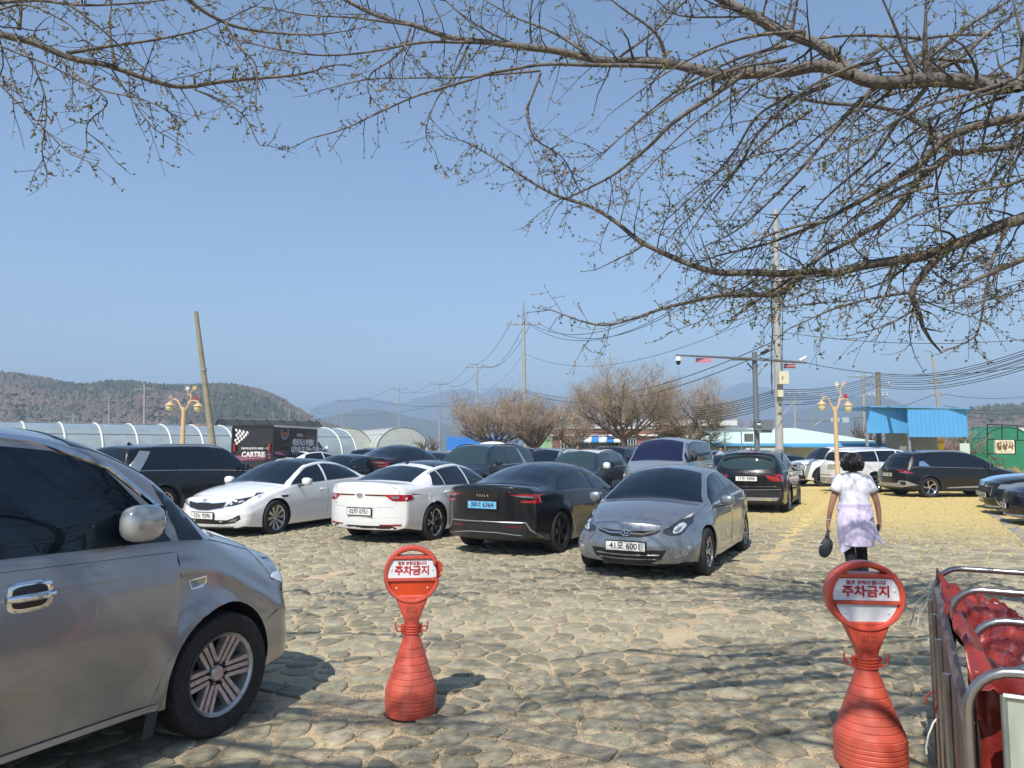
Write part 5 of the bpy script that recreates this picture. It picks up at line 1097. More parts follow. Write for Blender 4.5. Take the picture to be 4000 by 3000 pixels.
for x0 in (2235, 2290, 2390, 2440): q = MB(); fbox(q, x0, x0 + 28, 1628, 1660, 59.9, .2); q.build('window', [alu], B0); q = MB(); fbox(q, x0 + 2, x0 + 26, 1631, 1657, 59.85, .2); q.build('pane', [win], B0)
B1 = empty('white_roof_building', (0, 0, 0), 0, 'tan tiled building under a flat white slab roof', 'building')
q = MB(); fbox(q, 2555, 2840, 1662, 1790, 66, 8); q.build('wall', [mat('tan_tile', (.28, .20, .12), .8, noise_=.25, nscale=8)], B1); q = MB(); fbox(q, 2500, 2880, 1640, 1662, 63, 12); q.build('roof', [wh], B1)
for x0 in (2580, 2660, 2740): q = MB(); fbox(q, x0, x0 + 45, 1700, 1740, 65.9, .2); q.build('window', [win], B1)
# mint hipped roof
mint = mat('mint_roof_sheet', (.62, .78, .68), .5, stretch=(1, 1, 1)); n = mint.node_tree
wv = n.nodes.new('ShaderNodeTexWave'); tcx = n.nodes.new('ShaderNodeTexCoord'); wv.inputs['Scale'].default_value = 2.2; bmp = n.nodes.new('ShaderNodeBump'); bmp.inputs['Strength'].default_value = .6; bmp.inputs['Distance'].default_value = .05
n.links.new(tcx.outputs['Object'], wv.inputs['Vector']); n.links.new(wv.outputs['Fac'], bmp.inputs['Height']); n.links.new(bmp.outputs[0], n.nodes['Principled BSDF'].inputs['Normal'])
B2 = empty('mint_roof_hall', (0, 0, 0), 0, 'low white walled hall under a pale mint hipped roof', 'building')
e0, e1, r0, r1 = W(2620, 1733, 44), W(3480, 1738, 44), W(2840, 1676, 50), W(3105, 1676, 50); e0.z = e1.z = 2.05; r0.z = r1.z = 3.15; bk0, bk1 = Vector((e0.x, 56, 2.05)), Vector((e1.x, 56, 2.05))
q = MB(); q.add([e0, e1, r1, r0, bk0, bk1], [(0, 1, 2, 3), (1, 5, 2), (4, 0, 3), (5, 4, 3, 2), (0, 4, 5, 1)]); q.build('roof', [mint], B2)
q = MB(); q.box(((e0.x + e1.x) / 2, 43.95, 1.97), (e1.x - e0.x, .10, .16)); q.box(((e0.x + e1.x) / 2 + 3.4, 43.3, 1.84), ((e1.x - e0.x) * .5, 1.3, .05)); q.build('fascia', [mat('sky_blue_trim', (.10, .40, .66), .5)], B2)
q = MB(); q.box(((e0.x + e1.x) / 2, 50, .95), (e1.x - e0.x - .6, 11, 1.9)); q.build('wall', [mat('white_corrugated', (.62, .62, .58), .6, noise_=.1)], B2)
q = MB(); x0 = W(2790, 1757, 43.4).x
for k in range(28): q.tube([(x0 + k * .14, 43.4, .2), (x0 + k * .14, 43.4, 1.78)], .075, 6)
q.build('corrugated_fence', [MATS['white_corrugated']], B2)
o = empty('canopy', (0, 0, 0), 0, 'thin dark lean-to canopy on posts in front of the mint roof', 'canopy'); a, b = W(2765, 1692, 40), W(2960, 1685, 40); q = MB(); q.add([a, b, b + Vector((0, 3, .25)), a + Vector((0, 3, .25)), a + Vector((0, 0, .06)), b + Vector((0, 0, .06)), b + Vector((0, 3, .31)), a + Vector((0, 3, .31))], [(0, 3, 2, 1), (4, 5, 6, 7), (0, 1, 5, 4), (1, 2, 6, 5), (2, 3, 7, 6), (3, 0, 4, 7)]); q.build('roof', [mat('aged_tin', (.22, .30, .27), .6)], o)
for k in (.03, .35, .68, .97): q = MB(); c = a.lerp(b, k); q.tube([(c.x, 40.1, .1), (c.x, 40.1, c.z)], .03, 6); q.build('post', [galv], o)
# blue ribbed shed
blue = mat('blue_ribbed_sheet', (.10, .36, .66), .45, noise_=.05, nscale=2); B3 = empty('metal_shed', (0, 0, 0), 0, 'blue ribbed metal shelter on grey legs by the right lamp', 'shed')
def ribbed(name, x0, x1, y0, y1, Y, m, par, pitch=.21, dz=0):
    a, b = W(x0, y0, Y), W(x1, y1, Y); q = MB(); x = a.x; pts = []
    while x < b.x - .01:
        e = min(x + pitch, b.x); pts += [(x, 0), (x + (e - x) * .72, 0), (x + (e - x) * .78, -.035), (x + (e - x) * .94, -.035)]; x = e
    pts.append((b.x, 0)); n = len(pts); vs = [(x, Y + d, b.z) for x, d in pts] + [(x, Y + d, a.z + dz * (x - a.x)) for x, d in pts]; vs += [(x, y + .03, z) for x, y, z in vs]
    q.add(vs, [(i, i + 1, n + i + 1, n + i) for i in range(n - 1)] + [(2 * n + i + 1, 2 * n + i, 3 * n + i, 3 * n + i + 1) for i in range(n - 1)] + [(n + i, n + i + 1, 3 * n + i + 1, 3 * n + i) for i in range(n - 1)] + [(i + 1, i, 2 * n + i, 2 * n + i + 1) for i in range(n - 1)]); return q.build(name, [m], par)
ribbed('side_panel', 3384, 3547, 1592, 1692, 39.5, blue, B3, .2); ribbed('front_panel', 3546, 3781, 1600, 1707, 38.5, blue, B3, .24)
q = MB(); a, b = W(3380, 1590, 39.5), W(3785, 1598, 38.3); q.add([(a.x, 39.4, a.z), (b.x, 38.2, b.z), (b.x, 43.5, b.z + .04), (a.x, 43.5, a.z + .04), (a.x, 39.4, a.z + .05), (b.x, 38.2, b.z + .05), (b.x, 43.5, b.z + .09), (a.x, 43.5, a.z + .09)], [(0, 3, 2, 1), (4, 5, 6, 7), (0, 1, 5, 4), (1, 2, 6, 5), (2, 3, 7, 6), (3, 0, 4, 7)]); q.build('roof', [blue], B3)
for px, Y in ((3388, 39.6), (3553, 38.7), (3771, 38.7), (3388, 43), (3771, 43)): q = MB(); c = W(px, 1757, Y); q.box((c.x, Y, 1.3), (.12, .12, 2.6)); q.build('leg', [galv], B3)
q = MB(); fbox(q, 3512, 3545, 1690, 1790, 40, 1.5); q.build('store_wall', [mat('grey_panel', (.22, .23, .22), .7, noise_=.15, nscale=3)], B3); q = MB(); fbox(q, 3560, 3664, 1700, 1790, 41, 1.6); q.build('store_wall', [MATS['grey_panel']], B3)
o = empty('banner', (0, 0, 0), 0, 'yellow upright banner beside the blue shed', 'banner'); q = MB(); fbox(q, 3665, 3688, 1716, 1756, 40.2, .03); q.build('cloth', [mat('banner_yellow', (.75, .55, .02), .6)], o); text('lettering', '한방', .16, mat('banner_ink', (.3, .14, .02), .6), o, Matrix.Translation(W(3676, 1728, 40.15)) @ Matrix.Rotation(pi / 2, 4, 'X'), bold=.004)
o = empty('notice_board', (0, 0, 0), 0, 'pale green notice board right of the yellow banner', 'notice board'); q = MB(); fbox(q, 3750, 3789, 1732, 1772, 37, .05); q.build('board', [mat('pale_mint_board', (.55, .66, .55), .6)], o); q = MB(); a = W(3752, 1757, 37.1); b = W(3787, 1757, 37.1)
for c in (a, b): q.tube([(c.x, 37.1, 0), (c.x, 37.1, 1.8)], .03, 6)
q.build('posts', [galv], o)
# long white building behind the tunnel house
B4 = empty('long_building', (0, 0, 0), 0, 'long white flat building behind the green tunnel house', 'building'); q = MB(); fbox(q, 3775, 4200, 1672, 1695, 72, 8); q.build('roof_band', [wh], B4); q = MB(); fbox(q, 3790, 4200, 1695, 1800, 72.4, 8); q.build('wall', [MATS['grey_panel']], B4); q = MB(); fbox(q, 3968, 4000, 1707, 1716, 72.2, .3); q.build('window', [alu], B4)
# green annex, sign frame
q = MB(); fbox(q, 3778, 3810, 1716, 1800, 46, 2); fbox(q, 3812, 3990, 1752, 1800, 45.5, .1); tag(q.build('green_fence_panels', [MATS['green_tarp']]), 'green sheet hoarding at the foot of the tunnel house', 'hoarding')
o = empty('temple_sign', (0, 0, 0), 0, 'black steel frame carrying a cream temple sign', 'sign'); Y = 30; q = MB()
P = lambda x, y: W(x, y, Y)
for a, b in (((3857, 1657), (3857, 1790)), ((3914, 1660), (3914, 1718)), ((3975, 1663), (3975, 1720)), ((3857, 1657), (4060, 1667)), ((3857, 1717), (4060, 1722)), ((3857, 1771), (3968, 1774)), ((3966, 1720), (3966, 1774)), ((4055, 1667), (4055, 1800))): q.tube([P(*a), P(*b)], .022, 6)
q.tube([P(3860, 1772), P(3905, 1817)], .015, 6); q.build('frame', [blackp], o)
q = MB(); fbox(q, 3889, 3964, 1719, 1771, 29.96, .12); sg = q.build('sign_panel', [mat('cream_sign', (.78, .72, .52), .5)], o); br_ = mat('sign_brown', (.16, .07, .02), .6); RX = Matrix.Rotation(pi / 2, 4, 'X')
text('lettering', '길상사', .30, br_, sg, Matrix.Translation(W(3926, 1744, 29.93)) @ RX, bold=.010, sx=.86); text('lettering', '대한불교조계종천태종', .06, br_, sg, Matrix.Translation(W(3927, 1725, 29.93)) @ RX); text('lettering', '← 100M   054-337-0785', .055, br_, sg, Matrix.Translation(W(3927, 1763, 29.93)) @ RX)
o = empty('steel_frame', (0, 0, 0), 0, 'rusty brown pipe frame in the dry grass under the cream sign', 'frame'); q = MB(); Y = 29
for a, b in (((3872, 1782), (3872, 1818)), ((3890, 1790), (3890, 1822)), ((3920, 1790), (3920, 1822)), ((3872, 1784), (3890, 1791)), ((3890, 1792), (3920, 1792)), ((3890, 1815), (3920, 1815))): q.tube([W(*a, Y), W(*b, Y)], .02, 5)
q.build('pipe', [mat('rust_pipe', (.16, .06, .035), .8)], o)
bf = MB(); fbox(bf, 1745, 1962, 1706, 1760, 72, .1); tag(bf.build('blue_fence', [mat('bright_blue_sheet', (.03, .20, .62), .6, noise_=.1)]), 'bright blue sheet fence behind the leftmost bare trees', 'fence')
for i, (x0, x1, y0, Y, c, lb) in enumerate([(1010, 1060, 1655, 120, '#9a6a45', 'orange roofed house far behind the greenhouse, right one'), (720, 775, 1652, 118, '#9a6a45', 'orange roofed house far behind the greenhouse, left one'), (845, 915, 1650, 125, '#3f88a8', 'small house with a light blue roof near the leaning pole'), (1480, 1560, 1674, 140, '#5a4438', 'brown roofed house behind the middle greenhouses')]):
    o = empty('house', (0, 0, 0), 0, lb, 'house'); a, b = W(x0, y0 + 12, Y), W(x1, y0 + 12, Y); hz = W(x0, y0, Y).z; q = MB(); q.box(((a.x + b.x) / 2, Y + 3, a.z / 2), (b.x - a.x, 6, a.z)); q.build('wall', [wh], o)
    m = (a + b) / 2; q = MB(); q.add([a + Vector((-.4, -.4, 0)), b + Vector((.4, -.4, 0)), (b.x + .4, Y + 6.4, a.z), (a.x - .4, Y + 6.4, a.z), (a.x + .8, Y + 3, hz), (b.x - .8, Y + 3, hz)], [(0, 1, 5, 4), (1, 2, 5), (2, 3, 4, 5), (3, 0, 4), (0, 3, 2, 1)]); q.build('roof', [mat('roof_' + str(i), c, .7)], o)
# road sign gantry
o = empty('road_gantry', (0, 0, 0), 0, 'thin grey road sign gantry left of the tall bare tree', 'gantry'); q = MB(); Y = 60; q.tube([W(3175, 1760, Y), W(3175, 1602, Y)], .09, 8); q.tube([W(3175, 1638, Y), W(3318, 1640, Y)], .05, 6); q.tube([W(3176, 1665, Y), W(3215, 1640, Y)], .04, 6); q.build('post', [galv], o); q = MB(); fbox(q, 3245, 3280, 1632, 1647, 59.8, .05); fbox(q, 3290, 3317, 1630, 1650, 59.8, .05); q.build('sign_panel', [mat('pale_sign_back', (.45, .5, .5), .5)], o)

# wires
def wire(name, a, b, sag, r, label, n=24, col=cable, extra=None):
    q = MB()
    for (p0, p1, s_) in ([(a, b, sag)] if extra is None else extra):
        q.tube([p0.lerp(p1, i / n) - Vector((0, 0, s_ * 4 * (i / n) * (1 - i / n))) for i in range(n + 1)], r, 4)
    return tag(q.build(name, [col]), label, 'cable', 'overhead cables')
E_ = []
wire('overhead_cable', None, None, 0, .02, 'three power lines swooping from the tall middle pole to the transformer pole', extra=[(W(2052, 1253, 62), W(3015, 880, 29.2), 2.6), (W(2100, 1258, 62), W(3020, 935, 29.1), 2.6), (W(2060, 1262, 62.3), W(3010, 915, 29.4), 2.8)])
wire('overhead_cable', None, None, 0, .022, 'power lines stepping down from the tall middle pole to the far poles', extra=[(W(2000, 1252, 62), W(1835, 1423, 92), 1.2), (W(2075, 1262, 62), W(1890, 1423, 92), 1.6), (W(2045, 1275, 62), W(1880, 1425, 92), 1.6), (W(1835, 1423, 92), W(1690, 1492, 125), 1.3), (W(1890, 1423, 92), W(1735, 1494, 125), 1.6), (W(1690, 1492, 125), W(1535, 1514, 150), 1.5), (W(1735, 1494, 125), W(1580, 1512, 150), 1.5), (W(1535, 1514, 150), W(1310, 1562, 170), 1.2), (W(1337, 1562, 170), W(1225, 1596, 190), 1.)])
wire('overhead_cable', None, None, 0, .012, 'slack single line from the tall middle pole to the camera mast', extra=[(W(2050, 1381, 62), W(2957, 1240, 29), 1.5), (W(2045, 1381, 62), W(1870, 1520, 92), 1.0)])
wire('overhead_cable', None, None, 0, .02, 'low twisted telephone lines crossing above the bare trees', extra=[(W(2052, 1522, 62), W(3030, 1330, 29), 1.4), (W(2052, 1530, 62), W(3030, 1360, 29), 1.5), (W(1865, 1545, 92), W(1200, 1600, 190), 2.0), (W(1440, 1560, 150), W(2050, 1560, 62), 1.0)])
wire('overhead_cable', None, None, 0, .016, 'lines running along the foot of the left hill', extra=[(W(570, 1505, 70), W(1230, 1594, 190), .5), (W(-50, 1600, 80), W(570, 1530, 70), .7), (W(430, 1560, 95), W(1240, 1625, 180), 2)])
bd = []
for k, (yl, ym, yr) in enumerate([(1592, 1520, 1333), (1598, 1527, 1345), (1606, 1536, 1352), (1615, 1545, 1366), (1622, 1553, 1371), (1632, 1561, 1383), (1643, 1572, 1401), (1655, 1580, 1412)]):
    bd += [(W(2700, yl, 33 + k * .1), W(3040, ym, 29), .12), (W(3040, ym, 29), W(3430, ym - 62 - k * 1.2, 40), .3), (W(3430, ym - 62 - k * 1.2, 40), W(4150, yr - 20, 22), .5)]
wire('overhead_cable', None, None, 0, .014, 'thick bundle of cables climbing to the right edge', extra=bd)
wire('overhead_cable', None, None, 0, .012, 'single cable from the camera mast arm to the right edge', extra=[(W(3155, 1419, 26.6), W(4150, 1400, 24), .5), (W(3040, 1110, 29), W(4150, 1160, 30), .5), (W(3040, 1295, 29), W(4150, 1310, 28), .4), (W(3040, 925, 29), W(4150, 935, 30), .4), (W(3040, 955, 29), W(4150, 985, 30), .5)])
wire('overhead_cable', None, None, 0, .02, 'distant lines low over the right hill', extra=[(W(3690, 1585, 60), W(4100, 1575, 80), .6), (W(3690, 1597, 60), W(4100, 1590, 80), .6), (W(3690, 1605, 60), W(4100, 1600, 80), .9), (W(3650, 1540, 60), W(3100, 1640, 90), 1.0), (W(3660, 1535, 60), W(4100, 1530, 80), .6)])
# ================================================================== TREES
def bark_mat():
    m = mat('cherry_bark', (.23, .20, .165), .8, bump=1, bscale=26, nscale=13, col2=(.04, .036, .033)); n = m.node_tree; p = n.nodes['Principled BSDF']
    return m
bark = bark_mat(); MATS['cherry_bark'] = bark; twigm = mat('twig_bark', (.10, .088, .078), .75, col2=(.06, .052, .048), nscale=20); farbark = mat('far_bark', (.12, .095, .075), .85, noise_=.3, nscale=4); fartwig = mat('budding_twigs', (.36, .265, .17), .85, col2=(.27, .22, .17), nscale=1.5)
budm = mat('green_buds', (.21, .20, .055), .6, col2=(.07, .08, .03), nscale=9, coords='Object'); budo = mat('orange_buds', (.34, .17, .06), .6)
class Tubes:
    def __init__(s): s.v = []; s.f = []
    def add(s, pts, rads, n):
        b0 = len(s.v); prev = None; L = len(pts)
        for i in range(L):
            d = (pts[min(i + 1, L - 1)] - pts[max(i - 1, 0)])
            d = d.normalized() if d.length > 1e-7 else Vector((0, 0, 1))
            a = (prev - d * prev.dot(d)) if prev is not None else (d.cross(Vector((0, 0, 1))) if abs(d.z) < .9 else d.cross(Vector((1, 0, 0))))
            a = a.normalized() if a.length > 1e-6 else d.orthogonal().normalized(); prev = a; c = d.cross(a); r = rads[i]; p = pts[i]
            for k in range(n):
                t = 2 * pi * k / n; ct, st_ = math.cos(t) * r, math.sin(t) * r; s.v.append((p.x + a.x * ct + c.x * st_, p.y + a.y * ct + c.y * st_, p.z + a.z * ct + c.z * st_))
        for i in range(L - 1):
            for k in range(n): k2 = (k + 1) % n; s.f.append((b0 + i * n + k, b0 + i * n + k2, b0 + (i + 1) * n + k2, b0 + (i + 1) * n + k))
    def build(s, name, m, par, smooth=True): return link(name, mesh(name, s.v, s.f, m, smooth, 180), par)
def spline(P, seg=6):
    out = []
    for i in range(len(P) - 1):
        p0, p1, p2, p3 = P[max(i - 1, 0)], P[i], P[i + 1], P[min(i + 2, len(P) - 1)]
        for j in range(seg):
            t = j / seg; out.append(.5 * ((2 * p1) + (p2 - p0) * t + (2 * p0 - 5 * p1 + 4 * p2 - p3) * t * t + (3 * p1 - p0 - 3 * p2 + p3) * t ** 3))
    out.append(P[-1]); return out
class Cherry:
    def __init__(s, seed): s.r = random.Random(seed); s.big = Tubes(); s.tw = Tubes(); s.bv = []; s.bf = []; s.bm = []; s.nt = 0
    def bud(s, p, d, sz):
        r = s.r
        for _ in range(r.choice((1, 2, 2, 3))):
            a = (d + Vector((r.uniform(-.9, .9), r.uniform(-.9, .9), r.uniform(-.5, 1.0)))).normalized(); l = sz * r.uniform(.7, 1.3); w = l * .27; u = a.orthogonal().normalized() * w; v = a.cross(u).normalized() * w
            o = p + a * l * .15; b = len(s.bv); c = o + a * l * .55; s.bv += [tuple(o), tuple(c + u), tuple(c + v), tuple(c - u), tuple(c - v), tuple(o + a * l * 1.1)]
            s.bf += [(b, b + 2, b + 1), (b, b + 3, b + 2), (b, b + 4, b + 3), (b, b + 1, b + 4), (b + 5, b + 1, b + 2), (b + 5, b + 2, b + 3), (b + 5, b + 3, b + 4), (b + 5, b + 4, b + 1)]; s.bm += [1 if r.random() < .13 else 0] * 8
    def twig(s, p, d, L, rad, lev, droop=-.12):
        r = s.r; n = max(3, int(L / .11)); pts = [p]; c = Vector(p); d = Vector(d)
        curl = Vector((r.uniform(-1, 1), r.uniform(-1, 1), r.uniform(-.6, .9))) * .16
        for i in range(n):
            d = (d + Vector((r.uniform(-1, 1), r.uniform(-1, 1), r.uniform(-1, 1))) * .27 + curl + Vector((0, 0, droop + .22 * i / n))).normalized(); c = c + d * (L / n); pts.append(c)
        rads = [max(.0016, rad * (1 - .65 * i / n)) for i in range(n + 1)]
        (s.tw).add(pts, rads, 4 if rad < .012 else 6); s.nt += 1
        if lev > 0:
            k = max(1, int(L / (.17 if lev > 1 else .15)))
            for j in range(k):
                i = min(n - 1, int((.18 + .8 * (j + r.random() * .7) / k) * n)); i = max(0, i); q = pts[i]; dd = (pts[i + 1] - pts[i]).normalized(); ax = Vector((r.uniform(-1, 1), r.uniform(-1, 1), r.uniform(-.8, .9)))
                nd = (dd * .75 + (ax - dd * ax.dot(dd)).normalized() * r.uniform(.5, 1.0)).normalized(); s.twig(q, nd, L * r.uniform(.28, .6) * (1 - .35 * i / n), rads[i] * .62, lev - 1, droop)
        step = .055 if lev == 0 else .10
        acc = 0
        for i in range(1, n + 1):
            if rads[i] < .006 and r.random() < (.85 if lev == 0 else .5): s.bud(pts[i], (pts[i] - pts[i - 1]).normalized(), .024 * r.uniform(.75, 1.2))
    def limb(s, P, r0, r1, kids=1.0, lev=2, tl=.75, seg=6, both=True):
        """main limb through given points, with side shoots"""
        r = s.r; pts = spline([Vector(p) for p in P], seg); n = len(pts); cum = [0]
        for i in range(1, n): cum.append(cum[-1] + (pts[i] - pts[i - 1]).length)
        T = cum[-1]; rads = [r0 + (r1 - r0) * (c / T) ** .8 for c in cum]; rads = [x * (1 + .07 * noise.noise(Vector((c * 5, r0 * 90, 0)))) for x, c in zip(rads, cum)]
        pts = [p + Vector((noise.noise(p * 2.2), noise.noise(p * 2.2 + Vector((9, 0, 0))), noise.noise(p * 2.2 + Vector((0, 9, 0))))) * min(.05, rads[i] * 1.3) for i, p in enumerate(pts)]
        s.big.add(pts, rads, 12 if r0 > .04 else 7)
        for j in range(int(T * 9)):
            i = r.randint(0, n - 2); d = (pts[i + 1] - pts[i]).normalized(); ax = Vector((r.uniform(-1, 1), r.uniform(-1, 1), r.uniform(-1, 1))); ax = (ax - d * ax.dot(d)).normalized(); p0 = pts[i].lerp(pts[i + 1], r.random()); L = r.uniform(.02, .07) + rads[i]; p1 = p0 + (ax + d * .4).normalized() * L; s.tw.add([p0, p0.lerp(p1, .5) + Vector((0, 0, .004)), p1], [.006, .005, .004], 4); s.bud(p1, ax, .022)
        k = int(T * 8.6 * kids)
        for j in range(k):
            c = T * (.04 + .96 * (j + r.random()) / k); i = min(n - 2, max(0, next((q for q in range(n) if cum[q] > c), n - 1) - 1)); d = (pts[i + 1] - pts[i]).normalized(); ax = Vector((r.uniform(-1, 1), r.uniform(-1, 1), r.uniform(-.9, .8)))
            nd = (d * r.uniform(.3, .9) + (ax - d * ax.dot(d)).normalized()).normalized(); L = tl * r.uniform(.35, 1.25) * (.6 + .4 * c / T); s.twig(pts[i], nd, L, max(.0035, min(.012, rads[i] * .3)) * r.uniform(.7, 1.2), lev if L > .35 else 1)
        s.twig(pts[-1], (pts[-1] - pts[-2]).normalized(), tl * .6, r1 * .9, 1)
        return pts
    def done(s, o):
        s.big.build('limbs', bark, o); s.tw.build('twigs', twigm, o); link('buds', mesh('buds', s.bv, s.bf, [budm, budo], False, 0, s.bm), o); print('cherry', s.nt, len(s.bv))
def PX(*a): return [W(x, y, Y) for x, y, Y in a]
T1 = Cherry(11); tr = Vector((5.6, 4.2, 0)); o1 = empty('cherry_tree', tr, 0, 'old budding cherry tree whose limbs reach in from the right', 'tree')
J = Vector((5.3, 4.3, 2.6)); r_ = T1.r
def rel(P): return [p - tr for p in P]
crotch = [Vector((5.6, 4.2, 0)), Vector((5.62, 4.15, 1.0)), Vector((5.5, 4.25, 2.0)), J]
T1.big.add([p - tr for p in spline(crotch, 5)], [.30 - .006 * i for i in range(16)], 20)
JL = [J]
# limbs seen in the photograph
T1.limb(rel([J, Vector((4.9, 4.9, 3.5))] + PX((4150, 345, 5.3), (3900, 330, 5.3), (3640, 325, 5.3), (3400, 305, 5.3), (3300, 250, 5.4), (3150, 170, 5.5), (3000, 90, 5.6), (2800, -20, 5.7), (2600, -160, 5.8))), .090, .030, 1.1, tl=.9)
T1.limb(rel(PX((3340, 285, 5.3), (3200, 262, 5.35), (3050, 285, 5.4), (2850, 300, 5.5), (2700, 275, 5.6), (2560, 240, 5.7), (2400, 232, 5.8), (2200, 215, 5.9), (2020, 180, 6.0), (1850, 160, 6.1), (1620, 105, 6.2), (1450, 50, 6.3), (1330, -10, 6.3), (1100, -110, 6.4))), .050, .013, 1.0, tl=.8)
T1.limb(rel(PX((2620, 262, 5.7), (2400, 252, 5.6), (2150, 255, 5.6), (2000, 275, 5.6), (1880, 300, 5.6), (1640, 370, 5.6), (1500, 430, 5.6), (1350, 500, 5.6), (1210, 540, 5.6))), .020, .005, .75, lev=1, tl=.5)
T1.limb(rel(PX((1600, 115, 6.2), (1570, 190, 6.1), (1520, 240, 6.1), (1450, 290, 6.1), (1440, 360, 6.1), (1490, 430, 6.1))), .013, .004, .7, lev=1, tl=.4)
T1.limb(rel(PX((1830, 170, 6.1), (1770, 290, 6.0), (1700, 400, 6.0), (1665, 520, 6.0), (1700, 590, 6.0))), .012, .004, .8, lev=1, tl=.4)
T1.limb(rel(PX((2110, 280, 5.6), (1840, 300, 5.6), (1600, 305, 5.6), (1440, 310, 5.6), (1240, 355, 5.6))), .010, .004, .5, lev=1, tl=.35)
T1.limb(rel(PX((2900, 300, 5.4), (2700, 430, 5.4), (2610, 500, 5.5), (2530, 580, 5.6), (2400, 680, 5.8), (2290, 740, 6.0), (2200, 780, 6.2))), .024, .007, .9, tl=.6)
T1.limb(rel(PX((2110, 290, 5.6), (2070, 400, 5.6), (2060, 430, 5.6), (2090, 540, 5.6), (2200, 620, 5.7), (2260, 740, 5.9))), .011, .004, .8, lev=1, tl=.45)
# the low limb
T1.limb(rel([J + Vector((0, .1, -.1)), Vector((5.0, 5.1, 2.9))] + PX((4150, 840, 5.9), (3970, 870, 5.9), (3800, 935, 5.95), (3640, 990, 6.0), (3440, 1020, 6.1), (3250, 1055, 6.2), (3100, 1070, 6.3), (2950, 1070, 6.4), (2780, 1060, 6.5), (2640, 1010, 6.6), (2500, 940, 6.7), (2400, 870, 6.8), (2300, 805, 6.9), (2180, 765, 7.0), (2060, 700, 7.1), (1920, 610, 7.2), (1830, 560, 7.2))), .078, .007, 1.15, tl=.75)
T1.limb(rel(PX((3130, 1080, 6.3), (3050, 1140, 6.2), (2950, 1155, 6.2), (2800, 1160, 6.2), (2640, 1190, 6.2), (2480, 1245, 6.2), (2330, 1270, 6.2), (2150, 1210, 6.2))), .030, .005, 1.2, lev=1, tl=.5)
T1.limb(rel(PX((3700, 980, 5.95), (3620, 1060, 5.9), (3560, 1140, 5.9), (3590, 1215, 5.9))), .040, .022, 2.4, tl=.65)
T1.limb(rel(PX((3560, 1140, 5.9), (3400, 1170, 5.9), (3250, 1210, 6.0), (3080, 1285, 6.0))), .014, .005, 1.5, tl=.5)
T1.limb(rel(PX((3580, 1200, 5.9), (3480, 1260, 5.9), (3400, 1290, 5.9))), .012, .005, 2.0, lev=1, tl=.4)
T1.limb(rel(PX((3935, 890, 5.8), (3880, 1010, 5.7), (3850, 1130, 5.7), (3820, 1290, 5.7), (3770, 1340, 5.7))), .018, .006, 1.2, lev=1, tl=.5)
T1.limb(rel(PX((4150, 930, 5.2), (3980, 1020, 5.2), (3850, 1080, 5.2), (3740, 1130, 5.2))), .030, .012, 1.5, lev=1, tl=.5)
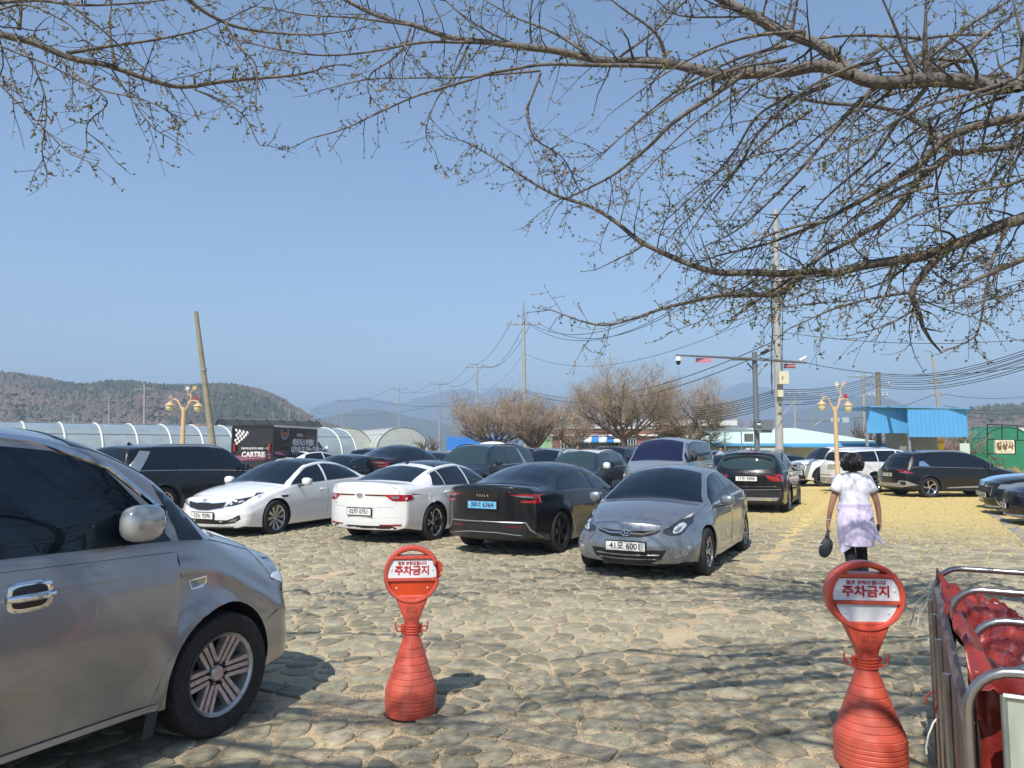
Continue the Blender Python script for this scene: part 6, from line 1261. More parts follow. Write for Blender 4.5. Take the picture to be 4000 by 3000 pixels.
# middle limbs and the slanting shoots
T1.limb(rel([J] + PX((4150, 520, 6.0), (3980, 560, 6.1), (3800, 590, 6.2), (3720, 590, 6.2), (3560, 470, 6.3), (3440, 420, 6.4), (3250, 410, 6.5), (3100, 380, 6.6))), .058, .014, 1.1, tl=.8)
T1.limb(rel(PX((3720, 590, 6.2), (3600, 700, 6.2), (3480, 840, 6.3), (3330, 935, 6.4), (3200, 1010, 6.4), (3060, 1110, 6.4), (2900, 1210, 6.4))), .036, .008, 1.1, tl=.7)
T1.limb(rel(PX((4150, 420, 5.7), (3900, 470, 5.7), (3700, 530, 5.8), (3560, 660, 5.9), (3400, 760, 6.0), (3200, 870, 6.1), (3000, 950, 6.3), (2800, 1000, 6.4))), .045, .008, 1.2, tl=.8)
for pts, r0 in (([(3420, 330, 5.4), (3330, 430, 5.5), (3180, 600, 5.6), (3020, 770, 5.8), (2880, 900, 6.0), (2760, 960, 6.2)], .022), ([(3620, 345, 5.3), (3500, 480, 5.5), (3400, 620, 5.7), (3200, 800, 5.9), (3100, 960, 6.1)], .020),
                ([(3250, 330, 5.4), (3100, 390, 5.5), (2960, 520, 5.7), (2880, 650, 5.8), (2700, 840, 6.0), (2640, 900, 6.1)], .018), ([(3100, 360, 5.5), (2960, 450, 5.7), (2860, 600, 5.9), (2740, 730, 6.0), (2600, 860, 6.2)], .014),
                ([(3980, 560, 6.1), (3900, 680, 5.9), (3750, 800, 5.8), (3600, 960, 5.8)], .018), ([(4100, 640, 5.4), (3950, 720, 5.4), (3700, 760, 5.5), (3550, 740, 5.6)], .018), ([(3600, 350, 5.3), (3500, 120, 5.2), (3420, -60, 5.1)], .022), ([(3618, 320, 5.3), (3615, 180, 5.2), (3618, -40, 5.1)], .030),
                ([(3480, 330, 5.4), (3650, 200, 5.6), (3850, 60, 5.8), (4050, -60, 6.0)], .035), ([(3560, 310, 5.5), (3750, 220, 5.7), (3900, 100, 5.8), (4100, -20, 6.0)], .03), ([(3980, 350, 5.2), (3990, 180, 5.2), (3960, 0, 5.2)], .03), ([(3090, 140, 5.5), (3110, 20, 5.4), (3130, -80, 5.3)], .02),
                ([(2330, 235, 5.8), (2160, 130, 5.9), (2000, 60, 6.0), (1860, -20, 6.1)], .016), ([(2600, 250, 5.7), (2560, 130, 5.6), (2420, 20, 5.5), (2330, -60, 5.5)], .018), ([(2400, 235, 5.8), (2560, 120, 5.7), (2680, 0, 5.7)], .014), ([(2050, 190, 6.0), (1880, 110, 6.0), (1740, 0, 6.0)], .012), ([(1600, 100, 6.2), (1400, 70, 6.2), (1200, 60, 6.2), (1050, 30, 6.2)], .012), ([(1900, 170, 6.1), (1700, 160, 6.0), (1450, 200, 6.0), (1200, 215, 5.9), (900, 150, 5.8)], .015), ([(3900, 330, 5.2), (3750, 380, 5.0), (3560, 440, 4.9), (3350, 560, 4.8), (3150, 640, 4.8)], .015)):
    T1.limb(rel(PX(*pts)), r0, .005, 1.0, lev=1 if r0 < .015 else 2, tl=.55)
rs = random.Random(77)
for _ in range(46):
    x, y, Y = rs.uniform(3050, 4150), rs.uniform(120, 900), rs.uniform(4.9, 6.8); L = rs.uniform(350, 900); a = math.radians(rs.uniform(120, 168)) if rs.random() < .8 else math.radians(rs.uniform(60, 110)); P = []
    for i in range(5): t = i / 4; P.append((x + L * t * math.cos(a), y + L * t * math.sin(a) - L * .10 * math.sin(t * pi) , Y + .5 * t))
    if P[-1][1] > 1180 or P[-1][0] < 2250: continue
    T1.limb(rel(PX(*P)), rs.uniform(.007, .017), .0035, .55, lev=1, tl=.5)
for _ in range(22):
    x, y, Y = rs.uniform(2900, 4100), rs.uniform(980, 1180), rs.uniform(5.6, 6.4); L = rs.uniform(200, 480); a = math.radians(rs.uniform(95, 175)) ; P = [(x + L * t * math.cos(a), y + L * .5 * t * math.sin(a), Y) for t in (0, .33, .66, 1)]
    T1.limb(rel(PX(*P)), .006, .003, 1.0, lev=1, tl=.42)
# limbs over and behind the camera: out of frame, they throw the branch shadows on the paving
for P in ([J, (4.2, 3.2, 4.2), (2.8, 2.2, 5.0), (1.4, 1.2, 5.3), (0, .6, 5.4), (-1.5, .2, 5.2)], [J, (4.6, 3.0, 4.0), (3.6, 1.4, 4.6), (2.4, -.2, 5.0), (1.4, -1.6, 5.2)], [J, (3.9, 4.2, 4.4), (2.2, 3.0, 5.2), (.6, 2.4, 5.6), (-.8, 2.2, 5.6)], [J, (5.4, 2.4, 4.0), (4.6, .6, 5.0), (3.6, -1.2, 5.4)], [(3.6, 1.4, 4.6), (2.2, .9, 4.5), (.9, .2, 4.6), (-.4, -.3, 4.4)], [J, (6.4, 5.0, 4.2), (7.4, 6.2, 5.4), (8.0, 7.6, 6.0)], [J, (6.6, 3.6, 4.4), (8.0, 2.6, 5.6)]):
    T1.limb([Vector(p) - tr for p in P], .07, .012, .8, lev=2, tl=.8)
for _ in range(38):
    a = Vector((rs.uniform(.6, 4.4), rs.uniform(-.8, 3.2), rs.uniform(4.4, 5.6))); d = Vector((-rs.uniform(1.6, 3.4), rs.uniform(-1.2, 1.0), rs.uniform(-.3, .5)))
    if (a + d).y > 2.0: d.y = 2.0 - a.y
    T1.limb([a - tr, a + d * .35 + Vector((0, rs.uniform(-.2, .2), .1)) - tr, a + d * .7 + Vector((0, rs.uniform(-.2, .2), .1)) - tr, a + d - tr], rs.uniform(.020, .048), .008, .6, lev=1, tl=.8)
T1.done(o1)
T2 = Cherry(23); tr2 = Vector((-7.2, 2.6, 0)); o2 = empty('cherry_tree', tr2, 0, 'budding cherry tree whose limb reaches in at the top left', 'tree')
def rel2(P): return [Vector(p) - tr2 for p in P]
J2 = Vector((-6.8, 2.9, 2.5)); T2.big.add([p - tr2 for p in spline([Vector((-7.2, 2.6, 0)), Vector((-7.15, 2.65, 1.2)), J2], 6)], [.26 - .005 * i for i in range(13)], 20)
T2.limb(rel2([J2, (-5.2, 4.2, 3.6)] + PX((-200, 60, 5.2), (0, 130, 5.2), (120, 160, 5.25), (260, 215, 5.3), (400, 250, 5.3), (560, 310, 5.4), (700, 342, 5.5), (860, 322, 5.6), (1020, 305, 5.7), (1180, 290, 5.8), (1270, 262, 5.9))), .075, .008, 1.3, tl=.6)
for pts, r0 in (([(260, 200, 5.3), (450, 180, 5.2), (640, 150, 5.2), (800, 110, 5.2), (960, 40, 5.2)], .016), ([(-50, 10, 5.0), (150, 0, 5.0), (330, 20, 5.0), (560, 10, 5.1), (760, -10, 5.1)], .016), ([(700, -20, 5.0), (820, 60, 5.1), (960, 110, 5.2), (1200, 135, 5.3), (1380, 115, 5.4)], .018), ([(880, 90, 5.1), (930, 180, 5.1), (1000, 260, 5.1), (1000, 420, 5.1)], .010),
                ([(60, 140, 5.2), (120, 240, 5.1), (160, 330, 5.1), (180, 430, 5.1), (165, 580, 5.1), (185, 680, 5.1)], .010), ([(0, 330, 4.8), (80, 410, 4.8), (170, 500, 4.8), (260, 590, 4.8), (310, 615, 4.8)], .008), ([(230, 230, 5.3), (320, 310, 5.2), (420, 400, 5.2), (345, 480, 5.2), (340, 570, 5.2)], .010), ([(0, 180, 5.0), (200, 260, 5.0), (380, 350, 5.0), (560, 390, 5.0), (680, 450, 5.0), (700, 500, 5.0)], .009), ([(760, 350, 5.5), (880, 400, 5.5), (960, 460, 5.5), (1010, 560, 5.5), (1050, 570, 5.5)], .009),
                ([(430, 260, 5.3), (520, 400, 5.2), (600, 500, 5.2), (660, 535, 5.2)], .008), ([(450, 250, 5.3), (430, 100, 5.3), (440, -30, 5.3)], .014), ([(75, 110, 5.2), (85, 40, 5.2), (80, -40, 5.2)], .018), ([(-80, 250, 4.7), (0, 330, 4.7), (60, 330, 4.7), (90, 400, 4.7)], .010), ([(-60, 60, 4.6), (100, 20, 4.6), (260, 90, 4.6), (330, 160, 4.6)], .010), ([(250, 0, 4.9), (380, 100, 5.0), (520, 230, 5.1), (640, 330, 5.2)], .010)):
    T2.limb(rel2(PX(*pts)), r0, .004, .95, lev=1, tl=.42)
for P in ([J2, (-5.2, 1.8, 4.4), (-3.6, 1.2, 5.2), (-2.0, .6, 5.6)], [J2, (-5.8, .8, 4.0), (-4.4, -.8, 4.8), (-3.0, -1.8, 5.0)], [J2, (-8.0, 3.6, 4.2), (-9.2, 4.8, 5.0)], [J2, (-5.0, 3.0, 4.6), (-3.4, 2.8, 5.6), (-1.8, 2.0, 6.0)]): T2.limb(rel2(P), .065, .01, .75, lev=2, tl=.75)
for _ in range(20):
    a = Vector((rs.uniform(-5.4, -3.6), rs.uniform(-.4, 2.0), rs.uniform(4.0, 5.2))); d = Vector((rs.uniform(1.6, 3.6), rs.uniform(-1.0, .6), rs.uniform(.1, .7)))
    T2.limb([p - tr2 for p in (a, a + d * .35 + Vector((0, .12, .1)), a + d * .7 - Vector((0, .1, 0)), a + d)], rs.uniform(.018, .042), .007, .6, lev=1, tl=.75)
T2.done(o2)
# bare trees across the lot
def bare(name, base, H, Wd, seed, label, twm=fartwig, brm=farbark, lim=6, dens=1.0, group='bare cherry trees', trunk=.9, upr=.5, cat='tree'):
    r = random.Random(seed); o = empty(name, base, 0, label, cat, group); A, B = Tubes(), Tubes(); cnt = [0]
    def grow(p, d, L, rad, lev):
        n = 5; pts = [p]; c = Vector(p); d = Vector(d)
        for i in range(n):
            d = (d + Vector((r.uniform(-1, 1), r.uniform(-1, 1), r.uniform(-.7, .9))) * .26 + Vector((0, 0, .05))).normalized(); c = c + d * (L / n); pts.append(c)
        rads = [max(.0055, rad * (1 - .55 * i / n)) for i in range(n + 1)]; (A if lev >= 2 else B).add(pts, rads, 7 if lev >= 3 else (4 if lev == 2 else 3)); cnt[0] += 1
        if lev > 0:
            k = int((4.9 if lev > 1 else 6.2) * dens + .5)
            for j in range(k):
                i = min(n - 1, 1 + int(j * n / k)); q = pts[i]; dd = (pts[i + 1] - q).normalized(); ax = Vector((r.uniform(-1, 1), r.uniform(-1, 1), r.uniform(-.35, .8))); nd = (dd * .7 + (ax - dd * ax.dot(dd)).normalized() * r.uniform(.6, 1.15)).normalized(); grow(q, nd, L * r.uniform(.50, .80), rads[i] * .6, lev - 1)
    tb = [Vector((0, 0, -.2)), Vector((.10, 0, H * .18)), Vector((.0, .05, H * .33 * trunk))]; A.add(spline(tb, 3), [.24, .22, .21, .20, .19, .18, .19], 10)
    for i in range(lim):
        a = 2 * pi * i / lim + r.uniform(-.3, .3); sp_ = r.uniform(.5, 1.15) * (1 - upr * .4); d = Vector((math.cos(a) * sp_ * 1.5 * Wd / H, math.sin(a) * sp_ * 1.5 * Wd / H, r.uniform(.55, 1.0))).normalized(); grow(tb[-1] - Vector((0, 0, .05)), d, (H * .5 + Wd * .5) * .34, .10, 4 if dens > .8 else 3)
    link('trunk', mesh('trunk', A.v, A.f, brm, True, 180), o); link('twigs', mesh('twigs', B.v, B.f, twm, False, 0), o); return o
def tb_(px, Y): p = W(px, 1757, Y); p.z = gz(p.x, p.y); return p
bare('cherry_tree', tb_(1935, 44), 5.6, 8.0, 31, 'wide low bare cherry tree, leftmost of the big ones', lim=7, upr=0); bare('cherry_tree', tb_(2088, 41), 5.2, 6.6, 32, 'bare cherry tree standing in front of the tall middle pole', lim=6, upr=.2)
bare('cherry_tree', tb_(2235, 47), 5.2, 6.2, 33, 'small dark-trunked bare tree in front of the striped awning', lim=5, upr=0, dens=.85); bare('cherry_tree', tb_(2435, 40), 7.0, 8.0, 34, 'tallest bare cherry tree beside the silver van with blue windscreen', lim=7, upr=.3); bare('cherry_tree', tb_(2690, 42), 6.6, 7.6, 35, 'bare cherry tree behind the rear of the van with the blue windscreen', lim=7, upr=.1)
bare('young_tree', tb_(1668, 50), 3.6, 2.6, 36, 'thin leafless sapling in front of the right dusty greenhouse', lim=4, dens=.6, group=None, twm=farbark)
bare('dead_tree', tb_(3385, 46), 5.6, 3.4, 37, 'tall gnarled leafless tree left of the blue shed', lim=5, dens=.7, group=None, twm=mat('grey_twigs', (.16, .14, .13), .85), upr=.8)
bare('bush_tree', tb_(362, 62), 4.6, 4.4, 38, 'pale straw coloured bare tree rising over the left greenhouse', lim=9, dens=.75, group=None, twm=mat('straw_twigs', (.40, .31, .19), .85), brm=MATS['straw_twigs'], trunk=.4)
pkt = mat('blossom_twigs', (.42, .30, .27), .85, col2=(.26, .18, .15), nscale=3)
proto = bare('orchard_tree', (0, 0, 0), 3.4, 4.2, 39, 'x', lim=6, dens=.85, twm=pkt, group='pinkish orchard trees behind the right hand buildings', trunk=.6)
ob = [(2870, 70), (2925, 66), (3075, 60), (3130, 66), (3180, 58), (3235, 64), (3290, 56), (3345, 60), (3420, 58), (3470, 52), (3500, 60), (3560, 50), (3640, 52), (3715, 47), (3745, 50)]
OL = ['tall dark bare tree just right of the camera mast', 'tall dark bare tree left of the transformer pole'] + ['pinkish orchard tree %s' % w_ for w_ in ('behind the mint roof ridge', 'at the right end of the mint roof', 'behind the sign gantry post', 'left of the right lamp post', 'just right of the right lamp post', 'under the tall gnarled tree', 'under the left part of the blue shed', 'beside the dark pole under the blue shed', 'between the blue shed legs', 'behind the grey store wall', 'behind the yellow banner', 'behind the notice board', 'between notice board and green tunnel house')]
for i, (px, Y) in enumerate(ob):
    c = proto if i == 0 else copy_tree(proto); c.location = tb_(px, Y); c.rotation_euler = (0, 0, i * 1.7); s_ = 1 + .25 * math.sin(i * 2.1); c.scale = (s_, s_, s_ * (1.45 if i < 2 else 1)); c['label'] = OL[i]
# dry grass clumps at the right
dg = MB(); r = random.Random(2); 
for _ in range(1500):
    c = W(r.uniform(3790, 4060), 1757, r.uniform(29, 36)); c.z = 0; a = r.uniform(0, 2 * pi); h = r.uniform(.15, .75) * (1.4 if r.random() < .2 else .8); l = Vector((math.cos(a), math.sin(a), 0)) * h * .45; s_ = Vector((.015, 0, 0)); dg.add([c - s_, c + s_, c + l * .5 + Vector((0, 0, h * .8)), c + l + Vector((0, 0, h * .9))], [(0, 1, 2), (2, 1, 3)], 0 if r.random() < .8 else 1)
tag(dg.build('dry_grass', [mat('straw', (.38, .26, .13), .85), mat('reed_green', (.14, .22, .06), .8)]), 'tangled dry straw and reeds under the cream sign', 'grass', kind='stuff')
# ================================================================== FOREGROUND THINGS
red = mat('sun_faded_red_plastic', (.60, .085, .05), .42, noise_=.10, nscale=6, coat=.2, crough=.3); red2 = mat('orange_red_plastic', (.60, .06, .012), .35, noise_=.15, nscale=5); board = mat('sign_white', (.74, .75, .76), .45, noise_=.04, nscale=4); sred = mat('sign_red_ink', (.50, .01, .02), .5); marker = mat('marker_ink', (.05, .03, .03), .7)
RX = Matrix.Rotation(pi / 2, 4, 'X')
def disc_outline(r, n=40): return [(r * math.cos(2 * pi * i / n), r * math.sin(2 * pi * i / n)) for i in range(n)]
def seg_shape(r, y0, y1, n=18, rr=.0):
    """part of a disc between two heights"""
    out = []
    a0, a1 = math.asin(max(-1, y0 / r)), math.asin(min(1, y1 / r))
    for i in range(n + 1): a = a0 + (a1 - a0) * i / n; out.append((r * math.cos(a), r * math.sin(a)))
    for i in range(n + 1): a = a1 + (a0 - a1) * i / n; out.append((-r * math.cos(a), r * math.sin(a)))
    return out
redb = mat('pinkish_faded_plastic', (.62, .125, .08), .5, noise_=.14, nscale=5, coat=.15, crough=.35, col2=(.50, .065, .035))
def cone(loc, sc, wsc, lower, word, label, rz, broken):
    o = empty('no_parking_cone', loc, rz, label, 'parking cone', 'red no parking cones'); o.scale = (sc * wsc, sc * wsc, sc)
    q = MB(); P = [(.152, .002), (.162, .012), (.165, .03)]
    def R(z): return .165 if z < .165 else .165 - .115 * ((z - .165) / .335) ** .93
    for zz in [.06, .085, .11, .135, .175, .21, .245, .285, .325, .37, .42]:
        r_ = R(zz); P += [(R(zz - .004), zz - .004), (r_ - .0025, zz - .001), (r_ - .0025, zz + .0015), (R(zz + .005) + .0008, zz + .005)]
    P += [(.052, .49), (.05, .50)]
    q.lathe(P, 48, 0, cap=False); q.lathe([(.001, -.004), (.168, -.002), (.168, .010), (.155, .012)], 36, 1)
    for sx in (-1,): q.tube([(R(z) * math.cos(-1.5) , R(z) * math.sin(-1.5), z) for z in [.17 + .03 * i for i in range(11)]], .0018, 4)
    q.build('base', [redb, blackp], o, smooth=True, sharp=30)
    q = MB(); P = [(.050, .495)]
    for k in range(4): zz = .508 + k * .016; P += [(.050, zz - .003), (.056, zz + .002), (.056, zz + .007), (.050, zz + .011)]
    P += [(.048, .585), (.001, .59)]; q.lathe(P, 28, 0)
    for sg in (-1, 1):
        q.tube([(sg * (.082 + .017 * math.cos(a)), 0, .535 + .017 * math.sin(a)) for a in [2 * pi * i / 12 for i in range(13)]], .005, 6, cap=False); q.tube([(sg * .05, 0, .517), (sg * .092, 0, .518), (sg * .104, 0, .54), (sg * .104, 0, .58)], .005, 6); q.box((sg * .060, 0, .535), (.018, .012, .06))
    q.build('collar', [red], o, smooth=True)
    cz, r = .885, .184
    q = MB(); q.prism([(-.043, .565), (.043, .565), (.050, .60), (.112, .755), (-.112, .755), (-.050, .60)], .080, 0, Matrix.Translation((0, .04, 0)) @ RX); nk = q.build('neck', [red], o)
    bvl = nk.modifiers.new('b', 'BEVEL'); bvl.width = .012; bvl.segments = 3
    q = MB(); q.prism([(-.036, .605), (.036, .605), (.062, .70), (-.062, .70)], .003, 0, Matrix.Translation((0, -.0395, 0)) @ RX); q.build('neck_panel', [red], nk)
    q = MB(); n = 60; prof = [(r - .032, -.026), (r - .022, -.046), (r - .008, -.048), (r, -.036), (r, .036), (r - .008, .048), (r - .022, .046), (r - .032, .026), (r - .034, 0)]
    vs = []
    for k in range(n):
        a = 2 * pi * k / n
        for rr_, y in prof:
            f = 1.0
            if broken and k in (58, 59, 0, 1, 2, 3, 4): f = 1 - .07 * (k % 2) - .05
            vs.append((rr_ * f * math.cos(a), y, cz + rr_ * f * math.sin(a)))
    m_ = len(prof); fs = []
    for k in range(n):
        for i in range(m_):
            if broken and k in (59, 0, 1, 2, 3) and i in (0, 1, 2): continue
            i2 = (i + 1) % m_; fs.append((k * m_ + i, k * m_ + i2, ((k + 1) % n) * m_ + i2, ((k + 1) % n) * m_ + i))
    q.add(vs, fs); q.prism(seg_shape(r - .026, -(r - .027), .105, 24), .052, 0, Matrix.Translation((0, .026, cz)) @ RX)
    hd = q.build('head', [red], o, smooth=True, sharp=40)
    q = MB(); q.box((0, 0, cz + .112), (.285, .088, .018)); q.box((0, -.036, cz - .031), (.31, .020, .014))
    q.build('crossbar', [red], o)
    if broken:
        q = MB(); pts = [(.150, .07), (.170, .085), (.205, .05), (.186, .042), (.200, .02), (.182, .008), (.190, -.015), (.165, -.03), (.155, -.0), (.160, .03)]; q.prism(pts, .03, 0, Matrix.Translation((0, .01, cz)) @ RX); q.build('torn_edge', [red2], o)
    q = MB(); q.prism([(x * .985, z) for x, z in seg_shape(.160, -.021, .094, 14)], .006, 0, Matrix.Translation((0, -.0265, cz)) @ RX)
    for sx in (-.132, .132): q.lathe([(.007, 0), (.005, .004), (.001, .005)], 10, 0, Matrix.Translation((sx, -.0325, cz + .032)) @ RX)
    ub = q.build('sign_board', [board], o); T = lambda x, z: Matrix.Translation((x, -.0345, cz + z)) @ RX
    text('lettering', '협조 부탁드립니다', .0245, sred, ub, T(0, .072), bold=.0004); text('lettering', '주차금지', .064, sred, ub, T(0, .024), bold=.0016, sx=.97)
    q = MB(); q.prism([(x * .93, z) for x, z in seg_shape(.160, -.156, -.042, 16)], .005, 0, Matrix.Translation((0, -.0285, cz)) @ RX)
    for sx in (-.10, .10): q.lathe([(.006, 0), (.004, .004), (.001, .005)], 10, 1, Matrix.Translation((sx, -.0335, cz - .085)) @ RX)
    q.build('lower_panel', [lower, board], o)
    text('handwriting', word, .045, marker, nk, Matrix.Translation((0, -.0435, .66)) @ RX @ Matrix.Rotation(-.12, 4, 'Z'), bold=-.0006, extr=.0003)
    return o
cone(G(1604, 2787), .985, 1.0, red2, '임고', 'red no parking cone with a torn rim and orange lower panel', .10, True)
cone(G(3402, 2990), 1.0, 1.10, board, '임고', 'red no parking cone with a white lower panel, beside the rails', -.10, False)
# ---------------- stainless barrier with red tarpaulin
steel = mat('stainless_steel', (.40, .385, .36), .30, .9, noise_=.12, nscale=14); tarp = mat('red_tarpaulin', (.25, .028, .020), .33, noise_=.35, nscale=9, bump=.15, bscale=90, coat=.3, crough=.3); tarp2 = mat('pink_faded_tarpaulin', (.46, .09, .10), .5, noise_=.2, nscale=8); rope = mat('white_cord', (.66, .63, .56), .85)
PF = Vector((1.405, 2.33, 0)); PB = Vector((2.42, 4.26, 0)); DD = (PB - PF).normalized(); RR = Vector((DD.y, -DD.x, 0)); LL = (PB - PF).length
hs = [0, .06, .36, .68, 1.0]
def frame_(t, h, label, drop=1.0, inset=0, rad=.0155):
    p = PF + DD * (LL * t) + RR * inset; o = empty('barrier_rail', p, 0, label, 'barrier', 'stainless barrier hoops'); c = .13
    pts = [Vector((0, 0, .0 if drop == 1 else h - drop))] + [Vector((0, 0, h - c))] + [RR * (c - c * math.cos(a)) + Vector((0, 0, h - c + c * math.sin(a))) for a in [pi / 2 * i / 6 for i in range(1, 7)]] + [RR * 1.7 + Vector((0, 0, h)) - RR * c] + [RR * (1.7 - c + c * math.sin(a)) + Vector((0, 0, h - c + c * math.cos(a))) for a in [pi / 2 * i / 6 for i in range(1, 7)]] + [RR * 1.7 + Vector((0, 0, 0))]
    q = MB(); q.tube(pts, rad, 12); q.build('hoop', [steel], o, smooth=True); q = MB(); q.tube([RR * .01 + Vector((0, 0, .12)), RR * 1.69 + Vector((0, 0, .12))], rad * .8, 8); q.build('lower_rail', [steel], o, smooth=True); return o
f0 = frame_(0, 1.0, 'front stainless hoop of the barrier carrying the pale board'); frame_(.08, .985, 'stainless hoop directly behind the front hoop', inset=.10)
frame_(.38, .99, 'third stainless hoop of the barrier, wrapped in red tarpaulin', inset=.07); frame_(.68, 1.0, 'fourth stainless hoop of the barrier, wrapped in red tarpaulin', inset=.04); frame_(1.0, 1.0, 'back stainless hoop of the barrier, tied with white cord')
p = PF + Vector((0, 0, 0)); o = empty('folded_sheet', PF, 0, 'grey metal side sheet folded along the barrier posts', 'panel'); q = MB(); q.add([DD * (LL * .97) + Vector((0, 0, .90)) - RR * .01, DD * (LL * .97) + Vector((0, 0, .1)) - RR * .01, DD * .04 + Vector((0, 0, .1)) - RR * .01, DD * .04 + Vector((0, 0, .78)) - RR * .01, DD * (LL * .97) + Vector((0, 0, .92)) + RR * .02, DD * .04 + Vector((0, 0, .82)) + RR * .02, DD * (LL * .97) + Vector((0, 0, .1)) + RR * .01, DD * .04 + Vector((0, 0, .1)) + RR * .01], [(0, 1, 2, 3), (0, 3, 5, 4), (4, 5, 7, 6)]); q.build('sheet', [mat('dull_sheet', (.20, .15, .14), .5, .3, noise_=.3, nscale=10)], o)
for t_ in (.2, .45, .7, .88): q = MB(); q.tube([DD * (LL * t_) - RR * .035, DD * (LL * t_) - RR * .035 + Vector((0, 0, .86))], .014, 8); q.build('stay', [steel], o, smooth=True)
# tarpaulin: a sagging, crumpled sheet over the hoops
def tarpaulin(name, m, label, u0, u1, v0, v1, zf, nu=46, nv=46, amp=.05, seed=1):
    vs = []
    for j in range(nv + 1):
        for i in range(nu + 1):
            u = u0 + (u1 - u0) * i / nu; v = v0 + (v1 - v0) * j / nv; z = zf(u, v); P = PF + RR * u + DD * (LL * v); k = Vector((u * 5, v * 9, seed)); k2 = Vector((u * 2.2 + v * 2.0, v * 10 - u * 5.5, seed)); c = .35 * noise.fractal(k, .6, 2.3, 5) + 1.1 * (.45 - abs(noise.noise(k2))) - .5 * abs(noise.noise(k2 * 2.3)); e = abs(noise.noise(Vector((u * 9 + v * 7, v * 5 - u * 3, seed)))) ; vs.append((P.x + .03 * noise.noise(k * 1.3), P.y + .03 * noise.noise(k * 1.7 + Vector((3, 3, 3))), max(.02, z + amp * c - amp * 1.2 * e)))
    q = MB(); m_ = nu + 1; q.add(vs, [(j * m_ + i, j * m_ + i + 1, (j + 1) * m_ + i + 1, (j + 1) * m_ + i) for j in range(nv) for i in range(nu)]); o = q.build(name, [m], smooth=True, sharp=180); s_ = o.modifiers.new('s', 'SOLIDIFY'); s_.thickness = .003; tag(o, label, 'tarpaulin'); return o
def zt(u, v):
    edge = sstep(.0, .14, u); sag = .97 - .17 * edge * (1 - .25 * v) - .16 * sstep(.12, .6, u) + .05 * math.sin(u * 9 + v * 6); return sag - .10 * (1 - v) * 0
tarpaulin('tarpaulin', tarp, 'crumpled dark red tarpaulin sagging between the stainless hoops', .015, 1.5, .03, 1.0, zt, 120, 120, .11, 3)
def front_drape():
    vs = []; nu, nv = 70, 50
    for j in range(nv + 1):
        for i in range(nu + 1):
            u = .035 + 1.4 * i / nu; z = .93 * (1 - j / nv) + .03; fold = .055 * math.sin(u * 17 + 5.0 * (1 - z) + 4 * noise.noise(Vector((u * 3, z * 2, 1)))) + .03 * noise.noise(Vector((u * 8, z * 5, 4))); P = PF + RR * (u + .02 * noise.noise(Vector((u * 5, z * 6, 9)))) + DD * (.09 + fold + .10 * (1 - z) * .3); vs.append((P.x, P.y, z + .03 * noise.noise(Vector((u * 5, z * 3, 2)))))
    q = MB(); m_ = nu + 1; q.add(vs, [(j * m_ + i, (j + 1) * m_ + i, (j + 1) * m_ + i + 1, j * m_ + i + 1) for j in range(nv) for i in range(nu)]); o = q.build('tarpaulin', [tarp], smooth=True, sharp=180); o.modifiers.new('s', 'SOLIDIFY').thickness = .003; tag(o, 'red tarpaulin hanging in folds behind the pale board', 'tarpaulin')
front_drape()
tarpaulin('tarpaulin', tarp2, 'bright faded pink tarpaulin lying inside the barrier at the right edge', .45, 1.6, .25, .9, lambda u, v: .66 + .12 * u + .06 * v, 40, 40, .05, 8)
# pale board hung on the front hoop
bo = empty('sign_board', PF, 0, 'pale green sheet board hanging on the front hoop by wire', 'board'); q = MB(); pm_ = mat('pale_green_sheet_board', (.46, .52, .42), .35, .2, noise_=.10, nscale=3); R_ = Matrix.Rotation(math.atan2(RR.y, RR.x), 3, 'Z')
q.box(RR * .47 - DD * .035 + Vector((0, 0, .54)), (.76, .018, .80), 0, R_); b_ = q.build('sheet', [pm_], bo); q = MB()
for a, b in (((.09, .94), (.85, .94)), ((.09, .14), (.85, .14)), ((.09, .14), (.09, .94)), ((.85, .14), (.85, .94))): q.tube([RR * a[0] - DD * .045 + Vector((0, 0, a[1])), RR * b[0] - DD * .045 + Vector((0, 0, b[1]))], .009, 6)
q.build('rim', [mat('board_rim', (.28, .30, .28), .4, .5)], bo); q = MB(); q.tube([RR * .17 - DD * .05 + Vector((0, 0, .87)), RR * .175 - DD * .055 + Vector((0, 0, .92)), RR * .18 - DD * .02 + Vector((0, 0, .99))], .004, 6); q.tube([RR * .18 - DD * .05 + Vector((0, 0, .88)), RR * .165 - DD * .055 + Vector((0, 0, .92)), RR * .17 - DD * .02 + Vector((0, 0, .99))], .004, 6)
for z in (.87, .78): q.lathe([(.008, 0), (.008, .003), (.001, .004)], 8, 1, Matrix.Translation(RR * .165 - DD * .045 + Vector((0, 0, z))) @ RX)
q.build('hanging_wire', [galv, MATS['rust_pipe']], bo)
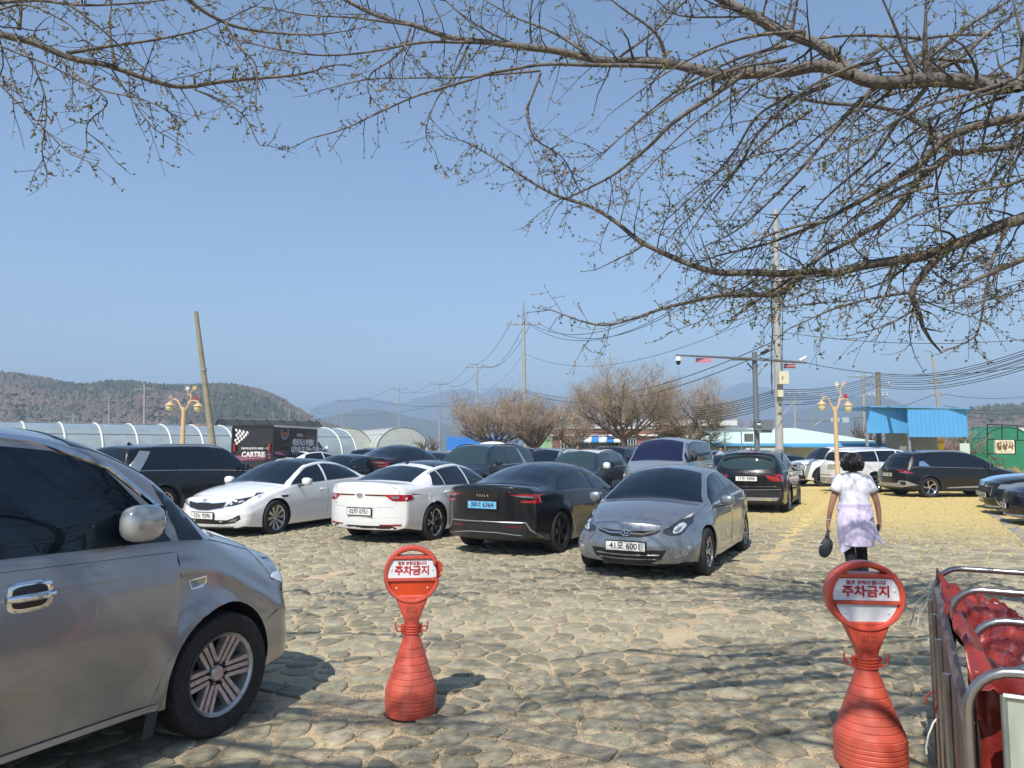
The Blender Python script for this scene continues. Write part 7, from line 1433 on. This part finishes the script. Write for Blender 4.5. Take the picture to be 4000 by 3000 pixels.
# cords
rr_ = random.Random(6)
def cord(P0, label, n, L, m=rope, rad=.004, knots=True):
    q = MB()
    for k in range(n):
        d = Vector((rr_.uniform(-1, -.2), rr_.uniform(-.5, .3), rr_.uniform(-.7, .4))).normalized(); pts = [P0]; c = Vector(P0)
        for i in range(8): d = (d + Vector((rr_.uniform(-.4, .4), rr_.uniform(-.3, .3), -.28))).normalized(); c = c + d * L / 8; pts.append(c)
        q.tube(spline(pts, 2), rad, 6)
    if knots:
        for k in range(4): q.tube([P0 + Vector((.024 * math.cos(a), .024 * math.sin(a), -.03 + k * .011)) for a in [2 * pi * i / 10 for i in range(11)]], rad * 1.2, 6, cap=False)
    tag(q.build('cord', [m], smooth=True), label, 'cord')
cord(PB + Vector((0, 0, .86)), 'white cord knotted round the back hoop corner', 3, .26); cord(PF + DD * LL * .80 + Vector((-.02, 0, .80)), 'white cord end tied to the side of the barrier', 2, .20); cord(PF + DD * LL * .52 + Vector((-.02, 0, .52)), 'white cord end halfway along the barrier posts', 1, .22)
cord(PF + DD * LL * .55 + Vector((-.03, 0, .58)), 'red plastic ribbon loop on the barrier posts', 2, .10, mat('red_ribbon', (.72, .06, .03), .4), .004, False); cord(PF + DD * LL * .42 + Vector((-.04, 0, .14)), 'tangled white cord at the foot of the barrier', 6, .2); cord(PF + DD * LL * .42 + Vector((-.04, 0, .22)), 'short red ribbon above the tangled cord', 2, .13, MATS['red_ribbon'], .008, False)
q = MB(); q.tube([PB + RR * .2 + Vector((0, 0, .86)), PB + RR * .7 - DD * .3 + Vector((0, 0, .70)), PB + RR * 1.1 - DD * .4 + Vector((0, 0, .62))], .004, 5); tag(q.build('cord', [rope]), 'thin white line strung across inside the barrier', 'cord')
# ---------------- the walking woman
skin = mat('skin', (.42, .215, .14), .5, noise_=.12, nscale=9); hair = mat('black_hair', (.008, .008, .009), .45, bump=1, bscale=30, stretch=(1, 1, .2)); tee = mat('white_cotton', (.80, .80, .86), .75, noise_=.05, nscale=5, bump=.3, bscale=14); lav = mat('lavender_cloth', (.66, .58, .74), .75, noise_=.10, nscale=4, bump=.3, bscale=14); trous = mat('black_trousers', (.012, .013, .015), .8, bump=.4, bscale=20)
def skinmesh(name, V, E, m, root=0, sub=2, par=None, post=None):
    me = bpy.data.meshes.new(name); me.from_pydata([v[:3] for v in V], E, []); o = bpy.data.objects.new(name, me); C.objects.link(o)
    o.modifiers.new('s', 'SKIN'); sk = me.skin_vertices[0].data
    for i, v in enumerate(V):
        r = v[3]; sk[i].radius = (r, r) if not hasattr(r, '__len__') else r
        sk[i].use_root = (i == root)
    md = o.modifiers.new('u', 'SUBSURF'); md.levels = md.render_levels = sub
    bpy.context.view_layer.update(); m2 = bpy.data.meshes.new_from_object(o.evaluated_get(bpy.context.evaluated_depsgraph_get())); bpy.data.objects.remove(o)
    m2.materials.clear(); m2.materials.append(m); m2.polygons.foreach_set('use_smooth', [True] * len(m2.polygons))
    return link(name, m2, par)
def ring_cloth(name, rings, m, par, n=28, wr=.012, seed=0, close=False):
    """garment from horizontal rings (z, cx, cy, rx, ry)"""
    vs = []
    for z, cx, cy, rx, ry in rings:
        for k in range(n):
            a = 2 * pi * k / n; f = 1 + wr / max(rx, .05) * noise.fractal(Vector((math.cos(a) * 2.2, math.sin(a) * 2.2, z * 9 + seed)), .8, 2, 3); vs.append((cx + rx * f * math.cos(a), cy + ry * f * math.sin(a), z + .006 * noise.noise(Vector((a * 2, z * 8, seed)))))
    q = MB(); q.add(vs, [(j * n + k, j * n + (k + 1) % n, (j + 1) * n + (k + 1) % n, (j + 1) * n + k) for j in range(len(rings) - 1) for k in range(n)]); o = q.build(name, [m], par, smooth=True, sharp=180); s_ = o.modifiers.new('so', 'SOLIDIFY'); s_.thickness = .006; sb = o.modifiers.new('su', 'SUBSURF'); sb.levels = sb.render_levels = 1; return o
def woman():
    b = G(3350, 2298); b.z = 0; o = empty('person', b, -.12, 'woman in white t-shirt with lavender top tied at her waist walking away', 'person')
    # local: she faces +y (away); x to the right of the picture; height 1.60
    body = [(0, 0, .88, (.135, .105)), (0, .0, 1.02, (.125, .095)), (0, .0, 1.18, (.145, .10)), (0, .0, 1.30, (.14, .085)), (0, .005, 1.38, .055), (0, .02, 1.44, .05), (0, .03, 1.50, (.075, .09)),
            (.145, 0, 1.325, .055), (.20, -.01, 1.20, .048), (.255, -.02, 1.06, .040), (.285, .015, .93, .034), (.305, .05, .80, .026),
            (-.145, 0, 1.325, .055), (-.195, 0, 1.20, .048), (-.245, .0, 1.06, .040), (-.275, .02, .93, .034), (-.295, .05, .79, .026),
            (.09, .0, .80, .085), (.085, .10, .47, .055), (.08, .0, .10, .038), (.085, .02, .045, .036), (.09, .13, .025, .03),
            (-.08, -.02, .80, .085), (-.08, -.03, .47, .055), (-.085, -.17, .13, .038), (-.085, -.18, .08, .036), (-.09, -.06, .03, .03), (0, .03, 1.56, (.07, .08))]
    E = [(0, 1), (1, 2), (2, 3), (3, 4), (4, 5), (5, 6), (3, 7), (7, 8), (8, 9), (9, 10), (10, 11), (3, 12), (12, 13), (13, 14), (14, 15), (15, 16), (0, 17), (17, 18), (18, 19), (19, 20), (20, 21), (0, 22), (22, 23), (23, 24), (24, 25), (25, 26), (6, 27)]
    V = list(body)
    for sg, w_ in ((1, 11), (-1, 16)):   # hands: palm, four fingers of unequal length and a thumb
        wx, wy, wz = body[w_][:3]; p = len(V); V.append((wx + sg * .004, wy + .012, wz - .055, (.030, .016))); E.append((w_, p))
        for f, (dx, L) in enumerate(((.024, .052), (.009, .060), (-.007, .056), (-.022, .044))):
            q = len(V); V.append((wx + sg * .004, wy + .012 + dx, wz - .082, .0095)); V.append((wx - sg * .006, wy + .016 + dx, wz - .082 - L * .55, .0085)); V.append((wx - sg * .024, wy + .014 + dx, wz - .082 - L * .85, .0075)); E += [(p, q), (q, q + 1), (q + 1, q + 2)]
        q = len(V); V.append((wx - sg * .012, wy + .045, wz - .045, .010)); V.append((wx - sg * .022, wy + .050, wz - .078, .0085)); E += [(p, q), (q, q + 1)]
    bd_ = skinmesh('body', V, E, skin, 0, 2, o)
    # face and ears
    q = MB(); q.tube([(0, .115, 1.49), (0, .135, 1.475), (0, .12, 1.462)], [.006, .014, .008], 8); [boxy(q, (sg * .078, .03, 1.48), (.02, .035, .055), 2.2, None, 12) for sg in (-1, 1)]; q.build('nose_and_ears', [skin], o, smooth=True)
    q = MB(); [boxy(q, (sg * .032, .108, 1.498), (.026, .012, .012), 2, None, 10) for sg in (-1, 1)]; q.build('eyes', [blackp], o); q = MB(); boxy(q, (0, .112, 1.437), (.045, .012, .012), 2, None, 10); q.build('mouth', [mat('lips', (.35, .09, .08), .5)], o)
    # hair: short black bob with clumps
    q = MB(); n = 44; m_ = 26; vs = []
    for j in range(m_ + 1):
        th = pi * .02 + pi * .72 * j / m_
        for k in range(n):
            a = 2 * pi * k / n; cut = 1.0; r = .119 * (1 + .10 * noise.noise(Vector((math.cos(a) * 4, math.sin(a) * 4, th * 2))) + .05 * math.sin(a * 17 + 3 * math.sin(th * 4)) * math.sin(th)); fr = max(0, math.sin(a)); tt = min(th, pi * (.74 - .34 * fr)); x = r * math.sin(tt) * math.cos(a) * 1.0; y = r * math.sin(tt) * math.sin(a) * 1.02; z = r * 1.08 * math.cos(tt); vs.append((x, y + .01, 1.508 + z - .012 * (1 - fr) * (j / m_)))
    q.add(vs, [(j * n + k, (j + 1) * n + k, (j + 1) * n + (k + 1) % n, j * n + (k + 1) % n) for j in range(m_) for k in range(n)]); h = q.build('hair', [hair], o, smooth=True, sharp=180); h.modifiers.new('s', 'SOLIDIFY').thickness = .012
    q = MB(); rh = random.Random(4)
    for _ in range(260):
        a = rh.uniform(pi * .92, pi * 2.08); th = rh.uniform(.25, 1.9); st_ = []
        for i in range(6): t_ = min(th + i * .13, 2.25); r = .123 + .004 * i * rh.random(); st_.append((r * math.sin(t_) * math.cos(a + .05 * i * math.sin(th * 9)), .01 + r * math.sin(t_) * math.sin(a + .05 * i * math.sin(th * 9)), 1.505 + r * 1.08 * math.cos(t_)))
        q.tube(st_, [.006, .008, .008, .007, .005, .001], 4)
    q.build('hair_strands', [hair], o, smooth=True)
    ring_cloth('t_shirt', [(1.395, 0, .005, .072, .065), (1.375, 0, .0, .10, .078), (1.35, 0, 0, .155, .09), (1.31, 0, 0, .19, .10), (1.25, 0, -.005, .192, .108), (1.16, 0, -.005, .180, .108), (1.08, 0, -.005, .172, .105), (1.0, 0, -.005, .168, .108), (.93, 0, -.008, .176, .118), (.90, 0, -.01, .18, .122)], tee, o, 30, .012, 1)
    for sg in (1, -1):
        A = Vector((sg * .14, 0, 1.335)); Bp = Vector((sg * .215, -.01, 1.155)); d = (Bp - A).normalized(); q = MB(); pts = [A + (Bp - A) * t for t in (-.1, .15, .4, .7, 1.0)]; q.tube(pts, [.062, .072, .074, .073, .074], 18, cap=False); s_ = q.build('sleeve', [tee], o, smooth=True, sharp=180); s_.modifiers.new('s', 'SOLIDIFY').thickness = .005
    # lavender overshirt tied round the waist
    ring_cloth('tied_waistband', [(1.03, 0, 0, .182, .122), (1.01, 0, 0, .196, .134), (.98, 0, 0, .190, .128), (.955, 0, 0, .200, .138), (.93, 0, 0, .196, .134)], lav, o, 34, .016, 4)
    ring_cloth('tied_shirt', [(.965, 0, -.005, .192, .130), (.92, 0, -.01, .196, .138), (.86, 0, -.016, .207, .158), (.78, 0, -.018, .214, .168), (.70, 0, -.022, .212, .172), (.63, 0, -.028, .205, .178), (.56, 0, -.03, .196, .178), (.515, 0, -.032, .19, .175)], lav, o, 34, .022, 7)
    q = MB(); q.add([(-.19, -.06, .80), (-.12, -.155, .76), (-.20, -.10, .42), (-.11, -.16, .50), (-.215, -.03, .60)], [(0, 1, 3, 2), (0, 2, 4)]); q.add([(.19, -.05, .80), (.13, -.15, .72), (.31, -.06, .52), (.20, -.12, .58), (.27, -.02, .60)], [(0, 2, 3, 1), (0, 4, 2)]); t_ = q.build('shirt_tail', [lav], o); t_.modifiers.new('s', 'SOLIDIFY').thickness = .005
    skinmesh('trousers', [(0, 0, .90, (.155, .115)), (.09, .0, .78, .088), (.088, .085, .46, .070), (.083, .01, .14, .062), (-.09, -.0, .78, .088), (-.085, -.02, .46, .070), (-.088, -.165, .17, .062)], [(0, 1), (1, 2), (2, 3), (0, 4), (4, 5), (5, 6)], trous, 0, 2, o)
    for sg, y, z in ((1, .06, 0), (-1, -.14, .02)): q = MB(); boxy(q, (sg * .087, y, .045 + z), (.095, .25, .085), 2.6, Matrix.Rotation(0 if sg > 0 else -.25, 3, 'X'), 16); q.build('shoe', [mat('dark_shoe', (.02, .02, .02), .6)], o, smooth=True)
    bx = empty('handbag', b, -.12, 'soft grey cloth bag hanging from her left hand', 'bag'); q = MB(); gb = mat('grey_bag_cloth', (.055, .06, .065), .8, noise_=.2, nscale=9, bump=.4, bscale=20)
    q.tube([(-.298, .06, .74), (-.305, .05, .66), (-.325, .03, .58)], [.006, .018, .030], 10); vs = []
    boxy(q, (-.345, .02, .475), (.15, .09, .25), 2.2, Matrix.Rotation(.35, 3, 'Y'), 22)
    q.build('bag', [gb], bx, smooth=True, sharp=180); q = MB(); q.tube([(-.40, -.01, .56), (-.44, -.02, .54), (-.43, -.02, .51), (-.40, -.02, .52)], .006, 6); q.build('strap', [tee], bx)
    ph = empty('phone', b, -.12, 'black smartphone held low in her right hand', 'phone'); q = MB(); q.box((.279, .055, .69), (.012, .072, .15), 0, Matrix.Rotation(.18, 3, 'Y')); q.build('case', [blackp], ph)
    q = MB(); q.tube([(-.291 + .031 * math.cos(a), .048 + .031 * math.sin(a), .815) for a in [2 * pi * i / 16 for i in range(17)]], .004, 6, cap=False); tag(q.build('bracelet', [rope], o))
woman()
def man():
    b = W(2815, 1757, 33); b.z = gz(b.x, b.y); o = empty('person', b, pi, 'dark haired man standing behind the row of cars, only his head showing', 'person')
    V = [(0, 0, .95, (.15, .11)), (0, 0, 1.25, (.16, .11)), (0, 0, 1.45, (.16, .09)), (0, 0, 1.53, .055), (0, .01, 1.62, (.08, .09)), (0, .01, 1.70, (.075, .085)), (.18, 0, 1.42, .055), (.24, 0, 1.15, .045), (.25, .04, .9, .03), (-.18, 0, 1.42, .055), (-.24, 0, 1.15, .045), (-.25, .04, .9, .03), (.09, 0, .8, .09), (.09, 0, .1, .05), (-.09, 0, .8, .09), (-.09, 0, .1, .05)]
    skinmesh('body', V, [(0, 1), (1, 2), (2, 3), (3, 4), (4, 5), (2, 6), (6, 7), (7, 8), (2, 9), (9, 10), (10, 11), (0, 12), (12, 13), (0, 14), (14, 15)], skin, 0, 1, o)
    q = MB(); boxy(q, (0, -.015, 1.71), (.18, .20, .16), 2.2, None, 20); q.build('hair', [hair], o, smooth=True); q = MB(); [boxy(q, (s_ * .03, .095, 1.65), (.025, .01, .01), 2, None, 8) for s_ in (-1, 1)]; q.build('eyes', [blackp], o)
    ring_cloth('shirt', [(1.52, 0, 0, .07, .07), (1.47, 0, 0, .19, .11), (1.3, 0, 0, .2, .13), (.95, 0, 0, .19, .14)], mat('blue_shirt', (.2, .35, .5), .8), o, 20)
man()
# ================================================================== VEHICLES IN PLACE
GR = 1.10
def put(sp, name, label, X, Y, head, sc=1.0, group=None, lod=0, dz=None, cat='car'):
    return make_car(sp, name, label, cat, (X, Y, gz(X, Y) if dz is None else dz), head, sc, group, lod)
put(van, 'minivan', 'dusty grey-beige passenger van filling the left foreground', -3.27, 3.44, GR, cat='van')
put(avante, 'parked_car', 'silver grey compact saloon, plate 41 6001, facing the camera', 2.49, 11.5, -2.05)
put(k5, 'parked_car', 'white saloon with black roof facing the camera, plate 13 9296', -4.9, 16.21, -1.98, 1.02, dz=0)
put(sm6, 'parked_car', 'white saloon seen from behind, plate 02 0751', -1.59, 15.26, 1.10, dz=0)
put(tesla, 'parked_car', 'black electric fastback seen from behind with a blue number plate', .73, 13.76, 1.06)
put(sorento, 'parked_car', 'black estate seen from behind with twin exhausts, plate 17 5898', 7.11, 21.08, 1.11, dz=0)
put(sportage, 'parked_car', 'black crossover parked sideways behind the walking woman', 15.9, 26.73, .09, dz=0)
put(palisade, 'parked_car', 'big black SUV with silver rear pillar behind the grey van', -8.2, 18.7, 1.10)
put(palisade_n, 'parked_car', 'dark blue SUV with green glass and silver rear pillar facing the camera', -1.0, 23.5, -2.04)
put(tivoli, 'parked_car', 'small dark SUV with a white roof and white mirrors', 2.26, 22.8, -2.04)
put(van2, 'minivan', 'blue-grey van with a blue windscreen facing the camera', 5.1, 23.7, -2.04, 1.03, cat='van')
put(santafe, 'parked_car', 'boxy white SUV with black roof rails facing left', 15.5, 34.7, pi + .15, 1.07, dz=0)
put(santafe_tm, 'parked_car', 'white SUV seen from behind, nearest the walking woman\'s head', 15.1, 29.8, .32, 1.04, dz=0)
k7 = sedan(**{k: v for k, v in k5.items() if k not in ('extra', 'roofglass', 'plates')}); k7.update(paint=black, plates=[('f', .50, '36노 1524')], mirror=(.72, 1.02))
k7['top'] = [(x, z + .09 * sstep(.0, 2.4, x)) for x, z in k5['top']]
k7['parts'] = [('headlight', lens_c, (1, .9, .2), [('f', .60, .68), ('f', .72, .68), ('s', 1.9, .70), ('s', 1.62, .82), ('s', 1.5, .88), ('s', 1.8, .84), ('f', .70, .80), ('f', .62, .80)], dict(eps=.006)), ('grille', chrome, 'f', [('f', -.46, .74), ('f', .46, .74), ('f', .40, .50), ('f', -.40, .50)], dict(mir=False)), ('grille_mesh', blackp, 'f', [('f', -.40, .72), ('f', .40, .72), ('f', .35, .53), ('f', -.35, .53)], dict(mir=False, eps=.012)),
    ('fog_surround', chrome, (1, .9, 0), [('f', .56, .46), ('f', .80, .46), ('s', 2.08, .44), ('s', 2.05, .30), ('f', .66, .28)], dict(eps=.006)), ('fog_recess', blackp, (1, .9, 0), [('f', .60, .44), ('f', .80, .44), ('s', 2.11, .42), ('s', 2.08, .32), ('f', .68, .31)], dict(eps=.012)), ('fog_lamp', lens_w, (1, .9, 0), [('f', .76, .40), ('f', .84, .40), ('f', .84, .35), ('f', .76, .35)], dict(eps=.018, rnd=1, step=.03)),
    ('lower_grille', blackp, 'f', [('f', -.5, .40), ('f', .5, .40), ('f', .5, .27), ('f', -.5, .27)], dict(mir=False)), ('taillight', lens_r, (-.6, 1, 0), [('s', -1.9, .92), ('s', -2.2, .86), ('b', .78, .80), ('b', .6, .84), ('b', .6, .93)], {})]
k7['lines'] = [l for l in k5['lines'] if l[0] != 'lip'] + [('lip', [('f', -.7, .23), ('f', 0, .21), ('f', .7, .23)], 'f', .025, skid, False)]
k5b = dict(k7); k5b['top'] = list(k5['top']); k5b['plates'] = [('f', .42, '58구 2071')]
k5b['parts'] = [('headlight', lens_d, (1, .9, .2), [('f', .50, .63), ('f', .74, .63), ('s', 1.9, .68), ('s', 1.66, .78), ('f', .72, .73), ('f', .52, .69)], dict(eps=.006)), ('lamp_inner', lens_w, (1, .9, .2), [('f', .70, .66), ('f', .80, .68), ('f', .80, .71), ('f', .70, .69)], dict(eps=.012, par='headlight')), ('grille', blackp, 'f', [('f', -.5, .70), ('f', .5, .70), ('f', .44, .56), ('f', -.44, .56)], dict(mir=False)), ('lower_grille', blackp, 'f', [('f', -.55, .40), ('f', .55, .40), ('f', .45, .24), ('f', -.45, .24)], dict(mir=False))]
blueh = sedan(**{k: v for k, v in k7.items()}); blueh.update(paint=skyb, plates=[('f', .45, '31거 7715')])
blueh['parts'] = [('grille', blackp, 'f', [('f', -.55, .68), ('f', .55, .68), ('f', .62, .48), ('f', .46, .34), ('f', -.46, .34), ('f', -.62, .48)], dict(mir=False)), ('headlight', lens_d, (1, .9, .2), [('f', .62, .66), ('s', 1.9, .72), ('s', 1.66, .80), ('f', .70, .76)], {}), ('red_lip', mat('red_trim', (.6, .01, .02), .4), (1, .5, 0), [('f', 0, .235), ('f', .55, .25), ('f', .80, .36), ('s', 2.0, .30), ('s', 2.0, .26), ('f', .78, .30), ('f', .56, .20), ('f', 0, .195)], dict(eps=.008))]
blueh['lines'] = []
H7 = 2.76; fx, fy = math.cos(H7), math.sin(H7)
def nose(sp, label, X, Y, xf, sc=1.0): put(sp, 'parked_car', label, X - fx * xf * sc, Y - fy * xf * sc, H7, sc, dz=0)
nose(blueh, 'light blue sports hatchback with red front lip, mostly hidden at right', 13.5, 21.3, 2.37, .97); nose(k7, 'black saloon with ribbed grille and chrome fog surround at right', 12.4, 19.35, 2.37, 1.0); nose(k5b, 'black saloon with flat dark headlamp, lower of the right hand noses', 11.2, 16.8, 2.37, 1.0); nose(deep, 'dark saloon showing just its nose at the right edge', 10.3, 14.3, 2.37, 1.0)
# middle and far rows: mostly roofs
gt = dict(tesla); gt.pop('extra'); gt['plates'] = []; gt['extra'] = lambda r, b: lay(r, b, 'b', ('b', 0, .96), lambda q, M: (oval(q, M, .045, .045, .006), q.lathe([(.001, 0), (.035, .004), (.035, 0)], 16, 0, M)), .01, [chrome], 'badge')
o = put(gt, 'parked_car', 'black coupe-roofed SUV behind the white saloon\'s roof', -3.9, 26.5, 1.12, 1.04); o.scale = (1.06, 1.04, 1.20)
put(deep, 'parked_car', 'black saloon squeezed between the white saloon and the black coupe SUV', -5.5, 24.0, -2.04, .98)
far = [
 (small_suv, white, 'white compact car just left of the coupe SUV, far row', -11.0, 37.5, -1.9), (deep, black, 'black saloon roof in the far row right of the delivery truck', -12.4, 42.4, 1.0), (k5, white, 'white saloon with a black roof in the far row', -9.6, 36.0, .9), (small_suv, navy, 'dark blue car at the left of the far row', -12.9, 38.5, 1.2),
 (small_suv, black, 'black car roof tucked behind the coupe SUV', -5.4, 32.0, 1.1), (deep, navy, 'dark blue saloon roof left of the blue SUV', -3.9, 36.0, 1.0), (k5, white, 'small white saloon with black glass near the blue fence', -2.6, 38.0, 1.1), (deep, black, 'low black saloon beside the dark blue SUV', -3.1, 30.5, -2.04),
 (van_, white, 'white van roof behind the dark blue SUV', -.9, 42.0, 1.5), (small_suv, black, 'black hatchback behind the rear of the dark blue SUV', 1.1, 34.0, -.6), (k5, white, 'white saloon bonnet right of the dark blue SUV', 1.5, 37.0, -1.0), (small_suv, silver2, 'silver SUV with roof rails left of the white-roofed SUV', 1.5, 28.2, -2.04),
 (palisade, navy, 'dark SUV roof between the white-roofed SUV and the van', 4.1, 29.3, -2.04), (deep, silver2, 'dark grey saloon peeping out behind the blue-windscreen van', 8.1, 28.0, -2.04), (small_suv, skyb, 'blue-grey car behind the man\'s head', 9.9, 36.5, -1.0), (deep, black, 'dark saloon roof right of the transformer pole', 12.6, 39.5, -.4), (deep, navy, 'dark car in the shade under the sky blue eaves', 15.8, 41.5, .2),
]
seen = set()
for sp, pt_, lab, X, Y, h in far:
    s2 = dict(sp); s2['paint'] = pt_; s2.pop('extra', None); s2['plates'] = []; s2['doors'] = []; s2['lines'] = []
    b_, m_ = shell(sp); BODIES[id(s2)] = (b_, m_); seen.add(id(s2)); sp_keep = globals().setdefault('_keep', []); sp_keep.append(s2)
    if sp is k5 and pt_ is white: s2['roofglass'] = k5['roofglass']
    put(s2, 'parked_car' if sp is not van_ else 'minivan', lab, X, Y, h, .98 if sp is not palisade else .95, 'cars parked in the far rows', 1, cat='car' if sp is not van_ else 'van')
# ---------------- delivery truck with printed wrap
def truck():
    X, Y = -11.4, 37.0; base = (X, Y, gz(X, Y)); o = empty('delivery_truck', base, 1.33, 'black box truck printed with a car repair advert and a white cab', 'truck')
    s2 = dict(van_); s2['paint'] = white; s2['extra'] = None; s2['lines'] = []; s2['doors'] = []; s2['windows'] = [(.28, .28, 1.24, .88), (1.30, 1.20, 1.47, 1.36)]; globals().setdefault('_keep', []).append(s2)
    b, m0 = shell(van_); me = m0.copy(); me.materials[0] = white; c = link('cab', me, o, (1.1, 0, 0)); c.scale = (1, 1, 1.12)
    for wq in s2['windows']:
        mm = patch_mesh(b, window_poly(b, *wq), 's', glass, eps=.007, step=.06); link('side_window', mm, c); link('side_window', mirrored(mm), c)
    q = MB(); boxy(q, (1.0, 1.12, 1.32), (.14, .2, .3), 3, None, 14); boxy(q, (1.0, -1.12, 1.32), (.14, .2, .3), 3, None, 14); q.build('wing_mirror', [white], c, smooth=True)
    wrap = mat('black_vehicle_wrap', (.018, .018, .020), .35, coat=.5, noise_=.3, nscale=2); q = MB(); x0, x1, w_, z0, z1 = -2.9, 1.15, 2.12, .62, 2.55
    q.box(((x0 + x1) / 2, 0, (z0 + z1) / 2), (x1 - x0, w_, z1 - z0)); bx = q.build('cargo_box', [wrap], o)
    q = MB()
    for y in (-w_ / 2, w_ / 2): q.box(((x0 + x1) / 2, y, z1), (x1 - x0 + .06, .07, .09))
    for x in (x0, x1): q.box((x, 0, z1), (.08, w_ + .06, .09), 0 if x > 0 else 1)
    for y in (-w_ / 2, w_ / 2): q.box((x0 - .005, y, (z0 + z1) / 2), (.13, .10, z1 - z0 - .1), 1); q.box((x1, y, (z0 + z1) / 2), (.07, .06, z1 - z0 - .1), 0)
    q.build('box_trim', [wh, blackp], o)
    MB_ = Matrix(((0, 0, -1, x0 - .008), (-1, 0, 0, 0), (0, 1, 0, 0), (0, 0, 0, 1))); MS = Matrix(((1, 0, 0, 0), (0, 0, -1, -w_ / 2 - .006), (0, 1, 0, 0), (0, 0, 0, 1)))
    T = lambda M, x, z: M @ Matrix.Translation((x, z, 0)); pk_ = mat('wrap_magenta', (.55, .03, .16), .5); gy = mat('wrap_grey', (.35, .36, .38), .5); wt = w1
    text('lettering', 'CARTRIS', .33, wt, bx, T(MB_, .05, 1.22), bold=.012, sx=.98); text('lettering', '자동차튜닝정비의 새로운 시작!', .115, wt, bx, T(MB_, .10, 1.50), bold=.002)
    text('lettering', '테트리스처럼', .36, wt, bx, T(MS, -.32, 1.78), bold=.014, sx=.92); text('lettering', '내차에 딱 맞는 정비', .36, wt, bx, T(MS, -.02, 1.42), bold=.014, sx=.90); text('lettering', '카트리스', .17, wt, bx, T(MS, -.55, 2.15), bold=.004); text('lettering', '합리적인 가격  정직한 정비', .12, wt, bx, T(MS, -.1, 1.12), bold=.001)
    q = MB()
    for i in range(8):
        for j in range(7):
            if (i + j) % 2 == 0 and i + j < 8:
                a = lambda u, v: MB_ @ Vector((-.98 + u * .10 + .05 * math.sin(v * .7), 2.44 - v * .12 - .02 * u, .0)); q.add([a(i, j), a(i + 1, j), a(i + 1, j + 1), a(i, j + 1)], [(0, 1, 2, 3)], 0)
    for k in range(5):
        z = 1.02 + k * .05; q.add([MB_ @ Vector((-1.0, z - .10, .001)), MB_ @ Vector((.95, z + .02 * k, .001)), MB_ @ Vector((.95, z + .018 + .02 * k, .001)), MB_ @ Vector((-1.0, z - .07, .001))], [(0, 1, 2, 3)], 1 + k % 2)
        q.add([MS @ Vector((-2.85, z + .25 - .03 * k, .001)), MS @ Vector((-.4, z - .1, .001)), MS @ Vector((-.4, z - .085, .001)), MS @ Vector((-2.85, z + .28 - .03 * k, .001))], [(0, 1, 2, 3)], 1 + k % 2)
    for cx, cz, r in ((-1.95, 2.28, .36),):
        for r0, r1_, m_ in ((r, r * .86, 2), (r * .75, r * .7, 2)):
            for i in range(28):
                a0, a1_ = 2 * pi * i / 28, 2 * pi * (i + 1) / 28; pts = [(cx + rr * math.cos(a), cz + rr * math.sin(a)) for rr, a in ((r0, a0), (r0, a1_), (r1_, a1_), (r1_, a0))]
                if max(p[1] for p in pts) < 2.50: q.add([MS @ Vector((x, z, .002)) for x, z in pts], [(0, 1, 2, 3)], m_)
        for i in range(5):
            a = pi + pi * (i + .5) / 5; q.add([MS @ Vector((cx + r * .1 * math.cos(a - .5), cz + r * .1 * math.sin(a - .5), .003)), MS @ Vector((cx + r * .7 * math.cos(a - .12), cz + r * .7 * math.sin(a - .12), .003)), MS @ Vector((cx + r * .7 * math.cos(a + .12), cz + r * .7 * math.sin(a + .12), .003)), MS @ Vector((cx + r * .1 * math.cos(a + .5), cz + r * .1 * math.sin(a + .5), .003))], [(0, 1, 2, 3)], 3)
    q.add([MS @ Vector(v + (.004,)) for v in ((.50, 1.66), (.56, 1.60), (.80, 1.92), (.74, 1.98))], [(0, 1, 2, 3)], 0); q.add([MS @ Vector(v + (.005,)) for v in ((.80, 1.62), (.86, 1.68), (.60, 1.96), (.54, 1.90))], [(0, 1, 2, 3)], 0)
    q.build('wrap_print', [wt, pk_, gy, mat('wrap_orange', (.55, .16, .08), .5)], bx)
    q = MB(); q.box((x0 - .08, -.92, 1.55), (.05, .09, .38)); q.box((x0 - .08, .92, 1.55), (.05, .09, .38)); q.build('tail_lamp', [lens_r], o)
    tm, rm = wheel_meshes(.36, .22, .22, (6, 'van'), alloy)
    for x in (-1.9, 2.7):
        for sy in (1, -1): ww = link('wheel', tm, o, (x, sy * .85, .36), (0, 0, 0 if sy > 0 else pi)); link('rim', rm, ww)
truck()
# ================================================================== AIR
hz = MB(); hz.box((0, 2500, 137), (12000, 7000, 280)); ho = hz.build('haze', []); hm_ = bpy.data.materials.new('haze_air'); hm_.use_nodes = True; n = hm_.node_tree
for k in list(n.nodes):
    if k.type == 'BSDF_PRINCIPLED': n.nodes.remove(k)
vp = n.nodes.new('ShaderNodeVolumePrincipled'); vp.inputs['Color'].default_value = (.56, .76, 1.0, 1); vp.inputs['Density'].default_value = .00072; vp.inputs['Anisotropy'].default_value = .0
n.links.new(vp.outputs[0], n.nodes['Material Output'].inputs['Volume']); ho.data.materials.append(hm_); tag(ho, kind='stuff')
